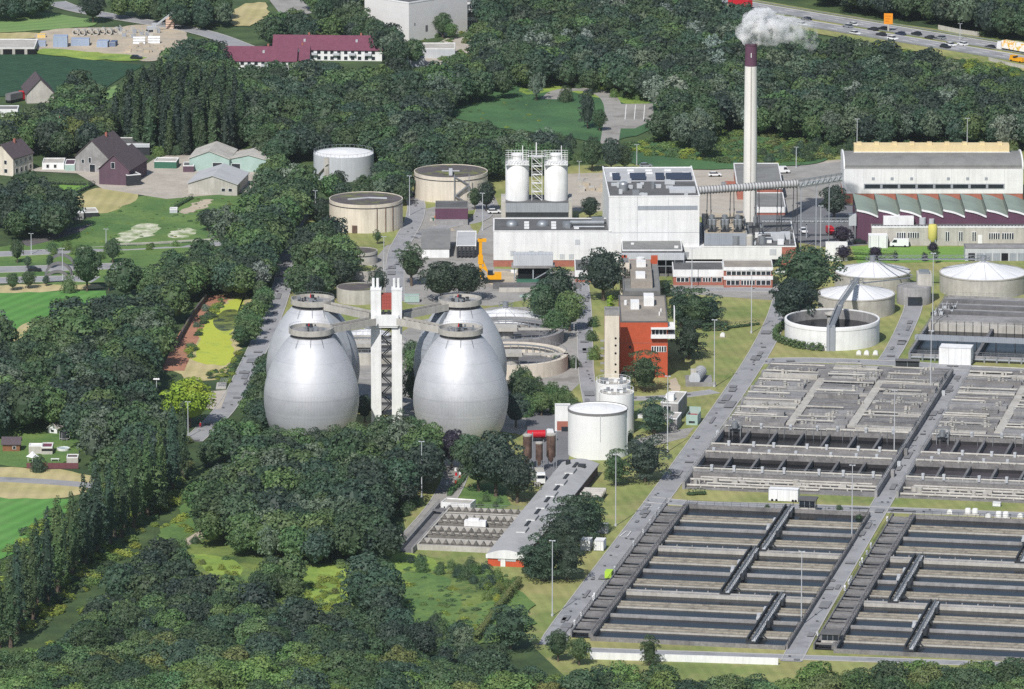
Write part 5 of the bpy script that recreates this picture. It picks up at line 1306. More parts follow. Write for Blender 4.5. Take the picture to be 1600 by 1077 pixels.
# ------------------------------------------------------------------ vehicles
carglass = glass
def car(label, px, py, rz, paint, L_=4.5, W_=1.85, H_=1.5, cat='car', group=None, kind='car'):
    p = gp(px, py); p.z = .15
    t = thing('parked_car' if group != 'cars on the motorway' else 'car', label, cat, p, rz, group)
    b = M()
    if kind == 'car':
        prof = [(-L_/2, .35), (-L_/2, .8), (-L_/2+.15, .95), (-L_*.22, .98), (L_*.42, .95), (L_/2, .75), (L_/2, .35)]
        cabp = [(-L_*.42, .9), (-L_*.36, H_), (L_*.08, H_), (L_*.26, .95)]
    else:
        prof = [(-L_/2, .35), (-L_/2, H_), (L_*.3, H_), (L_*.4, H_*.55), (L_/2, H_*.45), (L_/2, .35)]
        cabp = [(L_*.12, H_*.56), (L_*.12, H_*.94), (L_*.29, H_*.94), (L_*.385, H_*.56)]
    s = M(); s.add([(x, -W_/2, z) for x, z in prof]+[(x, W_/2, z) for x, z in prof], [tuple(range(len(prof)))[::-1], tuple(range(len(prof), 2*len(prof)))]+[(i, (i+1) % len(prof), len(prof)+(i+1) % len(prof), len(prof)+i) for i in range(len(prof))])
    s.build('body', paint, t)
    wd = W_*.44 if kind == 'car' else W_*.505
    s = M(); n = len(cabp); s.add([(x, -wd, z) for x, z in cabp]+[(x, wd, z) for x, z in cabp], [tuple(range(n))[::-1], tuple(range(n, 2*n))]+[(i, (i+1) % n, n+(i+1) % n, n+i) for i in range(n)]); s.build('cabin_glass', carglass, t)
    if kind == 'car':
        s = M(); s.box(-L_*.35, L_*.07, -wd+.02, wd-.02, H_-.02, H_+.05); s.build('roof_panel', paint, t)
    for x in (-L_*.31, L_*.31):
        for y in (-W_/2+.1, W_/2-.1):
            s = M(); s.tube((0, -.12, 0), (0, .12, 0), .34, 12); w_ = s.build('wheel', rubber, t, loc=(x, y, .34))
    return t
pdark = mat('black_car_paint', (40, 42, 48), rough=.25, spec=.5, var=.03); pwhite = mat('white_car_paint', (226, 226, 226), rough=.3, var=.02); pgrey = mat('silver_car_paint', (150, 154, 160), rough=.3, metal=.3, var=.02); pblue = mat('blue_car_paint', (52, 60, 84), rough=.3, var=.03)
HW = R(-49.8); G = 'cars on the motorway'
for x, y, c, d, lb in ((1260, 33, pdark, 1, 'dark car on the motorway just behind the smoke trail'), (1253, 41, pwhite, 0, 'white car on the near carriageway half veiled by the smoke trail'),
    (1332, 41, pwhite, 1, 'white car on the far carriageway left of the orange sign, leading'), (1325, 44, pgrey, 1, 'silver car behind the trees left of the orange sign'),
    (1364, 49, pdark, 1, 'dark car at the far lane, left of the orange sign foot'), (1380, 48, pdark, 1, 'dark car right below the orange sign foot'),
    (1377, 57, pdark, 1, 'dark car in the middle lane below the orange sign, closest to the median'), (1336, 55, pwhite, 0, 'white car on the near carriageway partly behind tree tops'),
    (1395, 63, pwhite, 0, 'bright white car on the near carriageway below the orange sign'), (1407, 56, pblue, 1, 'bluish car on the far carriageway right of the orange sign'),
    (1432, 56, pdark, 1, 'dark car on the far carriageway midway between sign and lorry'), (1453, 62, pdark, 1, 'dark car close behind a silver one before the lamp'),
    (1470, 62, pgrey, 1, 'silver car left of the curved motorway lamp'), (1477, 76, pdark, 0, 'dark car on the near carriageway overtaken by a white one'),
    (1486, 73, pwhite, 0, 'white car on the near carriageway beside a dark one'), (1504, 72, pwhite, 1, 'white car on the far carriageway right of the curved lamp'),
    (1547, 77, pdark, 1, 'dark car ahead of the colourful lorry')):
    car(lb, x, y, HW+(math.pi if d else 0), c, group=G)
G2 = 'vehicles parked at the works'
car('white van parked beside the yellow silo on the lawn edge', 1405, 386, R(176), pwhite, 6.2, 2.1, 2.6, 'van', G2, 'van')
car('white car driving on the dark yard beneath the pipe bridge', 1255, 364, R(-78), pwhite, group=G2)
car('red and white van on the dark yard beside the plum trees', 1297, 366, R(-80), redp, 5.2, 2, 2.3, 'van', G2, 'van')
car('white minibus parked behind the link building roofs', 1221, 271, R(8), pwhite, 5.6, 2, 2.3, 'van', G2, 'van')
car('white car parked on the sandy yard under the ribbed duct', 1117, 276, R(4), pwhite, group=G2)
car('grey car parked behind the boiler house roof', 1009, 262, R(5), pgrey, group=G2)
car('white car parked at the stair beside the silo house', 772, 334, R(10), pwhite, group=G2)
car('white car half hidden by the big tree at the office block', 1222, 428, R(30), pwhite, group=G2)
car('dark car parked on the hard standing below the building site', 213, 93, R(-15), pdark, group='cars outside the works')
car('dark car on the slip road among the clipped trees', 54, 425, R(4), pdark, group='cars outside the works')
car('small black car parked in the shade of the plum trees', 1343, 381, R(6), pdark, group=G2)
car('lime green service van standing on the basin side of the main road', 952, 904, R(79), limep, 3.6, 1.9, 2.2, 'van', G2, 'van')
# lorries
def lorry(name, label, px, py, rz, cabp, boxm, L_=13.6, tank=False, H_=4.0):
    p = gp(px, py); p.z = .15
    t = thing(name, label, 'lorry', p, rz, None)
    b = M()
    if tank: b.tube((-L_/2, 0, 2.1), (L_/2, 0, 2.1), 1.15, 18); b.build('tank', boxm, t, smooth=40)
    else: b.box(-L_/2, L_/2, -1.25, 1.25, 1.1, H_); b.build('trailer_box', boxm, t)
    b = M(); b.ext_y([(L_/2+.4, .5), (L_/2+.4, 3.1), (L_/2+.8, 3.4), (L_/2+2.3, 3.3), (L_/2+2.7, 1.9), (L_/2+2.7, .5)], -1.22, 1.22); cb = b.build('cab', cabp, t)
    b = M(); b.box(L_/2+2.2, L_/2+2.72, -1.1, 1.1, 1.9, 2.8); b.build('windscreen', glass, cb)
    b = M(); b.box(-L_/2, L_/2+2.4, -.5, .5, .6, 1.1); b.build('chassis', dark, t)
    for x in (-L_*.42, -L_*.32, L_*.36, L_/2+1.5):
        for y in (-1, 1): s = M(); s.tube((0, -.18, 0), (0, .18, 0), .5, 14); s.build('wheel', rubber, t, loc=(x, y, .5))
    return t
def artmat():
    m = bpy.data.materials.new('printed_tarpaulin'); m.use_nodes = True; nt = m.node_tree; N = nt.nodes; L = nt.links
    tc = N.new('ShaderNodeTexCoord'); n = N.new('ShaderNodeTexNoise'); n.inputs['Scale'].default_value = .45; n.inputs['Detail'].default_value = 2; n.inputs['Distortion'].default_value = 1.2; L.new(tc.outputs['Object'], n.inputs['Vector'])
    r = N.new('ShaderNodeValToRGB'); e = r.color_ramp.elements; e[0].position = .3; e[0].color = lin((120, 190, 60)); e[1].position = .5; e[1].color = lin((235, 232, 226))
    for p_, c_ in ((.36, (200, 205, 80)), (.41, (238, 150, 60)), (.46, (240, 215, 150))): q = e.new(p_); q.color = lin(c_)
    L.new(n.outputs['Fac'], r.inputs[0]); L.new(r.outputs[0], N['Principled BSDF'].inputs['Base Color']); N['Principled BSDF'].inputs['Roughness'].default_value = .6
    return m
lorry('articulated_lorry', 'white lorry with colourful orange and green printed trailer on the motorway', 1588, 83, HW+math.pi, pwhite, artmat(), 13.6)
lorry('red_lorry', 'bright red lorry on the motorway at the top of the picture', 1160, 13, HW+math.pi, redp, redp, 9, H_=3.6)
lorry('tanker_lorry', 'red tanker lorry standing behind the brown silos', 838, 690, R(4), pwhite, redp, 5.2, tank=True)
lorry('box_lorry', 'white lorry with dark windscreen beside the barrel roofed hall', 843, 752, R(-86), pwhite, concl, 6, H_=3.2)
lorry('flatbed_lorry', 'red lorry with grey body in the yard at the left edge', 22, 160, R(55), redp, concd, 7, H_=3.4)
p = gp(1590, 98); t = thing('road_roller', 'yellow maintenance vehicle at the right end of the near motorway lanes', 'vehicle', p, HW)
b = M(); b.box(-3.4, 3.4, -1.1, 1.1, .7, 1.5); b.box(-3.2, -1, -1, 1, 1.5, 2.6); b.box(.5, 3.2, -1, 1, 1.5, 2.1); b.build('body', yellow, t)
b = M(); b.box(-1.6, -.95, -1.02, 1.02, 1.7, 2.4); b.build('window', glass, t)
for x in (-2.4, 2.4):
    for y in (-1, 1): s = M(); s.tube((0, -.2, 0), (0, .2, 0), .5, 12); s.build('wheel', rubber, t, loc=(x, y, .5))
p = gp(1388, 50); t = thing('road_sign', 'square orange sign on a pale post above the motorway', 'road sign', p, R(-10)); h = zat(21, p.y)
b = M(); b.box(-.35, .35, -.2, .2, 0, h-4); b.build('post', concl, t); b = M(); b.box(-1.7, 1.7, -.3, -.1, h-4.2, h); sg = b.build('sign_panel', orangep, t)
b = M()
for k in range(3): b.box(-1.2, 1.0-k*.4, -.36, -.32, h-1.2-k*1.0, h-.8-k*1.0)
b.build('sign_line', mat('sign_brown', (200, 120, 30)), sg)
b = M(); P = offs(MWAY, -14.2)
b = M()
for off, h0 in ((14.0, .9), (0.0, .8), (-14.0, .9)):
    P = offs(MWAY, off)
    for a, c in zip(P, P[1:]):
        b.bar((a.x, a.y, .75), (c.x, c.y, .75), .12, .32); n = int((c-a).length/5)
        for i in range(n): q = a.lerp(c, i/n); b.bar((q.x, q.y, 0), (q.x, q.y, .75), .12, .12)
tag(b.build('guard_rail', steel), 'grey steel guard rails along the edges and median of the motorway', 'guard rail')
b = M(); p = [gp(1466, 47), gp(1500, 54), gp(1530, 58)]
for a, c in zip(p, p[1:]): b.bar((a.x, a.y, 1), (c.x, c.y, 1), .25, 2)
tag(b.build('noise_wall', concl), 'low pale wall on the far verge of the motorway', 'wall')
b = M(); p = [gp(1545, 96), gp(1575, 104), gp(1620, 112)]
for a, c in zip(p, p[1:]): b.bar((a.x, a.y, .8), (c.x, c.y, .8), .25, 1.6)
tag(b.build('barrier_wall', concl), 'low pale wall on the near verge at the right end of the motorway', 'wall')

# ------------------------------------------------------------------ small things of the works
for cx, yt, yb, rp, lb in ((824, 679, 733, 7, 'rusty brown silo on legs, leftmost of three beside the tanker'), (842.5, 691, 736, 5.6, 'rusty brown silo on legs, shortest and middle one of three'), (861, 678, 731, 7.2, 'rusty brown silo on legs, nearest the barrel roofed hall')):
    c = gp(cx, yb); r = rp/sc(yb); h = zat(yt, c.y); t = thing('brown_silo', lb, 'silo', c, 0, 'brown silos behind the barrel roofed hall')
    M().lathe([(.3, 1.6), (r, 3.4), (r, h-.4)], 28).build('shell', rust, t, smooth=40); M().lathe([(r+.06, h-.4), (r+.06, h), (.01, h+.15)], 28).build('cap', concl, t)
    for k in range(4):
        a = k*1.571+.785; M().bar((r*.85*math.cos(a), r*.85*math.sin(a), 0), (r*.85*math.cos(a), r*.85*math.sin(a), 3.6), .22, .22).build('leg', steel, t)
    b = M(); b.bar((r+.2, -.5, 0), (r+.2, -.5, h+.8), .3, .12); b.build('ladder', steel, t)
def container(label, x0, x1, yb, yt, dep, m_, rz=GA, name='container', grp=None, cat='container'):
    p = gp(x0, yb); q = gp(x1, yb); W_ = (q-p).length; h = zat(yt, p.y)
    t = thing(name, label, cat, p, rz, grp); h = max(h, 1.2)
    M().box(0, W_, 0, dep, .15, h).build('body', m_, t)
    b = M()
    for x in (0, W_): b.box(x-.06, x+.06, -.06, .06, .1, h+.03); b.box(x-.06, x+.06, dep-.06, dep+.06, .1, h+.03)
    b.box(-.06, W_+.06, -.06, .06, h-.1, h+.05); b.build('corner_frame', sidingl, t)
    b = M(); b.box(W_*.5-.03, W_*.5+.03, -.05, .02, .3, h-.2); b.box(W_*.3-.03, W_*.3+.03, -.08, .02, .3, h-.2); b.box(W_*.7-.03, W_*.7+.03, -.08, .02, .3, h-.2); b.build('door_bar', sidingl, t)
    return t, W_, h
container('white shipping container at the roadside below the pines', 928, 943, 861, 845, 4, white)
container('white shed container tucked under the dark pines', 907, 922, 861, 844, 4, white)
container('blue grey cabinet box on the verge with a white base', 933, 949, 834, 818, 1.6, roofl)
container('small teal container between the tower and the yard', 632, 655, 473, 462, 3, tealp, 0)
t, W_, h = container('long white box trailer parked beside the glazed kiosk', 1201, 1247, 783, 764, 3, white, GA, 'box_trailer', None, 'trailer')
for x in (1, 2.2, W_-1.4, W_-.6): s = M(); s.tube((0, -.12, 0), (0, .12, 0), .35, 10); s.build('wheel', rubber, t, loc=(x, -.02, .35))
container('big white flat box garage on the service road by the storm basin', 1467, 1517, 570, 543, 6, white, GA, 'box_garage')
container('small white box right of the crossing at the right aeration basin', 1551, 1563, 792, 786, 1.5, white)
def kiosk(label, x0, x1, yb, yt, dep=4):
    p = gp(x0, yb); W_ = (gp(x1, yb)-p).length; h = zat(yt, p.y); t = thing('glazed_kiosk', label, 'kiosk', p, GA, 'glazed kiosks')
    M().box(0, W_, 0, dep, 0, h*.45).build('base_wall', concl, t); M().box(.1, W_-.1, .1, dep-.1, h*.45, h*.9).build('glazing', glass, t); M().box(-.25, W_+.25, -.25, dep+.25, h*.9, h).build('roof', roofd, t)
    b = M()
    for i in range(4): b.box(.05+i*(W_-.25)/3, .2+i*(W_-.25)/3, .02, .12, h*.45, h*.9)
    b.build('mullion', steel, t)
kiosk('glazed kiosk with dark roof beside the long white box trailer', 1248, 1274, 803, 780)
kiosk('glazed kiosk with dark roof at the lower corner of the right settling basin', 1283, 1311, 1010, 989)
p = gp(1399, 578); t = thing('solar_shelter', 'dark panelled shelter at the junction above the left aeration basin', 'shelter', p, R(-6)); W_ = 37/5.1
b = M(); b.box(0, W_, 0, .3, 1.0, 2.9); b.build('dark_panel', dark, t); M().box(-.1, W_+.1, -.6, 2, 2.9, 3.1).build('roof', concd, t); M().box(0, W_, .3, 1.8, 0, .9).build('plinth', concl, t)
for x in (0, W_/2, W_): M().box(x-.1, x+.1, -.05, 0, .9, 2.9).build('post', steel, t)
for x, y, lb, in ((1508, 806, 'pair of white rounded vent boxes by the service road, left pair'), (1556, 811, 'pair of white rounded vent boxes by the service road, right pair')):
    p = gp(x, y); t = thing('vent_box', lb, 'vent', p, GA); b = M(); b.box(-.4, 4, -.4, 1.8, 0, .5); b.build('base', concl, t)
    for dx in (0, 2): M().lathe([(.85, .5), (.85, 1.6), (.7, 2.0), (.01, 2.1)], 16, 0, dx+.7, .7).build('vent_cap', white, t, smooth=40)
for x, y, lb in ((1484, 804, 'small white cabinet at the crossing of basin road and service road'), (1544, 810, 'low white slab box between the paired vent boxes'), (1594, 810, 'white tarpaulin heap at the right edge of the service road'), (1342, 555, 'small white vent on the grass by the open tank, leftmost'), (1354, 555, 'small white vent on the grass by the open tank, middle'), (1368, 555, 'round white cap on the grass by the open tank'), (1129, 527, 'white air unit on the lawn beside the hedge')):
    p = gp(x, y); t = thing('service_box', lb, 'service box', p, GA); b = M(); b.box(-.9, .9, -.6, .6, 0, .3, 1); b.ext_y([(-.7, .3), (-.7, 1.0), (-.3, 1.4), (.3, 1.4), (.7, 1.0), (.7, .3)], -.5, .5); b.build('housing', [white, concl], t)
p = gp(1072, 664); t = thing('skip', 'teal rubbish skip with red inside standing on the lawn', 'skip', p, GA)
h = zat(648, p.y); b = M(); b.box(0, 3.4, 0, .15, 0, h); b.box(0, .15, .15, 6, 0, h); b.box(3.25, 3.4, .15, 6, 0, h); b.box(0, 3.4, 5.85, 6, 0, h+1.2); b.box(.15, 3.25, .15, 5.85, .1, .3); b.build('body', tealp, t)
M().box(.16, 3.24, .16, 5.84, .3, h*.7).build('rubbish', mat('red_rubbish', (150, 60, 70), var=.2, fine=.3), t); M().box(.8, 2.6, -.08, .02, .6, 1.2).build('panel', dark, t)
p = gp(1077, 602); t = thing('horizontal_tank', 'grey ribbed horizontal tank on a concrete slab beside the main road', 'tank', p, 0)
b = M(); b.box(-1, 7, -1.5, 13, 0, .3); b.build('slab', concrete, t)
a, c = Vector((1.6, 0, 2.0)), Vector((3.8, 11, 2.0)); b = M(); b.tube(a, c, 1.75, 24); b.build('shell', sidingl, t, smooth=40)
b = M()
for i in range(5): b.tube(a.lerp(c, .2+i*.18), a.lerp(c, .24+i*.18), 1.85, 24)
b.build('rib', concrete, t); M().box(.4, 2.2, .4, 2.4, 3.4, 4.6).build('manhole', concl, t); M().box(-1.2, 8, -2.2, -1.6, 0, 1.3).build('slab_wall', concrete, t)
p = gp(904, 782); t = thing('pipe_rack', 'rack of parallel white pipes at the side of the barrel roofed hall', 'pipe rack', p, GA)
for i in range(4): M().tube((.5, i*2.2, 1.5), (6.6, i*2.2+.4, 1.5), .8, 14).build('pipe', concl, t, smooth=40)
b = M(); b.box(.2, .7, -.8, 7.6, 0, 1.4); b.box(6, 6.4, -.8, 7.8, 0, 1.4); b.build('cradle', dark, t)
# white wall along the bottom edge
b = M(); p = [gp(922, 1030).to_2d(), gp(1060, 1034).to_2d(), gp(1216, 1039).to_2d()]
for i, (a, c) in enumerate(zip(p, p[1:])): b.bar((a.x, a.y, .9), (c.x, c.y, .9), .4, 1.8)
tag(b.build('boundary_wall', white), 'low white wall along the bottom path before the woods', 'wall')
# drill rig
p = gp(766, 441); t = thing('drill_rig', 'yellow drill rig with upright mast on the building pit', 'drill rig', p, 0)
h = zat(373, p.y)
b = M(); b.box(-3.6, -2.6, -.4, .4, 1.2, h); b.box(-4, -1.2, -.5, .5, h-1, h); b.box(-3.9, -2.3, -.6, .6, h*.42, h*.62); mo = b.build('mast', yellow, t)
b = M(); b.bar((-.4, 0, 2.4), (-2.8, 0, h*.55), .5, .5); b.bar((.6, 0, 2.4), (-2.4, 0, h*.35), .7, .7); b.build('boom', yellow, t)
b = M(); b.box(-1, 3.6, -1.4, 1.4, 1.1, 2.5); b.box(1.4, 3.6, -1.4, 1.4, 2.5, 3.1); b.build('body', yellow, t); M().box(-.8, .9, -1.3, .2, 2.5, 4).build('cab', carglass, t)
for y in (-1.5, 1.5): M().ext_y([(-1.6, .5), (-1.2, .1), (3.2, .1), (3.6, .5), (3.2, .95), (-1.2, .95)], y-.35, y+.35).build('track', dark, t)
# person by the bright green tree
def person(px, py, label):
    p = gp(px, py); t_v = [(0, 0, .95), (0, 0, 1.15), (0, .02, 1.42), (0, 0, 1.52), (0, -.02, 1.66), (0, -.03, 1.78), (-.1, 0, .92), (-.12, -.06, .5), (-.12, .06, .08), (-.12, -.12, .04), (.1, 0, .92), (.13, .14, .5), (.13, .3, .1), (.13, .14, .04), (-.2, 0, 1.42), (-.3, .05, 1.15), (-.27, -.15, .95), (-.26, -.2, .87), (.2, 0, 1.42), (.3, -.05, 1.15), (.27, -.25, .98), (.26, -.32, .92)]
    rr = [.15, .15, .17, .07, .1, .09, .1, .075, .05, .045, .1, .075, .05, .045, .07, .05, .04, .04, .07, .05, .04, .04]
    ed = [(0, 1), (1, 2), (2, 3), (3, 4), (4, 5), (0, 6), (6, 7), (7, 8), (8, 9), (0, 10), (10, 11), (11, 12), (12, 13), (2, 14), (14, 15), (15, 16), (16, 17), (2, 18), (18, 19), (19, 20), (20, 21)]
    me = bpy.data.meshes.new('person'); me.from_pydata(t_v, ed, [])
    o = bpy.data.objects.new('person', me); COL.objects.link(o); o.location = p; tag(o, label, 'person')
    me.materials.append(mat('red_clothing', (176, 40, 48), var=.05))
    sk_ = o.modifiers.new('skin', 'SKIN'); o.modifiers.new('sub', 'SUBSURF').levels = 1
    for i, v in enumerate(me.skin_vertices[0].data): v.radius = (rr[i], rr[i]*.9)
    me.skin_vertices[0].data[0].use_root = True
    M().lathe([(.11, 1.73), (.125, 1.79), (.1, 1.87), (.01, 1.9)], 14).build('cap', white, o)
    M().lathe([(.095, 1.6), (.108, 1.67), (.1, 1.73)], 14, 0, 0, -.03).build('face', mat('skin', (200, 150, 120)), o)
person(313, 669, 'person in red clothes and white cap on the path below the bright tree')

# ------------------------------------------------------------------ houses, farm and gardens on the left
def house(name, label, px, py, rz, W_, D, he, hr, wall, roof, cat='house', axis='y', wins=(), chim=False, roofside=None, grp=None):
    """px, py: foot of the corner nearest to the camera's left front; ridge along 'y' (gable in front) or 'x'"""
    p = gp(px, py); t = thing(name, label, cat, p, rz, grp)
    b = M()
    if axis == 'y': b.ext_y([(0, 0), (0, he), (W_/2, hr), (W_, he), (W_, 0)], 0, D)
    else: b.ext_x([(0, 0), (0, he), (D/2, hr), (D, he), (D, 0)], 0, W_)
    b.build('wall', wall, t)
    o = .4; sl = (hr-he)/((W_ if axis == 'y' else D)/2)
    b = M(); span = W_ if axis == 'y' else D
    pr = [(-o, he-o*sl+.05), (span/2, hr+.05), (span+o, he-o*sl+.05), (span+o, he-o*sl+.3), (span/2, hr+.32), (-o, he-o*sl+.3)]
    if axis == 'y': b.ext_y(pr, -o, D+o)
    else: b.ext_x(pr, -o, W_+o)
    ro = b.build('roof', roof, t)
    if chim:
        c = M(); cx, cy = (W_/2+.6, D*.6) if axis == 'y' else (W_*.6, D/2+.5); c.box(cx-.35, cx+.35, cy-.35, cy+.35, hr-.6, hr+1.1); c.build('chimney', brick, ro)
        c = M(); c.box(cx-1.9, cx-1.1, cy-3, cy-2, he+(hr-he)*.55, he+(hr-he)*.78); c.build('roof_window', sidingl, ro)
    for f, x, z, ww, hh in wins:
        fr = M(); g = M()
        if f == 'f': fr.box(x-.1, x+ww+.1, -.06, .05, z-.1, z+hh+.1); g.box(x, x+ww, -.1, 0, z, z+hh)
        else: fr.box(W_-.05, W_+.06, x-.1, x+ww+.1, z-.1, z+hh+.1); g.box(W_, W_+.1, x, x+ww, z, z+hh)
        fo = fr.build('window', white, t); g.build('pane', glass, fo)
    return t
SW = [('s', 1.5+i*3, z, 1.2, 1.4) for i in range(4) for z in (1, 3.8)]
house('farm_house', 'beige gabled house with dark purple roof at the left edge', -16, 272, R(-28), 9.6, 13, 6.2, 10.6, beige, tile, wins=SW+[('f', 6, 4, 1, 1.3), ('f', 6, 1, 1.2, 1.3)], chim=True)
house('farm_house', 'grey gabled house with broad dark roof in the middle of the farm', 118, 268, R(-20), 12.5, 19, 5.4, 11.2, concrete, tile, wins=[('f', 2.4, 3.2, .9, 1.2), ('f', 5, 3.4, .9, 1.8), ('f', 5.4, .2, 2, 2.6), ('f', 9, .6, 1.2, 1.6)], chim=True)
house('farm_barn', 'purple gabled barn with large dark roof beside the grey house', 155, 289, R(-14), 10.8, 21, 5.6, 10.6, maroon, tile, 'barn', wins=[('f', 4.4, 6, 1.2, 2.0)])
t = house('dark_slate_house', 'dark slate clad house with small white windows among the trees', 64, 234, R(-12), 9, 10, 5.6, 10, mat('slate_cladding', (82, 80, 90), var=.08), tile, wins=[('f', 3.4, 6.4, 1, 1.1), ('f', 5.6, 6.4, 1, 1.1), ('f', 5.6, 3.4, 1, 1.2), ('f', 5.6, .6, 1.4, 1.2)], chim=True)
t, W_, h, dep, ro = shed('black_shed', 'black tarred lean-to shed attached beside the purple barn', 199, 222, (292, 292), 275, 266, dark, roofd, rz=R(24))
t, W_, h, dep, ro = shed('white_bungalow', 'small white flat bungalow with little windows left of the grey house', 66, 100, 266, 256, 248, white, concl, 'bungalow'); windowband(t, 1.4, 2.4, .9, 1.9, 1, frame_m=concl); windowband(t, 4, 5, .9, 1.9, 1, frame_m=concl)
t, W_, h, dep, ro = shed('teal_lean_to', 'teal lean-to with brownish roof between bungalow and grey house', 101, 117, 268, 258, 250, tealp, maroon)
t, W_, h, dep, ro = shed('green_shed', 'green shed with flat pale roof in the middle of the yard', 241, 276, 264, 253, 247, greenp, concl, rz=R(-5))
t, W_, h, dep, ro = shed('red_shed', 'small dark red shed beside the teal workshop', 286, 303, 270, 260, 254, maroon, roofd)
t, W_, h, dep, ro = shed('long_black_barn', 'long black roofed barn with a pale roof strip behind the farm', 181, 234, 243, 226, 216, dark, roofd); M().box(0, W_, -.3, -.05, h-1, h+.1).build('pale_edge', sidingl, t)
house('teal_workshop', 'teal walled workshop with wide white pitched roof', 296, 268, R(-6), 14, 18, 4.6, 7.2, tealp, concl, 'workshop', wins=[('f', 8.2, .2, 3.2, 3.0)])
house('teal_workshop', 'lower teal workshop wing with white roof on its right side', 356, 268, R(-12), 15, 14, 4.2, 6.0, tealp, concl, 'workshop', wins=[('f', 1.4, .2, 3.0, 2.6)])
house('grey_workshop', 'long workshop with grey corrugated roof below the teal one', 294, 304, R(-8), 17, 22, 3.8, 6.6, concl, roofl, 'workshop', wins=[('f', 11.6, 1.4, 1.2, 1), ('f', 14, 1.4, 1.2, 1)])
t, W_, h, dep, ro = shed('cream_shed', 'cream flat roofed shed before the poplar wood', 335, 368, 230, 221, 216, concl, roofg)
t, W_, h, dep, ro = shed('grey_shed', 'grey roofed open shed left of the cream one', 281, 308, 236, 224, 217, concrete, roofl)
t, W_, h, dep, ro = shed('garden_hut', 'low garden hut with white flat roof in the dry garden', 112, 131, 344, 334, 328, concrete, white, rz=R(10))
t, W_, h, dep, ro = shed('garden_hut', 'darker open garden hut beside the white roofed one', 133, 154, 340, 333, 326, dark, concl, rz=R(10))
t, W_, h, dep, ro = shed('stock_trough', 'small silver trough at the corner of the vegetable plot', 265, 277, 334, 328, 325, sidingl, roofl)
t, W_, h, dep, ro = shed('field_hut', 'tiny white hut by the trees at the left edge', 17, 31, 362, 355, 351, white, concl)
# row houses, hall and blocks at the top
for px, py, W_, lb in ((427, 94, 22, 'left half of the upper red roofed terrace, white walled'), (512, 95, 20.5, 'right half of the upper red roofed terrace, white walled'), (350, 112, 27, 'left half of the lower red roofed terrace, half hidden by trees'), (455, 111, 6.5, 'short right end of the lower red roofed terrace')):
    ws = [('f', 1+i*2.6, z, 1.3, 1.3) for i in range(int(W_/2.7)) for z in (.4, 2.6)]
    t = house('terrace_house', lb, px, py, R(-3), W_, 10, 4.2, 8.6, white, tilered, 'terrace house', 'x', ws, True, None, 'red roofed terrace houses')
    b = M()
    for i in range(max(1, int(W_/6))): b.box(2+i*6, 4.6+i*6, -1.2, -.05, 2.2, 3.0)
    b.build('balcony', sidingl, t)
p = gp(639, 66); t = thing('white_sports_hall', 'very large white windowless hall at the top of the picture', 'hall', p, R(46)); h = zat(6, p.y)
M().box(0, 32, 0, 24, 0, h).build('wall', mat('hall_panel', (214, 212, 210), var=.03, joints=(6, 2.6, .07, .06)), t); M().box(.5, 31.5, .5, 23.5, h, h+.06).build('roof', roofd, t)
b = M(); b.box(-.1, 32.1, -.1, .4, h, h+.5); b.box(-.1, .4, .4, 24, h, h+.5); b.box(31.6, 32.1, .4, 24, h, h+.5); b.box(.4, 31.6, 23.6, 24.1, h, h+.5); b.build('parapet', white, t)
M().box(9, 10.2, -.06, .1, 3, 5.4).build('door', concd, t); M().box(3, 3.4, -.06, .1, 6, 7).build('vent', dark, t)
p, rz, W_, h, dep = frame(724, 749, 44, 4, -2); t = thing('glass_office', 'white office with blue window bands right of the big white hall', 'office building', p, R(4))
M().box(0, 6.4, 0, 16, 0, h).build('wall', white, t)
for z in (1.2, 4.4, 7.6): windowband(t, .3, 6.1, z, z+1.6, 6, frame_m=roofl)
M().box(.2, 6.2, .2, 15.8, h, h+.1).build('roof', roofg, t)
t, W_, h, dep, ro = shed('grey_depot', 'long pale grey flat roofed depot below the big white hall', 657, 711, 92, 77, 68, sidingl, concl, 'depot')
t, W_, h, dep, ro = shed('grey_depot', 'smaller blue grey block left of the pale depot', 639, 664, 105, 93, 83, siding, roofl, 'depot', rz=R(6))
t, W_, h, dep, ro = shed('canopy_roof', 'small grey roof behind the upper terrace', 492, 518, 60, 50, 43, concl, roofl)
# yard at the left edge
t, W_, h, dep, ro = shed('white_warehouse', 'white flat warehouse roof edge at the left picture border', -30, 28, 184, 172, 166, white, roofg, 'warehouse')
house('pale_gable_barn', 'pale gabled barn with dark roof in front of the maize field', 42, 162, R(10), 10, 16, 3.6, 8.8, concl, tile, 'barn')
t, W_, h, dep, ro = shed('concrete_garages', 'row of beige concrete garages with three dark openings at the maize field', -20, 54, 86, 76, 62, concl, concl, 'garages')
for i in range(4): M().box(1.4+i*4.6, 4.9+i*4.6, -.06, .1, .2, 2.2).build('garage_opening', blacko, t)
rb = mat('site_blue_grey', (150, 164, 186), var=.05, streak=.1)
container('blue grey site cabin with pale roof, tallest of the site cabins', 83, 105, 75, 58, 6, rb, 0)
container('wide blue grey site container in the middle of the building site', 111, 139, 73, 62, 5, rb, 0)
container('blue grey site container nearest the black one', 151, 168, 75, 65, 5, rb, R(-8))
container('dark blue site container at the right of the cabins', 171, 180, 74, 66, 5, mat('site_blue', (92, 108, 138)), R(-8))
container('small blue container beside the beige garages', 56, 71, 74, 66, 4, rb, 0)
container('yellow site bin at the upper left of the building site', 58, 71, 60, 54, 3, mat('pale_site_yellow', (224, 190, 110)), 0, cat='bin')
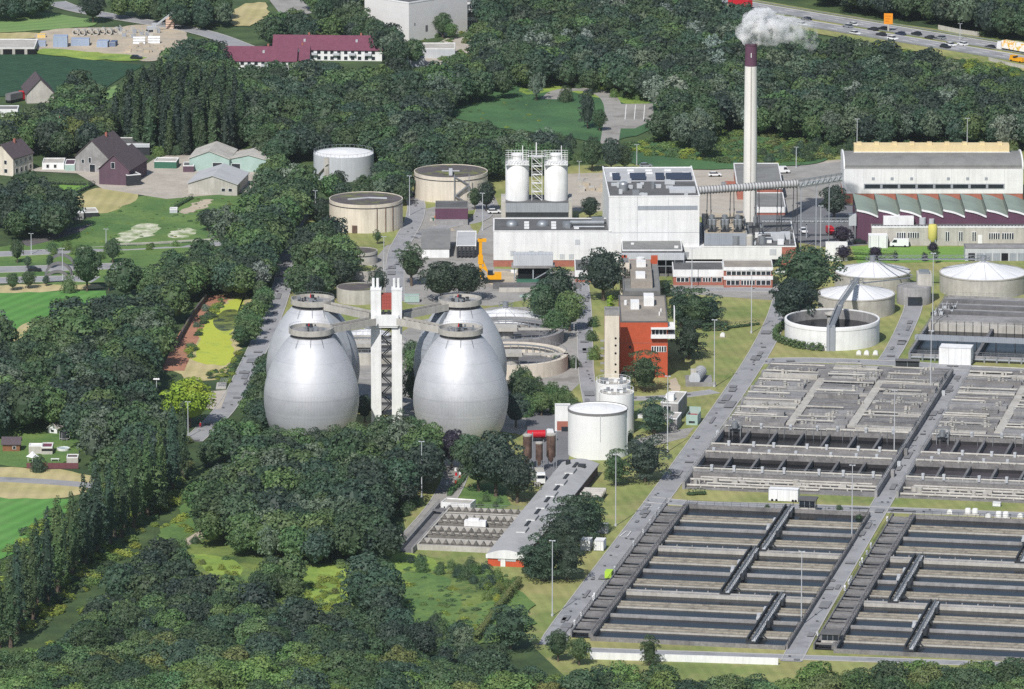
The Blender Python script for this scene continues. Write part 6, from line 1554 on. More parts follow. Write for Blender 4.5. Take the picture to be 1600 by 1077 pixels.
for i in range(7):
    p = gp(119+i*10.4, 55.5-i*.35+(1 if i % 2 else 0)); p.z = 1.4
    t = thing('concrete_pipe', 'big concrete pipe ring in the row on the building site', 'concrete pipe', p, R(-6), 'row of concrete pipe rings')
    o = M().lathe([(1.25, -1.6), (.9, -1.6), (.9, 1.6), (1.25, 1.6), (1.25, -1.6)], 24).build('ring', concl, t, smooth=40); o.rotation_euler.x = R(90)
for k, (px, py, lb) in enumerate(((208, 70, 'bundle of white plastic pipes, left one of two'), (231, 69, 'bundle of white plastic pipes, right one of two'))):
    t = thing('pipe_bundle', lb, 'pipe bundle', gp(px, py), 0, None)
    for i in range(3):
        for j in range(3-i): M().tube((0, j*1.1+i*.55, .5+i*.95), (4.6, j*1.1+i*.55, .5+i*.95), .52, 12).build('pipe', white, t, smooth=40)
p = gp(238, 50); t = thing('excavator', 'pale excavator with long raised boom on the building site', 'excavator', p, R(20))
b = M(); b.box(-2, 1.6, -1.3, 1.3, 1, 2.2); b.box(-.2, 1.4, -1.2, .2, 2.2, 3.4); b.build('body', sidingl, t)
b = M(); b.bar((1, .5, 2), (6, .5, 5.4), .5, .6); b.bar((6, .5, 5.4), (9, .5, 7.6), .4, .5); b.bar((9, .5, 7.6), (9.6, .5, 6.4), .5, .4); b.build('boom', sidingl, t)
for y in (-1.2, 1.2): M().ext_y([(-2.2, .5), (-1.8, .05), (1.8, .05), (2.2, .5), (1.8, .95), (-1.8, .95)], y-.3, y+.3).build('track', dark, t)
t = thing('panel_stack', 'stack of pinkish boards beside the excavator boom', 'board stack', gp(259, 46), R(-5)); b = M()
for i in range(5): b.box(0, 3.2, 0, 3, .2+i*.9, .9+i*.9)
b.build('board', mat('pink_board', (206, 178, 160), var=.06), t)
t = thing('spoil_heap', 'flat pile of pale slabs and soil at the right of the building site', 'heap', gp(215, 82)); b = M(); rnd = random.Random(8)
for i in range(26): x, y = rnd.uniform(-4, 16), rnd.uniform(-4, 18); s_ = rnd.uniform(.6, 2); b.box(x-s_, x+s_, y-s_*.7, y+s_*.7, 0, rnd.uniform(.3, 1.2))
b.build('slab', g_sand, t)
t = thing('machine_park', 'cluster of grey building machines and pipes on the site', 'machines', gp(190, 60)); b = M()
for i in range(16): x, y = rnd.uniform(-3, 14), rnd.uniform(-3, 16); b.box(x-.8, x+.8, y-.6, y+.6, 0, rnd.uniform(.6, 2), i % 2); b.bar((x, y, 1), (x+rnd.uniform(-2, 2), y, 2.6), .25, .25, i % 2)
b.build('machinery', [siding, concl], t)
# allotment gardens
t = thing('board_fence', 'long purple brown board fence in front of the garden plots', 'fence', gp(42, 733), 0)
L_ = (gp(122, 733)-gp(42, 733)).length
b = M(); b.box(0, L_*.28, 0, .12, .1, 1.75); b.box(L_*.4, L_, 0, .12, .1, 1.75); b.build('boards', timberm, t); M().box(L_*.29, L_*.39, 0, .12, .1, 1.8).build('brown_board', mat('red_brown_boards', (150, 90, 76)), t)
for i in range(9): M().box(i*L_/8-.08, i*L_/8+.08, -.06, 0, 0, 1.85).build('post', timberm, t)
house('garden_house', 'garden house with dark gabled roof at the left picture edge', 4, 706, R(0), 5, 5, 2.2, 3.6, wood, tile, 'garden house', 'x', [('f', 3, .8, .8, .8)])
t, W_, h, dep, ro = shed('garden_canopy', 'white flat canopy left of the wine red canopy', 45, 66, 710, 698, 694, concl, white)
t, W_, h, dep, ro = shed('garden_canopy', 'wine red roofed canopy with white side panel in the gardens', 65, 82, 711, 700, 693, concl, tilered); M().box(0, W_, -.08, 0, 1.2, h-.3).build('shade', blacko, t)  # black sheet on the front paints the shade under the canopy
house('garden_house', 'little white summer house at the upper end of the gardens', 75, 677, R(-25), 3, 3, 1.6, 2.7, white, concl, 'garden house', wins=[('f', 1, .5, 1, .7)])
t, W_, h, dep, ro = shed('garden_shed', 'dark roofed shed with white boards at the right of the fence', 104, 122, 724, 716, 711, concl, tile)
t = thing('garden_pavilion', 'white pointed garden pavilion behind the board fence', 'pavilion', gp(51, 722)); M().lathe([(1.9, 1.6), (.9, 2.3), (.01, 3.2)], 4).build('roof', white, t)
for a in range(4): M().bar((1.3*math.cos(a*1.571), 1.3*math.sin(a*1.571), 0), (1.3*math.cos(a*1.571), 1.3*math.sin(a*1.571), 1.9), .1, .1).build('post', white, t)
t = thing('trampoline', 'round trampoline with dark safety net on the garden lawn', 'trampoline', gp(101, 688)); M().lathe([(1.35, .6), (1.35, 2.5)], 24).build('safety_net', dark, t); M().lathe([(1.3, .58), (1.5, .6), (1.5, .7), (.01, .68)], 24).build('jump_mat', roofl, t)
for a in range(6): M().bar((1.45*math.cos(a*1.05), 1.45*math.sin(a*1.05), 0), (1.45*math.cos(a*1.05), 1.45*math.sin(a*1.05), 2.6), .09, .09).build('leg', sidingl, t)
t = thing('paddling_pool', 'round white rimmed garden pool on the lawn', 'pool', gp(99, 704)); M().lathe([(1.8, 0), (1.9, .8), (1.7, .85), (1.7, .6)], 28).build('wall', white, t, smooth=40); M().lathe([(1.69, .62), (.01, .62)], 24).build('water', mat('pool_water', (150, 180, 186), rough=.1), t)
t = thing('garden_table_set', 'white garden table with chairs behind the board fence', 'garden furniture', gp(86, 721)); M().box(-1.2, 1.2, -.5, .5, .7, .78).build('tabletop', white, t)
for x in (-1, 1):
    for y in (-.4, .4): M().bar((x, y, 0), (x, y, .7), .08, .08).build('leg', white, t)
for i, (px, py) in enumerate(((96, 418), (92, 431), (90, 444))):
    t = thing('clipped_arch', ('clipped arch bridge railing over the underpass, highest of three', 'grey arched wall over the underpass, middle of three', 'grey arched wall over the underpass, lowest of three')[i], 'arch wall', gp(px, py)); b = M()
    b.lathe([(3.8, 0), (4.6, 0), (4.6, 1.2), (3.8, 1.2), (3.8, 0)], 20, 0, 0, 0, 0, math.pi); o = b.build('arch', concd, t); o.rotation_euler.x = R(90); o.location.y = .5
b = M(); p = [gp(180, 386), gp(250, 383), gp(332, 378)]
for a, c in zip(p, p[1:]):
    b.bar((a.x, a.y, .9), (c.x, c.y, .9), .2, .5); n = int((c-a).length/3)
    for i in range(n): q = a.lerp(c, i/n); b.bar((q.x, q.y, 0), (q.x, q.y, 1.1), .15, .15)
tag(b.build('road_railing', concl), 'pale railing along the country road above the canal trees', 'railing')
b = M(); p = [gp(275, 545), gp(300, 498), gp(322, 470)]
for a, c in zip(p, p[1:]): b.bar((a.x, a.y, 1), (c.x, c.y, 1), .5, 2)
tag(b.build('canal_parapet', mossy), 'dark mossy parapet wall along the red brown canal path', 'wall')
t = thing('weir_rack', 'small steel rack and slab at the lower end of the duckweed pond', 'weir', gp(346, 604)); b = M(); b.box(-1.5, 1.5, -4, 4, 0, .4, 1)
for i in range(5): b.bar((i*.5-1, -2, .3), (i*.5, 3, 2), .14, .14)
b.build('rack', [steel, concl], t)
# steam from the chimney
def smoke():
    blobs = [(1175, 64, 2.0), (1172, 56, 2.6), (1170, 48, 3.0), (1176, 40, 3.4), (1185, 35, 3.6), (1196, 34, 3.6), (1206, 36, 3.4), (1215, 40, 3.2), (1182, 46, 3.6), (1194, 45, 4.0), (1206, 47, 3.6), (1218, 48, 3.0), (1190, 53, 2.4), (1203, 56, 2.6), (1226, 44, 2.6), (1234, 40, 2.2), (1243, 40, 2.4), (1252, 44, 2.8), (1258, 51, 2.8), (1263, 58, 2.6), (1267, 66, 2.2), (1210, 63, 1.6), (1230, 56, 2.0), (1240, 60, 1.8)]
    obj = None; k = 0
    me = bpy.data.meshes.new('steam'); vs = []; fs = []; rnd = random.Random(2)
    n = 20; m_ = 14
    for x, y, r in blobs:
        c = atY(x, y, CHM.y+rnd.uniform(-2, 2)); r *= 1.4
        o = len(vs); ph = [rnd.uniform(0, 6) for _ in range(4)]
        for i in range(m_+1):
            th = math.pi*i/m_
            for j in range(n):
                a = 2*math.pi*j/n; w_ = 1+.12*math.sin(3*a+ph[0]+2*th)+.1*math.sin(5*a+ph[1])*math.sin(4*th+ph[2])
                vs.append((c.x+r*w_*math.sin(th)*math.cos(a), c.y+r*w_*math.sin(th)*math.sin(a), c.z+r*w_*.9*math.cos(th)))
        for i in range(m_):
            for j in range(n): fs.append((o+i*n+j, o+i*n+(j+1) % n, o+(i+1)*n+(j+1) % n, o+(i+1)*n+j))
    me.from_pydata(vs, [], fs); o = bpy.data.objects.new('steam', me); COL.objects.link(o)
    rm = o.modifiers.new('remesh', 'REMESH'); rm.mode = 'VOXEL'; rm.voxel_size = .5
    m = bpy.data.materials.new('steam_volume'); m.use_nodes = True; nt = m.node_tree; N = nt.nodes; L = nt.links; N.remove(N['Principled BSDF'])
    pv = N.new('ShaderNodeVolumePrincipled'); pv.inputs['Color'].default_value = (.995, .995, .995, 1); pv.inputs['Anisotropy'].default_value = .1
    g = N.new('ShaderNodeNewGeometry'); nz = N.new('ShaderNodeTexNoise'); nz.inputs['Scale'].default_value = .26; nz.inputs['Detail'].default_value = 6; nz.inputs['Roughness'].default_value = .65; L.new(g.outputs['Position'], nz.inputs['Vector'])
    mr = N.new('ShaderNodeMapRange'); mr.inputs[1].default_value = .46; mr.inputs[2].default_value = .64; mr.inputs[3].default_value = 0; mr.inputs[4].default_value = 1; L.new(nz.outputs['Fac'], mr.inputs[0])
    sx = N.new('ShaderNodeSeparateXYZ'); L.new(g.outputs['Position'], sx.inputs[0])
    fx = N.new('ShaderNodeMapRange'); fx.inputs[1].default_value = CHM.x+6; fx.inputs[2].default_value = CHM.x+17; fx.inputs[3].default_value = 2.4; fx.inputs[4].default_value = .3; L.new(sx.outputs[0], fx.inputs[0])
    mm_ = N.new('ShaderNodeMath'); mm_.operation = 'MULTIPLY'; L.new(mr.outputs[0], mm_.inputs[0]); L.new(fx.outputs[0], mm_.inputs[1]); L.new(mm_.outputs[0], pv.inputs['Density'])
    L.new(pv.outputs[0], N['Material Output'].inputs['Volume']); me.materials.append(m)
    tag(o, 'white steam plume drifting right from the chimney top', 'steam', None, 'stuff')
smoke()

# loose site material in the yards
def stackthing(name, label, cat, px, py, parts, rz=0):
    t = thing(name, label, cat, gp(px, py), rz); rnd = random.Random(px)
    for nm, m_, n, sx_, sy_, sz_, W_, D_ in parts:
        for i in range(n):
            x, y = rnd.uniform(0, W_), rnd.uniform(0, D_); b = M(); b.box(x, x+sx_*rnd.uniform(.7, 1.2), y, y+sy_*rnd.uniform(.7, 1.2), 0, sz_*rnd.uniform(.6, 1.2)); b.build(nm, m_, t)
    return t
stackthing('rubble_heap', 'pale rubble heap and slabs behind the round silos', 'heap', 895, 300, [('slab', concl, 12, 2.2, 2.4, 1.6, 16, 26), ('slab', g_sand, 8, 2.6, 3, 1.2, 16, 26)])
stackthing('pallet_store', 'mixed pallets and blocks on the small yard left of the purple house', 'pallets', 664, 348, [('pallet', concl, 4, 1.2, 1.4, .8, 5, 8), ('pallet', orangep, 1, 1.2, 1.4, .8, 5, 8), ('pallet', greenp, 1, 1.4, 1.4, .9, 5, 8)])
stackthing('pipe_store', 'white bags and pipe pieces on the building pit behind the drill rig', 'site material', 795, 428, [('bag', white, 6, 2.6, 1.4, .9, 12, 6), ('bag', greenp, 2, 2, 1, .6, 12, 6)])
stackthing('site_bags', 'white and green sheeted material on the wall above the far right egg', 'site material', 806, 466, [('sheet', white, 5, 2.6, 1.2, .8, 9, 2), ('sheet', tealp, 2, 2.2, 1.2, .7, 9, 2)])
stackthing('barrier_row', 'red and white barriers along the verge of the grit road', 'barriers', 676, 778, [('barrier', white, 5, .6, .8, 1.0, 3, 40), ('barrier', redp, 3, .6, .8, .9, 3, 40)], R(-10))
stackthing('pump_set', 'pumps and pipework between lorry and brown silos', 'pumps', 822, 764, [('pump', steel, 7, 1.4, 1.4, 1.4, 8, 16), ('pump', concl, 4, 1.6, 1.6, 1.2, 8, 16), ('pump', dark, 4, 1, 1, 1.3, 8, 16)])
stackthing('cyclone_yard', 'steel vessels on the sandy yard behind the filter house', 'vessels', 1112, 300, [('vessel', steel, 6, 1.6, 1.6, 2.4, 12, 14), ('vessel', brick, 3, 2, 2, 1.4, 12, 14)])
stackthing('gas_skid', 'white valve skid between twin tanks and round pine', 'valve skid', 992, 654, [('valve', white, 4, 2, 1.4, 1, 6, 8), ('valve', dark, 4, 1, 1, .9, 6, 8)])
t = thing('pipe_gantry', 'grey pipe bridge crossing the dark yard to the sawtooth workshop', 'pipe bridge', gp(1190, 372)); p = gp(1190, 372); e = gp(1330, 372)-p; b = M()
for z in (5.2, 6.6):
    for y in (-.8, .8): b.bar((0, y, z), (e.x, y, z), .22, .22)
n = 18
for i in range(n+1):
    x = e.x*i/n
    for y in (-.8, .8): b.bar((x, y, 5.2), (x, y, 6.6), .12, .12)
    if i < n: b.bar((x, -.8, 5.2), (e.x*(i+1)/n, -.8, 6.6), .1, .1)
b.build('truss', steel, t)
for dy in (-.4, .1, .5): M().tube((0, dy, 5.6), (e.x, dy, 5.6), .18, 8).build('pipe', sidingl, t)
for x in (.5, e.x*.5, e.x-.6): M().bar((x, 0, 0), (x, 0, 5.2), .4, .4).build('post', siding, t)
# ------------------------------------------------------------------ foliage
def leaf_material(name, attr):
    m = bpy.data.materials.new(name); m.use_nodes = True; nt = m.node_tree; N = nt.nodes; L = nt.links
    b = N['Principled BSDF']; b.inputs['Roughness'].default_value = .55; b.inputs['Specular IOR Level'].default_value = .25
    if attr: a = N.new('ShaderNodeAttribute'); a.attribute_name = 'tcol'; c = a.outputs['Color']
    else: a = N.new('ShaderNodeObjectInfo'); c = a.outputs['Color']
    t = N.new('ShaderNodeAttribute'); t.attribute_name = 'tint'
    mx = N.new('ShaderNodeMix'); mx.data_type = 'RGBA'; mx.blend_type = 'MULTIPLY'; mx.inputs[0].default_value = 1; L.new(c, mx.inputs[6]); L.new(t.outputs['Fac'], mx.inputs[7])
    g = N.new('ShaderNodeNewGeometry'); nz = N.new('ShaderNodeTexNoise'); nz.inputs['Scale'].default_value = .12; nz.inputs['Detail'].default_value = 3; L.new(g.outputs['Position'], nz.inputs['Vector'])
    hs = N.new('ShaderNodeHueSaturation'); mr = N.new('ShaderNodeMapRange'); mr.inputs[1].default_value = .3; mr.inputs[2].default_value = .7; mr.inputs[3].default_value = .475; mr.inputs[4].default_value = .525; L.new(nz.outputs['Fac'], mr.inputs[0]); L.new(mr.outputs[0], hs.inputs['Hue']); L.new(mx.outputs[2], hs.inputs['Color'])
    L.new(hs.outputs[0], b.inputs['Base Color'])
    tr = N.new('ShaderNodeBsdfTranslucent'); L.new(hs.outputs[0], tr.inputs['Color']); ms = N.new('ShaderNodeMixShader'); ms.inputs[0].default_value = .16
    L.new(b.outputs[0], ms.inputs[1]); L.new(tr.outputs[0], ms.inputs[2]); L.new(ms.outputs[0], N['Material Output'].inputs['Surface'])
    return m
leafm = leaf_material('leaves', False); leafs = leaf_material('wood_leaves', True)
barkm = mat('bark', (96, 84, 74), var=.2, scale=.8)

def leafset(lobes, rng, per, size, core=None):
    """leaf quads over the skin of many lobes (cx,cy,cz,rx,rz)"""
    P = []; Nn = []; T = []
    Lb = np.array(lobes)
    for c in Lb:
        n = int(per*(c[3]*c[4])/1.6)+6
        d = rng.normal(size=(n, 3)); d /= np.linalg.norm(d, axis=1)[:, None]
        d[:, 2] = np.where(d[:, 2] < -.35, -d[:, 2], d[:, 2])
        p = c[:3]+d*np.array([c[3], c[3], c[4]])*rng.uniform(.82, 1.12, (n, 1))
        keep = np.ones(n, bool)
        for q in Lb:
            if q is c: continue
            e = (p-q[:3])/np.array([q[3], q[3], q[4]]); keep &= (np.einsum('ij,ij->i', e, e) > .62)
        p, d = p[keep], d[keep]
        P.append(p); Nn.append(d); T.append(np.full(len(p), rng.uniform(.88, 1.12))*rng.uniform(.82, 1.2, len(p)))
    P = np.vstack(P); Nn = np.vstack(Nn); T = np.concatenate(T); n = len(P)
    Nn = Nn+rng.normal(size=(n, 3))*.3; Nn[:, 2] += .12; Nn /= np.linalg.norm(Nn, axis=1)[:, None]
    r = rng.normal(size=(n, 3)); U = np.cross(Nn, r); U /= np.linalg.norm(U, axis=1)[:, None]; Wv = np.cross(Nn, U)
    s = rng.uniform(.55, 1.2, (n, 1))*size*.5; a = s*rng.uniform(.65, 1.2, (n, 1))
    V = np.stack([P-U*s, P-Wv*a*.8+U*s*.1, P+U*s, P+Wv*a], 1)
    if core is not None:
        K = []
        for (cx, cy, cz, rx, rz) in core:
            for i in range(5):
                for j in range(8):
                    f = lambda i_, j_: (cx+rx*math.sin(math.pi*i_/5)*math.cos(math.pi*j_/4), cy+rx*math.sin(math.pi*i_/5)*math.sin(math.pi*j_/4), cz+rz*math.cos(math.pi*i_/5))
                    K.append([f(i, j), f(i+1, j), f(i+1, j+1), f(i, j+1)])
        K = np.array(K); V = np.vstack([V, K]); T = np.concatenate([T, np.full(len(K), .8)])  # solid inner core, tinted darker, added to block light through the crown
    return V, T
def crown(kind, seed, lod=1.0):
    rng = np.random.RandomState(seed); lobes = []; core = None; size = .56/math.sqrt(lod); per = 80*lod
    if kind == 'broad':
        k = 28; ga = 2.39996; ecc = rng.uniform(.85, 1.15)
        for i in range(k):
            f = (i+.5)/k; z = 1-1.82*f; r = math.sqrt(max(0, 1-z*z)); a = i*ga+rng.uniform(-.3, .3); q = rng.uniform(.62, .86)
            lobes.append((3.5*q*r*math.cos(a)*ecc, 3.5*q*r*math.sin(a)/ecc, 5.4+4.0*z*q, rng.uniform(.9, 1.55), rng.uniform(.75, 1.25)))
        for i in range(5): a = rng.uniform(0, 6.3); lobes.append((3.3*math.cos(a), 3.3*math.sin(a), rng.uniform(4, 7), .7, .6))
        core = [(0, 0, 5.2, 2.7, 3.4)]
    elif kind == 'loose':
        for i in range(34):
            f = (i+.5)/34; z = 1-1.75*f; r = math.sqrt(max(0, 1-z*z)); a = i*2.4+rng.uniform(-.5, .5); q = rng.uniform(.5, 1.0)
            lobes.append((3.1*q*r*math.cos(a), 3.1*q*r*math.sin(a), 5.6+4.2*z*q, rng.uniform(.5, 1.0), rng.uniform(.6, 1.2)))
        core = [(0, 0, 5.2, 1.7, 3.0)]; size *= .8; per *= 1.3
    elif kind == 'poplar':
        for i in range(26):
            z = .5+9.2*(i+.5)/26; w_ = .72*math.sin(math.pi*min(.98, (z/10)**.55*.9+.1))**.6; a = i*2.4+rng.uniform(-.4, .4)
            lobes.append((w_*.75*math.cos(a), w_*.75*math.sin(a), z, max(.22, w_*rng.uniform(.5, .75)), rng.uniform(.55, .9)))
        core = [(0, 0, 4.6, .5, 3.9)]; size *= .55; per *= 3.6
    elif kind == 'pine':
        for i in range(46):
            z = rng.uniform(1.4, 9.3); w_ = 3.3*(1-((z-4.0)/6.4)**2)**.5*rng.uniform(.4, 1); a = i*2.4+rng.uniform(-.5, .5)
            lobes.append((w_*math.cos(a), w_*math.sin(a), z, rng.uniform(.8, 1.35), rng.uniform(.5, .85)))
        core = [(0, 0, 4.8, 2.1, 3.6)]; size *= .8; per *= 1.7
    elif kind == 'bush':
        for i in range(22):
            f = (i+.5)/22; z = 1-f*1.0; r = math.sqrt(max(0, 1-z*z)); a = i*2.4+rng.uniform(-.3, .3); q = rng.uniform(.6, .9)
            lobes.append((6.6*q*r*math.cos(a), 6.6*q*r*math.sin(a), .6+7.6*z*q, rng.uniform(1.5, 2.4), rng.uniform(1.2, 2.0)))
        core = [(0, 0, 1.5, 4.6, 5)]; size *= 1.5; per *= .34
    return leafset(lobes, rng, per, size, core)
def trunk_mesh(kind, seed):
    rnd = random.Random(seed); b = M()
    top = {'broad': 6.4, 'loose': 7.5, 'poplar': 8.5, 'pine': 8.6, 'bush': 3}[kind]; r = {'poplar': .22, 'bush': .3}.get(kind, .26)
    b.tube((0, 0, -.1), (.1, .05, top*.45), r*1.15, 8, 0, r*.75); b.tube((.1, .05, top*.45), (0, 0, top), r*.75, 8, 0, r*.2)
    for i in range(6):
        a = i*1.1+rnd.uniform(-.3, .3); z = top*rnd.uniform(.35, .7); l = {'poplar': .6, 'bush': 3.4}.get(kind, 2.4)
        b.tube((.08, .04, z), (l*math.cos(a), l*math.sin(a), z+l*.7), r*.4, 6, 0, r*.12)
    o = b.build('trunk_shape', barkm); me = o.data; bpy.data.objects.remove(o); return me
TONE = {'dark green': (72, 92, 65), 'deep blue green': (65, 86, 69), 'mid green': (87, 111, 71), 'fresh green': (102, 127, 72), 'grey green': (101, 116, 96), 'silvery': (126, 138, 126), 'bright yellow green': (146, 170, 58), 'dark purple': (52, 46, 62), 'blackish green': (60, 74, 63), 'olive green': (108, 118, 72), 'yellow green': (132, 146, 68)}
KW = {'broad': 'broadleaf tree', 'loose': 'feathery tree', 'poplar': 'columnar poplar', 'pine': 'pine', 'bush': 'shrub'}
NM = {'broad': 'broadleaf_tree', 'loose': 'feathery_tree', 'poplar': 'poplar_tree', 'pine': 'pine_tree', 'bush': 'shrub'}
CAT = {'broad': 'tree', 'loose': 'tree', 'poplar': 'poplar', 'pine': 'pine', 'bush': 'shrub'}
VAR = {}
for kd, nvar in (('broad', 7), ('loose', 4), ('poplar', 4), ('pine', 4), ('bush', 5)):
    VAR[kd] = []
    for s_ in range(nvar):
        V, T = crown(kd, 100+s_*17+len(kd), 1.9)
        VAR[kd].append((quads('crown', V, T, [leafm]), trunk_mesh(kd, s_)))
LOW = {kd: [crown(kd, 300+s_*13, .85) for s_ in range(6)] for kd in ('broad', 'loose', 'poplar', 'pine', 'bush')}
rt = random.Random(42)
def hue(c, k=.2):
    c = lin(c); f = rt.uniform(1-k, 1+k); return (c[0]*f*rt.uniform(.93, 1.07), c[1]*f, c[2]*f*rt.uniform(.9, 1.1), 1)
NTREE = [0]
def tree(kind, loc, h, tone, label, group=None, wide=1.0):
    me, tr = rt.choice(VAR[kind]); NTREE[0] += 1
    r = bpy.data.objects.new(NM[kind], None); COL.objects.link(r); r.location = (loc[0], loc[1], 0); r.rotation_euler.z = rt.uniform(0, 6.28); r.empty_display_size = .5
    s_ = h/10; r.scale = (s_*wide*rt.uniform(.93, 1.07), s_*wide*rt.uniform(.93, 1.07), s_)
    tag(r, label, CAT[kind], group)
    c = bpy.data.objects.new('crown', me); COL.objects.link(c); c.parent = r; c.color = hue(TONE[tone])
    t = bpy.data.objects.new('trunk', tr); COL.objects.link(t); t.parent = r
    return r
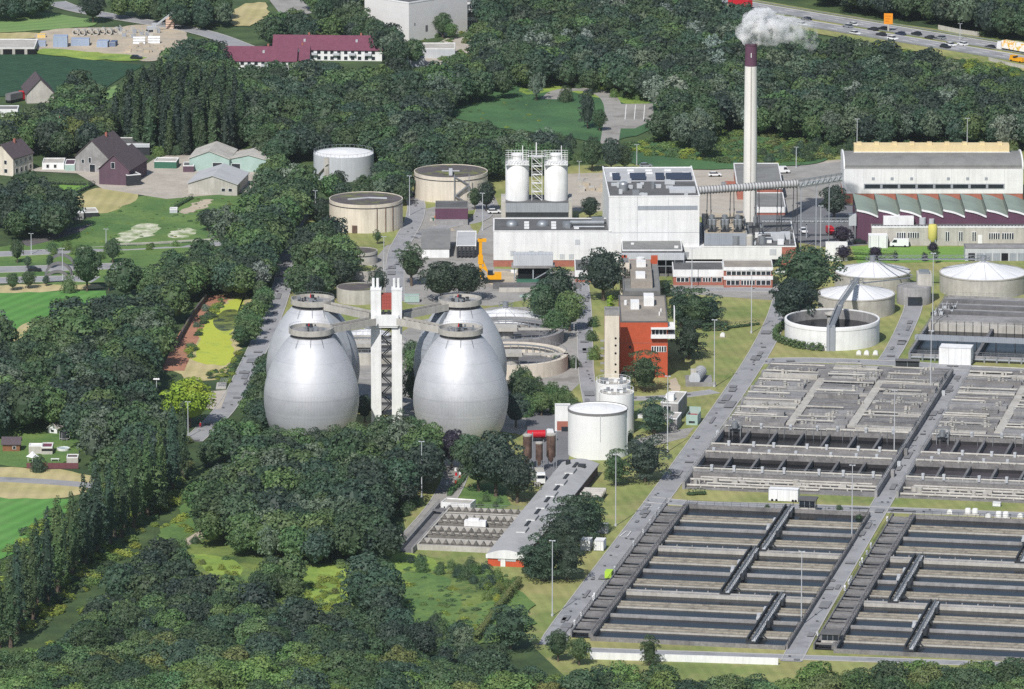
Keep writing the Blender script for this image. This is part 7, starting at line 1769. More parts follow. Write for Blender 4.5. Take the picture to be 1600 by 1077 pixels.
# -- single trees one can point at: foot pixel, height (m), kind, tone, width factor, label
ONE = [
 (296, 668, 15.5, 'broad', 'bright yellow green', 1.35, 'bright yellow green tree beside the duckweed pond and its lamp'),
 (643, 447, 14.5, 'loose', 'dark green', 1.25, 'dark birch standing alone between the yard road and the white store'),
 (690, 472, 14, 'broad', 'blackish green', 1.4, 'broad dark tree behind the far right egg, left half of a pair'),
 (730, 470, 13, 'broad', 'blackish green', 1.3, 'broad dark tree behind the far right egg, right half of a pair'),
 (592, 468, 11, 'loose', 'blackish green', 1.0, 'dark small tree just behind the tower by the round tanks'),
 (590, 382, 5, 'loose', 'dark green', 1.1, 'small bushy tree at the foot of the nearer beige tank'),
 (815, 406, 8.5, 'loose', 'deep blue green', .8, 'young tree against the white facade of the process hall'),
 (943, 470, 18, 'broad', 'blackish green', 1.1, 'big dark tree between the annex and the lift tower'),
 (872, 500, 18, 'broad', 'blackish green', .95, 'tallest dark tree of the clump left of the office road'),
 (846, 508, 14, 'broad', 'dark green', 1.1, 'dark tree at the left of the clump by the white covered tank'),
 (890, 518, 14, 'broad', 'mid green', 1.0, 'greener small tree at the right of the clump by the office road'),
 (868, 530, 10, 'broad', 'mid green', 1.2, 'low green tree at the foot of the clump by the ring clarifiers'),
 (1262, 470, 18.5, 'broad', 'dark green', 1.35, 'great dark tree rising above the covered thickeners, upper one of two'),
 (1240, 514, 17, 'broad', 'blackish green', 1.3, 'great dark tree next to the open tank, lower one of two'),
 (1303, 345, 13, 'broad', 'blackish green', 1.05, 'round dark tree at the left gable of the turbine hall'),
 (1316, 384, 7, 'broad', 'dark purple', 1.2, 'dark purple plum tree next to the red van'),
 (1318, 408, 5.6, 'broad', 'dark purple', 1.3, 'dark purple plum tree at the white wall store'),
 (1368, 408, 5.2, 'broad', 'dark purple', 1.3, 'dark purple plum tree in front of the hedge'),
 (1458, 397, 4, 'broad', 'dark purple', 1.2, 'small purple tree at the foot of the yellow silo'),
 (1445, 408, 3.6, 'bush', 'dark purple', .5, 'dwarf purple bush on the bright lawn left of the mast'),
 (1462, 412, 5, 'loose', 'dark green', .8, 'small green tree by the mast on the bright lawn'),
 (1399, 409, 3.6, 'loose', 'blackish green', .8, 'narrow dark shrub at the left end of the bright lawn'),
 (1007, 612, 12.5, 'pine', 'dark green', 1.25, 'spreading pine in front of the red office wall'),
 (1076, 562, 13, 'pine', 'blackish green', 1.1, 'dark pine at the right side of the red office'),
 (1064, 512, 13, 'pine', 'deep blue green', 1.15, 'pine behind the office balcony, leftmost of the pine group'),
 (1086, 514, 13, 'pine', 'dark green', 1.2, 'pine in the middle of the group behind the office balcony'),
 (1110, 512, 11, 'pine', 'deep blue green', 1.2, 'pine at the right of the group behind the office balcony'),
 (1042, 464, 5.5, 'pine', 'deep blue green', 1.1, 'small pine at the corner of the dark roofed brick block'),
 (1022, 678, 11, 'pine', 'deep blue green', 1.35, 'round pine between the twin tanks and the concrete valve house'),
 (1008, 752, 13.5, 'pine', 'blackish green', 1.4, 'broad pine right of the big white tank'),
 (962, 760, 11, 'pine', 'dark green', .95, 'slim pine between the white tank and the lamp post'),
 (985, 690, 4, 'bush', 'mid green', .45, 'green bush against the white tanks'),
 (950, 748, 4, 'bush', 'fresh green', .5, 'green bush at the rear end of the barrel roofed hall'),
 (902, 850, 15, 'pine', 'deep blue green', 1.3, 'tall pine of the row along the barrel roofed hall, uppermost'),
 (926, 834, 11, 'pine', 'dark green', 1.2, 'pine beside the blue grey box along the barrel roofed hall'),
 (880, 870, 14, 'pine', 'blackish green', 1.3, 'pine in the middle of the row along the barrel roofed hall'),
 (850, 908, 13, 'pine', 'deep blue green', 1.35, 'pine at the lower end of the row, by the orange gable'),
 (886, 907, 11, 'pine', 'blackish green', 1.3, 'low pine at the lower end of the row, nearest the lamp'),
 (830, 902, 8.5, 'pine', 'dark green', 1.2, 'small pine touching the orange brick gable'),
 (797, 1016, 13, 'pine', 'deep blue green', 1.4, 'lone round pine on the grass near the bottom of the main road'),
 (732, 742, 13, 'broad', 'dark green', 1.0, 'tree below the middle of the near right egg'),
 (775, 776, 20, 'broad', 'blackish green', 1.05, 'largest dark tree right of the near right egg by the brown silos'),
 (748, 768, 16, 'broad', 'dark green', 1.0, 'dark tree left of the largest one near the grit road'),
 (808, 786, 15, 'broad', 'blackish green', .95, 'dark tree leaning to the barrel roofed hall'),
 (706, 732, 12.5, 'broad', 'dark purple', .95, 'purplish dark tree at the foot of the near right egg'),
 (652, 640, 14, 'broad', 'dark green', 1.0, 'tree between the tower and the right eggs, nearest to the tower foot'),
 (650, 606, 13, 'broad', 'mid green', .9, 'tree between the tower and the right eggs, half way back'),
 (645, 578, 10, 'broad', 'dark green', .9, 'small tree between the tower and the right eggs, farthest back'),
 (570, 660, 9, 'broad', 'blackish green', .9, 'dark low tree between the near left egg and the tower foot'),
 (806, 668, 11, 'broad', 'blackish green', 1.0, 'dark tree tight at the right flank of the near right egg'),
 (818, 636, 10, 'broad', 'dark green', 1.1, 'tree right of the near right egg, in front of the beige ring clarifier'),
 (846, 650, 8, 'broad', 'mid green', 1.1, 'green low tree between the right egg and the office road'),
 (598, 712, 12.5, 'broad', 'dark green', .9, 'tree hiding the left foot of the bridge tower'),
 (624, 716, 14, 'loose', 'grey green', 1.0, 'grey green feathery tree right in front of the bridge tower'),
 (648, 716, 13, 'broad', 'dark green', .9, 'tree hiding the gap between tower and near right egg'),
 (560, 722, 12.5, 'broad', 'mid green', 1.0, 'tree at the right lower edge of the near left egg'),
 (528, 730, 13, 'broad', 'dark green', 1.0, 'tree in front of the near left egg, right of its middle'),
 (496, 726, 11.5, 'broad', 'blackish green', 1.0, 'dark tree in front of the middle of the near left egg'),
 (462, 732, 12.5, 'broad', 'mid green', 1.05, 'green tree in front of the near left egg, left of its middle'),
 (430, 726, 12, 'broad', 'dark green', 1.05, 'tree at the left lower edge of the near left egg'),
 (676, 730, 13.5, 'broad', 'mid green', .9, 'tree at the left lower edge of the near right egg'),
 (1015, 1040, 8, 'pine', 'dark green', .9, 'small dark tree breaking the white bottom wall'),
 (872, 1034, 9, 'broad', 'dark green', .9, 'rounded tree at the bottom end of the main road'),
 (905, 1040, 8, 'broad', 'mid green', 1.0, 'low round tree right beside the road end tree'),
 (918, 202, 15, 'pine', 'blackish green', .62, 'tall dark conical tree in the clearing by the curved path'),
 (937, 206, 9, 'broad', 'dark green', .8, 'smaller dark tree right of the conical one in the clearing'),
 (838, 158, 10.5, 'loose', 'grey green', 1.05, 'grey green round tree at the left of the clearing'),
 (884, 160, 7.5, 'bush', 'dark green', .6, 'dark rounded bush by the curved path'),
 (325, 362, 8.5, 'broad', 'blackish green', 1.15, 'dark round tree at the corner of the vegetable plot'),
 (27, 412, 9, 'broad', 'dark green', .7, 'small roadside tree at the left lamp'), (43, 420, 4.5, 'broad', 'dark green', .9, 'tiny roadside tree on the median'),
 (20, 455, 6.5, 'broad', 'dark green', .9, 'roadside tree at the left field, left of two'), (45, 452, 6.5, 'broad', 'dark green', 1.0, 'roadside tree at the left field, right of two'),
 (72, 448, 4, 'broad', 'deep blue green', .8, 'little dark tree just left of the arches'), (78, 420, 5, 'broad', 'deep blue green', .7, 'little dark tree behind the arches'),
 (136, 456, 16.5, 'broad', 'dark green', .85, 'big dark tree right of the arches'), (108, 458, 7, 'bush', 'mid green', .6, 'green bush at the foot of the big tree by the arches'),
 (176, 412, 9, 'broad', 'dark green', .85, 'dark tree beside the dual carriageway'), (170, 455, 6, 'loose', 'grey green', .9, 'greyish small tree at the corner of the left field'),
 (243, 805, 8.5, 'broad', 'dark green', 1.2, 'single round bush tree on the slope meadow'),
 (145, 36, 13, 'broad', 'blackish green', 1.2, 'big dark tree alone on the north meadow'),
 (692, 60, 11, 'broad', 'dark green', .95, 'tree in front of the white sports hall wall'),
 (705, 62, 7, 'broad', 'mid green', 1.0, 'low tree beside the sports hall tree'),
 (448, 520, 5, 'bush', 'mid green', .4, 'bush by the alley left of the far left egg'),
 (1100, 250, 12, 'broad', 'blackish green', 1.15, 'dark round tree standing in the reed bed'),
 (925, 268, 12, 'broad', 'dark green', .95, 'dark tree behind the silos, left of the roof'), (955, 270, 13, 'broad', 'blackish green', .9, 'dark tree touching the boiler house roof edge'), (976, 268, 10, 'broad', 'dark green', .85, 'smaller dark tree right behind the boiler roof'),
 (922, 345, 9, 'broad', 'blackish green', 1.0, 'round dark tree between silo house and boiler house'),
 (760, 330, 11, 'broad', 'blackish green', .9, 'dark tree between the far beige tank and the silos'), (742, 328, 8, 'broad', 'dark green', .9, 'smaller dark tree at the far beige tank'),
 (530, 300, 8, 'broad', 'blackish green', 1.0, 'dark round tree in front of the white gas tank'),
 (1582, 250, 8, 'bush', 'olive green', .6, 'yellowish bush behind the right gable of the turbine hall'),
 (1585, 303, 5, 'pine', 'mid green', .4, 'thin young conifer at the right end of the turbine hall'),
 (60, 738, 6, 'bush', 'deep blue green', .7, 'dark bush at the left end of the board fence'),
]
for x, y, h, kd, tn, wd, lb in ONE: tree(kd, gp(x, y), h, tn, lb, None, wd)

# -- woods: zones given by the pixels of crown centres
def inside(pt, poly):
    x, y = pt; c = False; j = len(poly)-1
    for i in range(len(poly)):
        (xi, yi), (xj, yj) = poly[i], poly[j]
        if (yi > y) != (yj > y) and x < (xj-xi)*(y-yi)/(yj-yi)+xi: c = not c
        j = i
    return c
DG, BG, MG, FG, GG, SV, OG = 'dark green', 'deep blue green', 'mid green', 'fresh green', 'grey green', 'silvery', 'olive green'
BK = 'blackish green'
MIXB = [('broad', DG, 4), ('broad', BG, 3), ('broad', MG, 3), ('broad', BK, 2), ('loose', GG, 1)]
ZONES = [
 ('in the wood along the bottom edge of the picture', [(-40, 1035), (120, 1030), (330, 1022), (480, 1030), (640, 1038), (800, 1058), (920, 1066), (1080, 1074), (1240, 1080), (1300, 1064), (1480, 1061), (1660, 1061), (1660, 1100), (-40, 1100)], 6.6, (10, 14.5), [('broad', MG, 4), ('broad', DG, 4), ('broad', BG, 2), ('broad', FG, 3), ('broad', OG, 1), ('loose', MG, 1)], 1.12),
 ('in the dark wood left of the canal path', [(-30, 600), (-10, 520), (8, 500), (40, 560), (70, 520), (110, 495), (170, 478), (235, 470), (262, 490), (258, 540), (245, 590), (232, 640), (250, 690), (265, 730), (230, 770), (175, 745), (130, 690), (115, 650), (60, 640), (-30, 650)], 8.0, (12, 17), MIXB, 1.05),
 ('in the wood between the country road and the canal', [(195, 440), (230, 415), (290, 405), (345, 398), (398, 385), (408, 420), (380, 445), (330, 432), (300, 450), (270, 478), (215, 462)], 7.6, (9, 14), MIXB, 1.05),
 ('on the left side of the tree alley', [(392, 300), (430, 262), (478, 285), (470, 320), (452, 360), (440, 400), (425, 430), (402, 425), (385, 400), (352, 385), (345, 365), (378, 345)], 7.4, (11, 16), [('broad', DG, 4), ('broad', BG, 3), ('broad', MG, 2), ('loose', SV, 1.4), ('loose', GG, 1)], 1.05),
 ('in the belt between the duckweed pond and the alley', [(396, 452), (424, 440), (410, 480), (388, 530), (372, 542), (376, 508)], 5.5, (7, 9.5), [('broad', MG, 3), ('broad', DG, 2)], 1.05),
 ('on the right side of the alley behind the left eggs', [(482, 368), (520, 362), (545, 400), (530, 430), (500, 445), (470, 455), (462, 440), (470, 400)], 7.0, (10, 14), [('broad', DG, 3), ('broad', MG, 2), ('broad', BK, 2)], 1.05),
 ('beside the alley at the left flank of the near left egg', [(392, 625), (412, 590), (416, 560), (428, 545), (422, 600), (412, 650), (396, 690), (350, 700), (318, 705), (345, 675)], 6.4, (7, 12), [('broad', DG, 3), ('broad', BG, 2), ('broad', MG, 1)], 1.05),
 ('in the thicket below the egg digesters', [(320, 742), (380, 712), (440, 712), (505, 704), (560, 694), (600, 686), (650, 696), (690, 710), (676, 730), (640, 752), (606, 790), (594, 830), (568, 858), (540, 846), (480, 848), (430, 852), (380, 842), (322, 812), (300, 775)], 7.2, (10, 16), [('broad', DG, 4), ('broad', BG, 3), ('broad', MG, 3), ('loose', GG, 2), ('broad', BK, 2)], 1.06),
 ('in the scrub on the lower slope', [(100, 1012), (150, 950), (180, 910), (215, 880), (250, 866), (296, 876), (304, 915), (350, 925), (420, 946), (480, 962), (540, 958), (600, 955), (640, 975), (690, 1010), (560, 1018), (300, 1016)], 6.6, (7.5, 12.5), [('broad', BK, 4), ('broad', DG, 3), ('broad', BG, 2), ('broad', MG, 2)], 1.08),
 ('on the weedy slope above the lower scrub', [(396, 872), (430, 880), (462, 892), (462, 922), (436, 920), (400, 910)], 6.0, (7, 11), [('broad', DG, 2), ('broad', MG, 2)], 1.05),
 ('at the edge of the lower meadow', [(560, 905), (575, 890), (605, 892), (610, 940), (575, 948), (562, 935)], 6.5, (10, 14), [('broad', DG, 2), ('broad', BG, 2)], 1.1),
 ('below the grit road at the meadow edge', [(600, 850), (630, 842), (626, 880), (606, 885)], 7.0, (8, 12), [('broad', BK, 2), ('loose', GG, 1)], 1.0),
 ('in the dark grove at the left farm edge', [(-10, 322), (20, 305), (60, 292), (92, 305), (112, 330), (96, 345), (60, 345), (-10, 348)], 7.4, (11, 15), [('broad', BK, 3), ('broad', DG, 3), ('broad', BG, 1)], 1.05),
 ('around the upper farm houses', [(-20, 205), (20, 196), (50, 176), (82, 160), (96, 132), (130, 128), (150, 150), (168, 190), (186, 200), (150, 222), (118, 212), (96, 232), (60, 205), (40, 228), (-20, 226)], 8.4, (11, 15), [('broad', DG, 3), ('broad', MG, 2), ('broad', OG, 1), ('broad', BK, 2)], 1.08),
 ('in the tall poplar wood behind the farm', [(178, 172), (200, 150), (240, 128), (300, 120), (360, 128), (380, 160), (378, 196), (300, 204), (220, 200)], 4.6, (16, 20), [('poplar', BK, 3), ('poplar', DG, 3)], 1.25),
 ('in the wood between terraces and tanks', [(236, 112), (262, 88), (300, 70), (345, 84), (362, 112), (420, 118), (480, 112), (540, 114), (600, 122), (620, 100), (640, 122), (690, 118), (745, 96), (790, 100), (790, 128), (716, 142), (690, 172), (700, 206), (770, 216), (860, 226), (880, 250), (800, 250), (770, 262), (700, 244), (650, 248), (600, 232), (500, 222), (440, 240), (410, 226), (380, 200), (385, 150), (300, 116)], 7.6, (10, 15), MIXB, 1.06),
 ('around the terraces and the sports hall', [(400, 62), (430, 38), (470, 30), (480, 44), (520, 36), (560, 22), (600, 52), (650, 78), (622, 92), (606, 72), (560, 50), (470, 52), (425, 52)], 7.5, (10, 14), MIXB, 1.05),
 ('along the top edge left of the sports hall', [(170, -6), (260, -4), (350, -6), (352, 18), (322, 32), (290, 26), (230, 8), (176, 4)], 7.5, (10, 14), MIXB, 1.05),
 ('along the top left edge', [(-30, -10), (80, -10), (78, 8), (40, 10), (-30, 10)], 7.5, (10, 13), MIXB, 1.05),
 ('along the top edge beside the sports hall', [(480, -10), (560, -10), (570, 6), (500, 20)], 7.5, (10, 13), MIXB, 1.05),
 ('in the large wood behind the works', [(752, 30), (760, -12), (1050, -12), (1110, 10), (1180, 40), (1230, 62), (1300, 74), (1360, 84), (1430, 98), (1510, 118), (1590, 130), (1660, 138), (1660, 216), (1560, 208), (1480, 196), (1330, 204), (1200, 190), (1130, 176), (1030, 190), (1036, 160), (1010, 130), (900, 112), (800, 112), (745, 90)], 8.0, (11, 16), [('broad', DG, 4), ('broad', BK, 4), ('broad', BG, 3), ('broad', MG, 1.5), ('loose', GG, 2), ('loose', SV, .5)], 1.05),
 ('in the wood beyond the motorway', [(1185, -60), (1660, -60), (1660, 40), (1560, 30), (1480, 14), (1400, 3), (1300, -14)], 7.6, (13, 18), [('broad', BK, 4), ('broad', DG, 3), ('loose', GG, 1)], 1.02),
 ('between the white gas tank and the beige tanks', [(508, 294), (545, 290), (600, 268), (640, 258), (650, 282), (640, 308), (620, 300), (560, 300)], 6.2, (8, 12), MIXB, 1.05),
 ('on the slope below the gas tank', [(480, 318), (500, 300), (508, 330), (494, 345)], 6.0, (6, 9), MIXB, 1.05),
 ('on the lowest meadow corner before the bottom wood', [(690, 985), (735, 1000), (785, 1036), (740, 1046), (690, 1036)], 6.4, (6, 10), MIXB, 1.05),
 ('around the reed bed', [(1020, 186), (1090, 186), (1130, 196), (1080, 215), (1030, 208)], 7.5, (10, 14), [('broad', DG, 2), ('loose', GG, 2)], 1.05),
]
FAR = []; NEAR = []
for zi, (ph, poly, sp_, (h0, h1), kinds, wide) in enumerate(ZONES):
    zc = .56*(h0+h1)/2
    W2 = [gp(x, y, zc) for x, y in poly]
    x0, x1 = min(p.x for p in W2), max(p.x for p in W2); y0, y1 = min(p.y for p in W2), max(p.y for p in W2)
    pw = [(p.x, p.y) for p in W2]; ny = 0; y = y0
    while y <= y1:
        x = x0+(sp_/2 if ny % 2 else 0)
        while x <= x1:
            p = (x+rt.uniform(-.36, .36)*sp_, y+rt.uniform(-.36, .36)*sp_)
            if inside(p, pw):
                tot = sum(k[2] for k in kinds); r = rt.uniform(0, tot)
                for kd, tn, wt in kinds:
                    r -= wt
                    if r <= 0: break
                h = rt.uniform(h0, h1)
                NEAR.append((p, h*rt.choice((.85, 1, 1, 1.08)), kd, tn, zi, wide))
            x += sp_
        y += sp_*.87
# poplar row on the lower left
PR = [(14, 1012), (30, 990), (52, 968), (72, 948), (92, 925), (112, 905), (134, 888), (152, 872), (172, 856), (192, 840), (212, 824), (232, 806), (252, 790), (270, 772), (284, 752)]
for i, (x, y) in enumerate(PR):
    for dx, dy, hh in ((0, 0, rt.uniform(22, 27)), (-14, 1, rt.uniform(16, 24))):
        p = gp(x+dx+rt.uniform(-3, 3), y+dy); tree('poplar', p, hh, rt.choice((DG, DG, BG, MG)), 'tall columnar poplar in the row along the lower left field', 'poplar row along the lower left field', rt.uniform(.95, 1.25))
BUSH = [('low shrub in the thicket between meadow and grit basin', [(640, 868), (700, 872), (776, 886), (806, 905), (776, 924), (738, 912), (700, 898), (650, 886)], 4.2, (3, 5), (DG, MG, BG)),
 ('olive shrub on the sunny slope by the orange gable', [(758, 890), (800, 892), (812, 912), (790, 935), (752, 940)], 4.2, (2.6, 4), (OG, 'yellow green', FG)),
 ('shrub scattered along the lower meadow', [(620, 985), (680, 965), (730, 980), (745, 1000), (700, 1020), (640, 1018)], 5.5, (4, 6), (DG, MG, BG)),
 ('shrub on the upper bank right of the poplar shade', [(180, 905), (225, 880), (262, 850), (300, 820), (310, 850), (270, 880), (220, 915)], 6, (3, 5), (MG, DG)),
 ('green bush in front of the near right egg and clarifier', [(800, 600), (820, 585), (850, 610), (880, 615), (908, 622), (905, 640), (860, 640), (830, 640), (806, 650)], 4.2, (5, 9), (DG, MG, MG)),
 ('small green bush between the ring clarifiers and the road', [(846, 556), (870, 556), (898, 562), (898, 572), (860, 572)], 4.2, (4, 5.5), (MG, DG)),
 ('bush in the strip left of the beige stair tower', [(922, 500), (932, 500), (934, 560), (926, 556)], 4.6, (4, 6), (MG, DG, FG)),
 ('bush of the undergrowth behind the turbine hall', [(1190, 236), (1240, 226), (1320, 218), (1400, 224), (1520, 220), (1640, 224), (1640, 236), (1320, 240), (1200, 252)], 6.0, (4, 6.5), (DG, MG, BG)),
 ('bush between the clearing and the reed bed', [(780, 208), (860, 214), (930, 222), (960, 238), (900, 250), (830, 236)], 6.4, (4, 7), (DG, BK, MG)),
 ('bush in the weeds at the upper rim of the clearing', [(880, 128), (940, 124), (1020, 142), (1000, 158), (930, 140)], 5.6, (3, 5), (MG, FG)),
 ('bush beside the garden plots', [(128, 690), (150, 680), (160, 720), (140, 735), (128, 730)], 5, (4, 6), (MG, FG, DG)),
 ('bush on the verge between the roads', [(60, 388), (100, 384), (180, 386), (190, 398), (120, 400)], 5.4, (3, 5), (MG, FG)),
 ('bush on the verge of the country road by the pasture', [(190, 382), (260, 378), (320, 372), (320, 378), (220, 386)], 5.4, (2.5, 4), (MG, FG)),
 ('bush between the houses and the poplar wood', [(150, 238), (235, 212), (275, 212), (290, 240), (240, 245), (235, 230), (180, 244)], 6, (4, 7), (DG, MG, FG)),
 ('bush at the bank of the duckweed pond', [(300, 498), (318, 476), (326, 486), (308, 520), (300, 545), (292, 540)], 4.2, (2, 3.4), (GG, MG)),
 ('bush on the grit road verge below the lamp', [(612, 800), (636, 780), (650, 772), (650, 790), (626, 815)], 4.4, (3.5, 5.5), (MG, DG)),
 ('bush on the small lawn above the grit basin', [(730, 775), (745, 768), (790, 772), (790, 792), (740, 790)], 4.0, (2, 3.2), (MG, DG)),
 ('bush in the weedy glade above the lower wood', [(480, 910), (540, 890), (556, 910), (520, 940), (480, 935)], 4.4, (1.8, 3), ('yellow green', OG)),
 ('bush along the weedy slope track', [(300, 868), (350, 880), (384, 890), (366, 912), (330, 908)], 4.4, (1.8, 3), ('yellow green', OG)),
]
for lb, poly, sp_, (h0, h1), tones in BUSH:
    pw = [(p.x, p.y) for p in (gp(x, y, 1.5) for x, y in poly)]; x0, x1 = min(p[0] for p in pw), max(p[0] for p in pw); y = min(p[1] for p in pw); y1 = max(p[1] for p in pw)
    while y <= y1:
        x = x0
        while x <= x1:
            p = (x+rt.uniform(-.4, .4)*sp_, y+rt.uniform(-.4, .4)*sp_)
            if inside(p, pw): tree('bush', p, rt.uniform(h0, h1)*.9, rt.choice(tones), lb, lb.replace('bush', 'bushes').replace('shrub', 'shrubs')[:60], .75)
            x += sp_
        y += sp_*1.5
# nearest ones are trees of their own, the rest reads as one mass of woodland
NEAR.sort(key=lambda t: t[0][1]-t[1]*6)
MAXI = 250
cnt = 0; farq = []
for p, h, kd, tn, zi, wide in NEAR:
    if cnt < MAXI and kd in ('broad', 'loose'):
        cnt += 1; tree(kd, p, h, tn, tn+' '+KW[kd]+' '+ZONES[zi][0], tn+' '+KW[kd]+'s '+ZONES[zi][0], wide)
    else: farq.append((p, h, kd, tn, zi, wide))
Vs, Ts, Cs = [], [], []
for p, h, kd, tn, zi, wide in farq:
    V, T = rt.choice(LOW[kd]); s_ = h/10; a = rt.uniform(0, 6.28); c, s = math.cos(a), math.sin(a)
    Q = np.empty_like(V); Q[..., 0] = (V[..., 0]*c-V[..., 1]*s)*s_*wide+p[0]; Q[..., 1] = (V[..., 0]*s+V[..., 1]*c)*s_*wide+p[1]; Q[..., 2] = V[..., 2]*s_
    Vs.append(Q); Ts.append(T); cc = hue(TONE[tn], .16); Cs.append(np.tile(np.array(cc), (len(T), 1)))
me = quads('woodland', np.concatenate(Vs), np.concatenate(Ts), [leafs], None, np.concatenate(Cs))
o = bpy.data.objects.new('woodland', me); COL.objects.link(o); tag(o, 'dense dark woodland behind and beside the works up to the motorway', 'woodland', None, 'stuff')
print('TREES', NTREE[0], 'woodland', len(farq), 'quads', sum(len(t) for t in Ts))
# clipped hedges
def hedge(label, px, width, h, tone, seed=1):
    rng = np.random.RandomState(seed); P = smoothpl([gp(x, y) for x, y in px], 2); o0 = P[0]; lobes = []
    for a, b_ in zip(P, P[1:]):
        n = max(1, int((b_-a).length/.9))
        for i in range(n):
            q = a.lerp(b_, i/n)-o0
            for z in np.arange(.5, h, .8): lobes.append((q.x+rng.uniform(-.15, .15), q.y+rng.uniform(-.15, .15), z, width*.5*rng.uniform(.9, 1.1), .55))
    V, T = leafset(lobes, rng, 26, .42, [(l[0], l[1], l[2], l[3]*.75, .45) for l in lobes[::2]])
    o = bpy.data.objects.new('hedge', quads('hedge', V, T, [leafm])); COL.objects.link(o); o.location = (o0.x, o0.y, 0); o.color = hue(TONE[tone], .05); tag(o, label, 'hedge')
hedge('clipped hedge curving round the left foot of the open white tank', [(1226, 512), (1212, 522), (1210, 532), (1230, 541), (1260, 547), (1286, 549)], 2.0, 2.4, 'mid green')
hedge('clipped hedge across the lawn right of the pines, upper one', [(1138, 514), (1186, 508)], 1.8, 2.0, 'dark green', 2)
hedge('clipped hedge block across the lawn next to the pine trunks', [(1101, 518), (1136, 517)], 2.2, 2.2, 'dark green', 3)
hedge('bright clipped hedge behind the covered thickeners', [(1334, 406), (1404, 408)], 2.0, 3.4, 'fresh green', 4)
hedge('long yellow green hedge running down the meadow to the bottom wood', [(744, 1004), (776, 960), (812, 915)], 2.2, 2.2, 'olive green', 5)
hedge('dark clipped hedge beside the garden lawn of the farm', [(104, 310), (126, 300), (148, 290)], 1.4, 2.0, 'blackish green', 6)
hedge('dark hedge along the vegetable plot on the pasture', [(270, 328), (302, 310)], 1.8, 1.8, 'dark green', 7)
hedge('hedge along the upper side of the grit road lawn', [(702, 775), (728, 745)], 2.0, 2.0, 'mid green', 8)
hedge('small clipped round hedge bush at the service road pipes', [(1078, 774), (1100, 773)], 2.4, 1.6, 'dark green', 9)
hedge('long dark hedge in front of the farm yard', [(70, 287), (112, 291), (146, 290)], 1.4, 1.8, 'blackish green', 10)
hedge('bright ivy covered post left of the stair tower', [(952, 480), (955, 478)], 1.6, 3.6, 'bright yellow green', 11)
for x, y, l_ in ((1199, 796, 'small round bush at the roadside left of the glazed kiosk'), (1311, 797, 'small round bush at the roadside right of the glazed kiosk'), (1342, 812, 'small weedy bush at the top right basin corner')): tree('bush', gp(x, y), 1.9, DG, l_, None, .8)

# undergrowth between the woods: brambles, tall grass and seedlings nobody could count
UG = [([(60, 1010), (150, 930), (230, 850), (300, 770), (330, 800), (300, 860), (400, 880), (480, 900), (600, 860), (640, 880), (640, 1000), (700, 1020), (300, 1030)], 380, (.8, 2.0)),
      ([(600, 895), (700, 880), (812, 905), (812, 930), (740, 1012), (690, 1015), (640, 1000)], 220, (.4, 1.2)),
      ([(690, 180), (720, 150), (800, 128), (900, 120), (1024, 138), (1030, 165), (960, 158), (880, 140), (850, 170), (860, 214), (760, 205)], 150, (.3, .9)),
      ([(960, 240), (1020, 214), (1190, 205), (1310, 205), (1312, 248), (1180, 260)], 520, (1.0, 2.4)),
      ([(1290, 60), (1400, 78), (1640, 116), (1640, 130), (1500, 112), (1300, 76)], 160, (1.0, 2.4)),
      ([(60, 385), (140, 350), (215, 306), (300, 306), (390, 312), (390, 345), (340, 382), (180, 388)], 120, (.3, .8)),
      ([(290, 560), (318, 500), (346, 466), (364, 462), (318, 510), (300, 566)], 90, (.8, 1.8)),
      ([(320, 580), (356, 574), (372, 545), (384, 552), (356, 600), (326, 592)], 50, (.6, 1.5)),
      ([(640, 862), (760, 900), (700, 880)], 40, (1, 2)),
      ([(690, 20), (760, 60), (745, 92), (700, 100), (640, 96), (640, 70)], 60, (1, 2.4)),
      ([(0, 860), (130, 770), (290, 690), (300, 760), (200, 870), (40, 1000), (-20, 1010)], 500, (1.0, 2.6))]
LB = [crown('bush', 700+s_, .34) for s_ in range(6)]
Vs, Ts, Cs = [], [], []
tones = ['mid green', 'fresh green', 'olive green', 'mid green', 'yellow green', 'dark green', 'fresh green', 'yellow green']
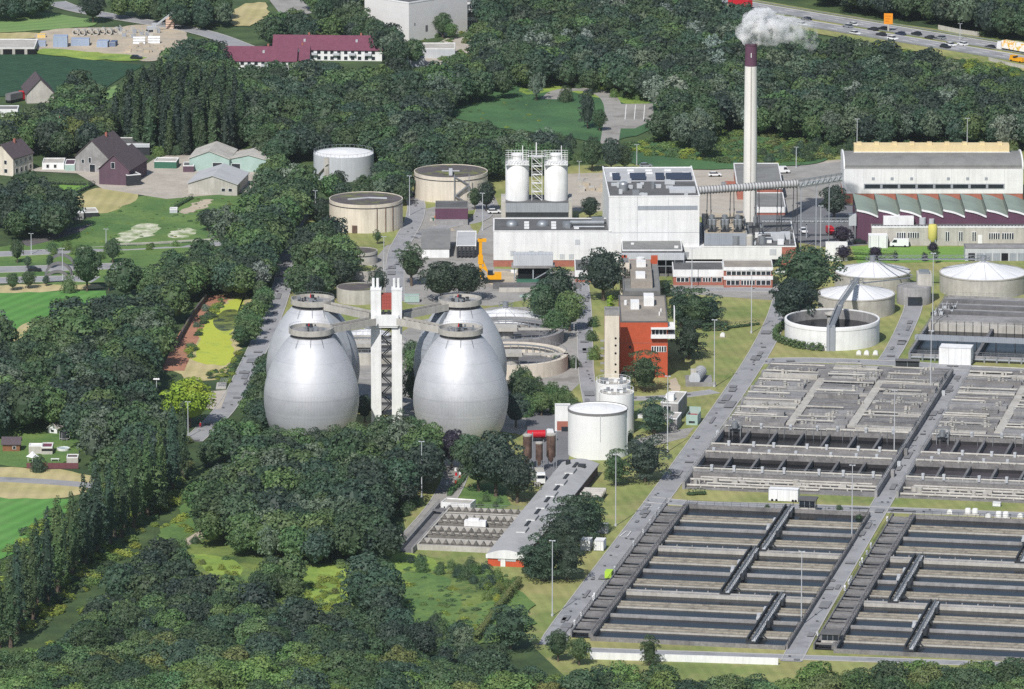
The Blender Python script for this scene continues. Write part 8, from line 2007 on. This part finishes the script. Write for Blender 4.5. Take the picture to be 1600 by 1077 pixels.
for poly, n, (h0, h1) in UG:
    pw = [(p.x, p.y) for p in (gp(x, y) for x, y in poly)]; xs = [p[0] for p in pw]; ys = [p[1] for p in pw]; k = 0
    seeds = [(rt.uniform(min(xs), max(xs)), rt.uniform(min(ys), max(ys))) for _ in range(26)]
    for _ in range(n*6):
        if k >= n: break
        if rt.random() < .7: q = rt.choice(seeds); p = (q[0]+rt.gauss(0, 9), q[1]+rt.gauss(0, 14))
        else: p = (rt.uniform(min(xs), max(xs)), rt.uniform(min(ys), max(ys)))
        if not inside(p, pw): continue
        k += 1; V, T = rt.choice(LB); h = rt.uniform(h0, h1)*rt.choice((.6, .8, 1, 1.15)); s_ = h/10; w_ = s_*rt.uniform(1.0, 2.2); a = rt.uniform(0, 6.28); c, s = math.cos(a), math.sin(a)
        Q = np.empty_like(V); Q[..., 0] = (V[..., 0]*c-V[..., 1]*s)*w_+p[0]; Q[..., 1] = (V[..., 0]*s+V[..., 1]*c)*w_+p[1]; Q[..., 2] = V[..., 2]*s_
        Vs.append(Q); Ts.append(T); Cs.append(np.tile(np.array(hue(TONE[tones[int((p[0]*.03+p[1]*.021+rt.random()*2.4)) % 8]], .2)), (len(T), 1)))
me = quads('undergrowth', np.concatenate(Vs), np.concatenate(Ts), [leafs], None, np.concatenate(Cs))
o = bpy.data.objects.new('undergrowth', me); COL.objects.link(o); tag(o, 'brambles, tall weeds and seedlings covering the rough ground', 'undergrowth', None, 'stuff')
print('undergrowth quads', sum(len(t) for t in Ts))
# ------------------------------------------------------------------ summer air
b = M(); b.box(-1520, 1520, -60, 4620, -1.2, 490); o = b.build('haze', MAT['haze_air'] if 'haze_air' in MAT else bpy.data.materials.new('haze_air'))
m = o.data.materials[0]; m.use_nodes = True; nt = m.node_tree; N = nt.nodes; N.remove(N['Principled BSDF'])
pv = N.new('ShaderNodeVolumePrincipled'); pv.inputs['Color'].default_value = (.84, .9, 1, 1); pv.inputs['Density'].default_value = 1.7e-5; pv.inputs['Anisotropy'].default_value = .3
nt.links.new(pv.outputs[0], N['Material Output'].inputs['Volume'])
tag(o, kind='stuff')
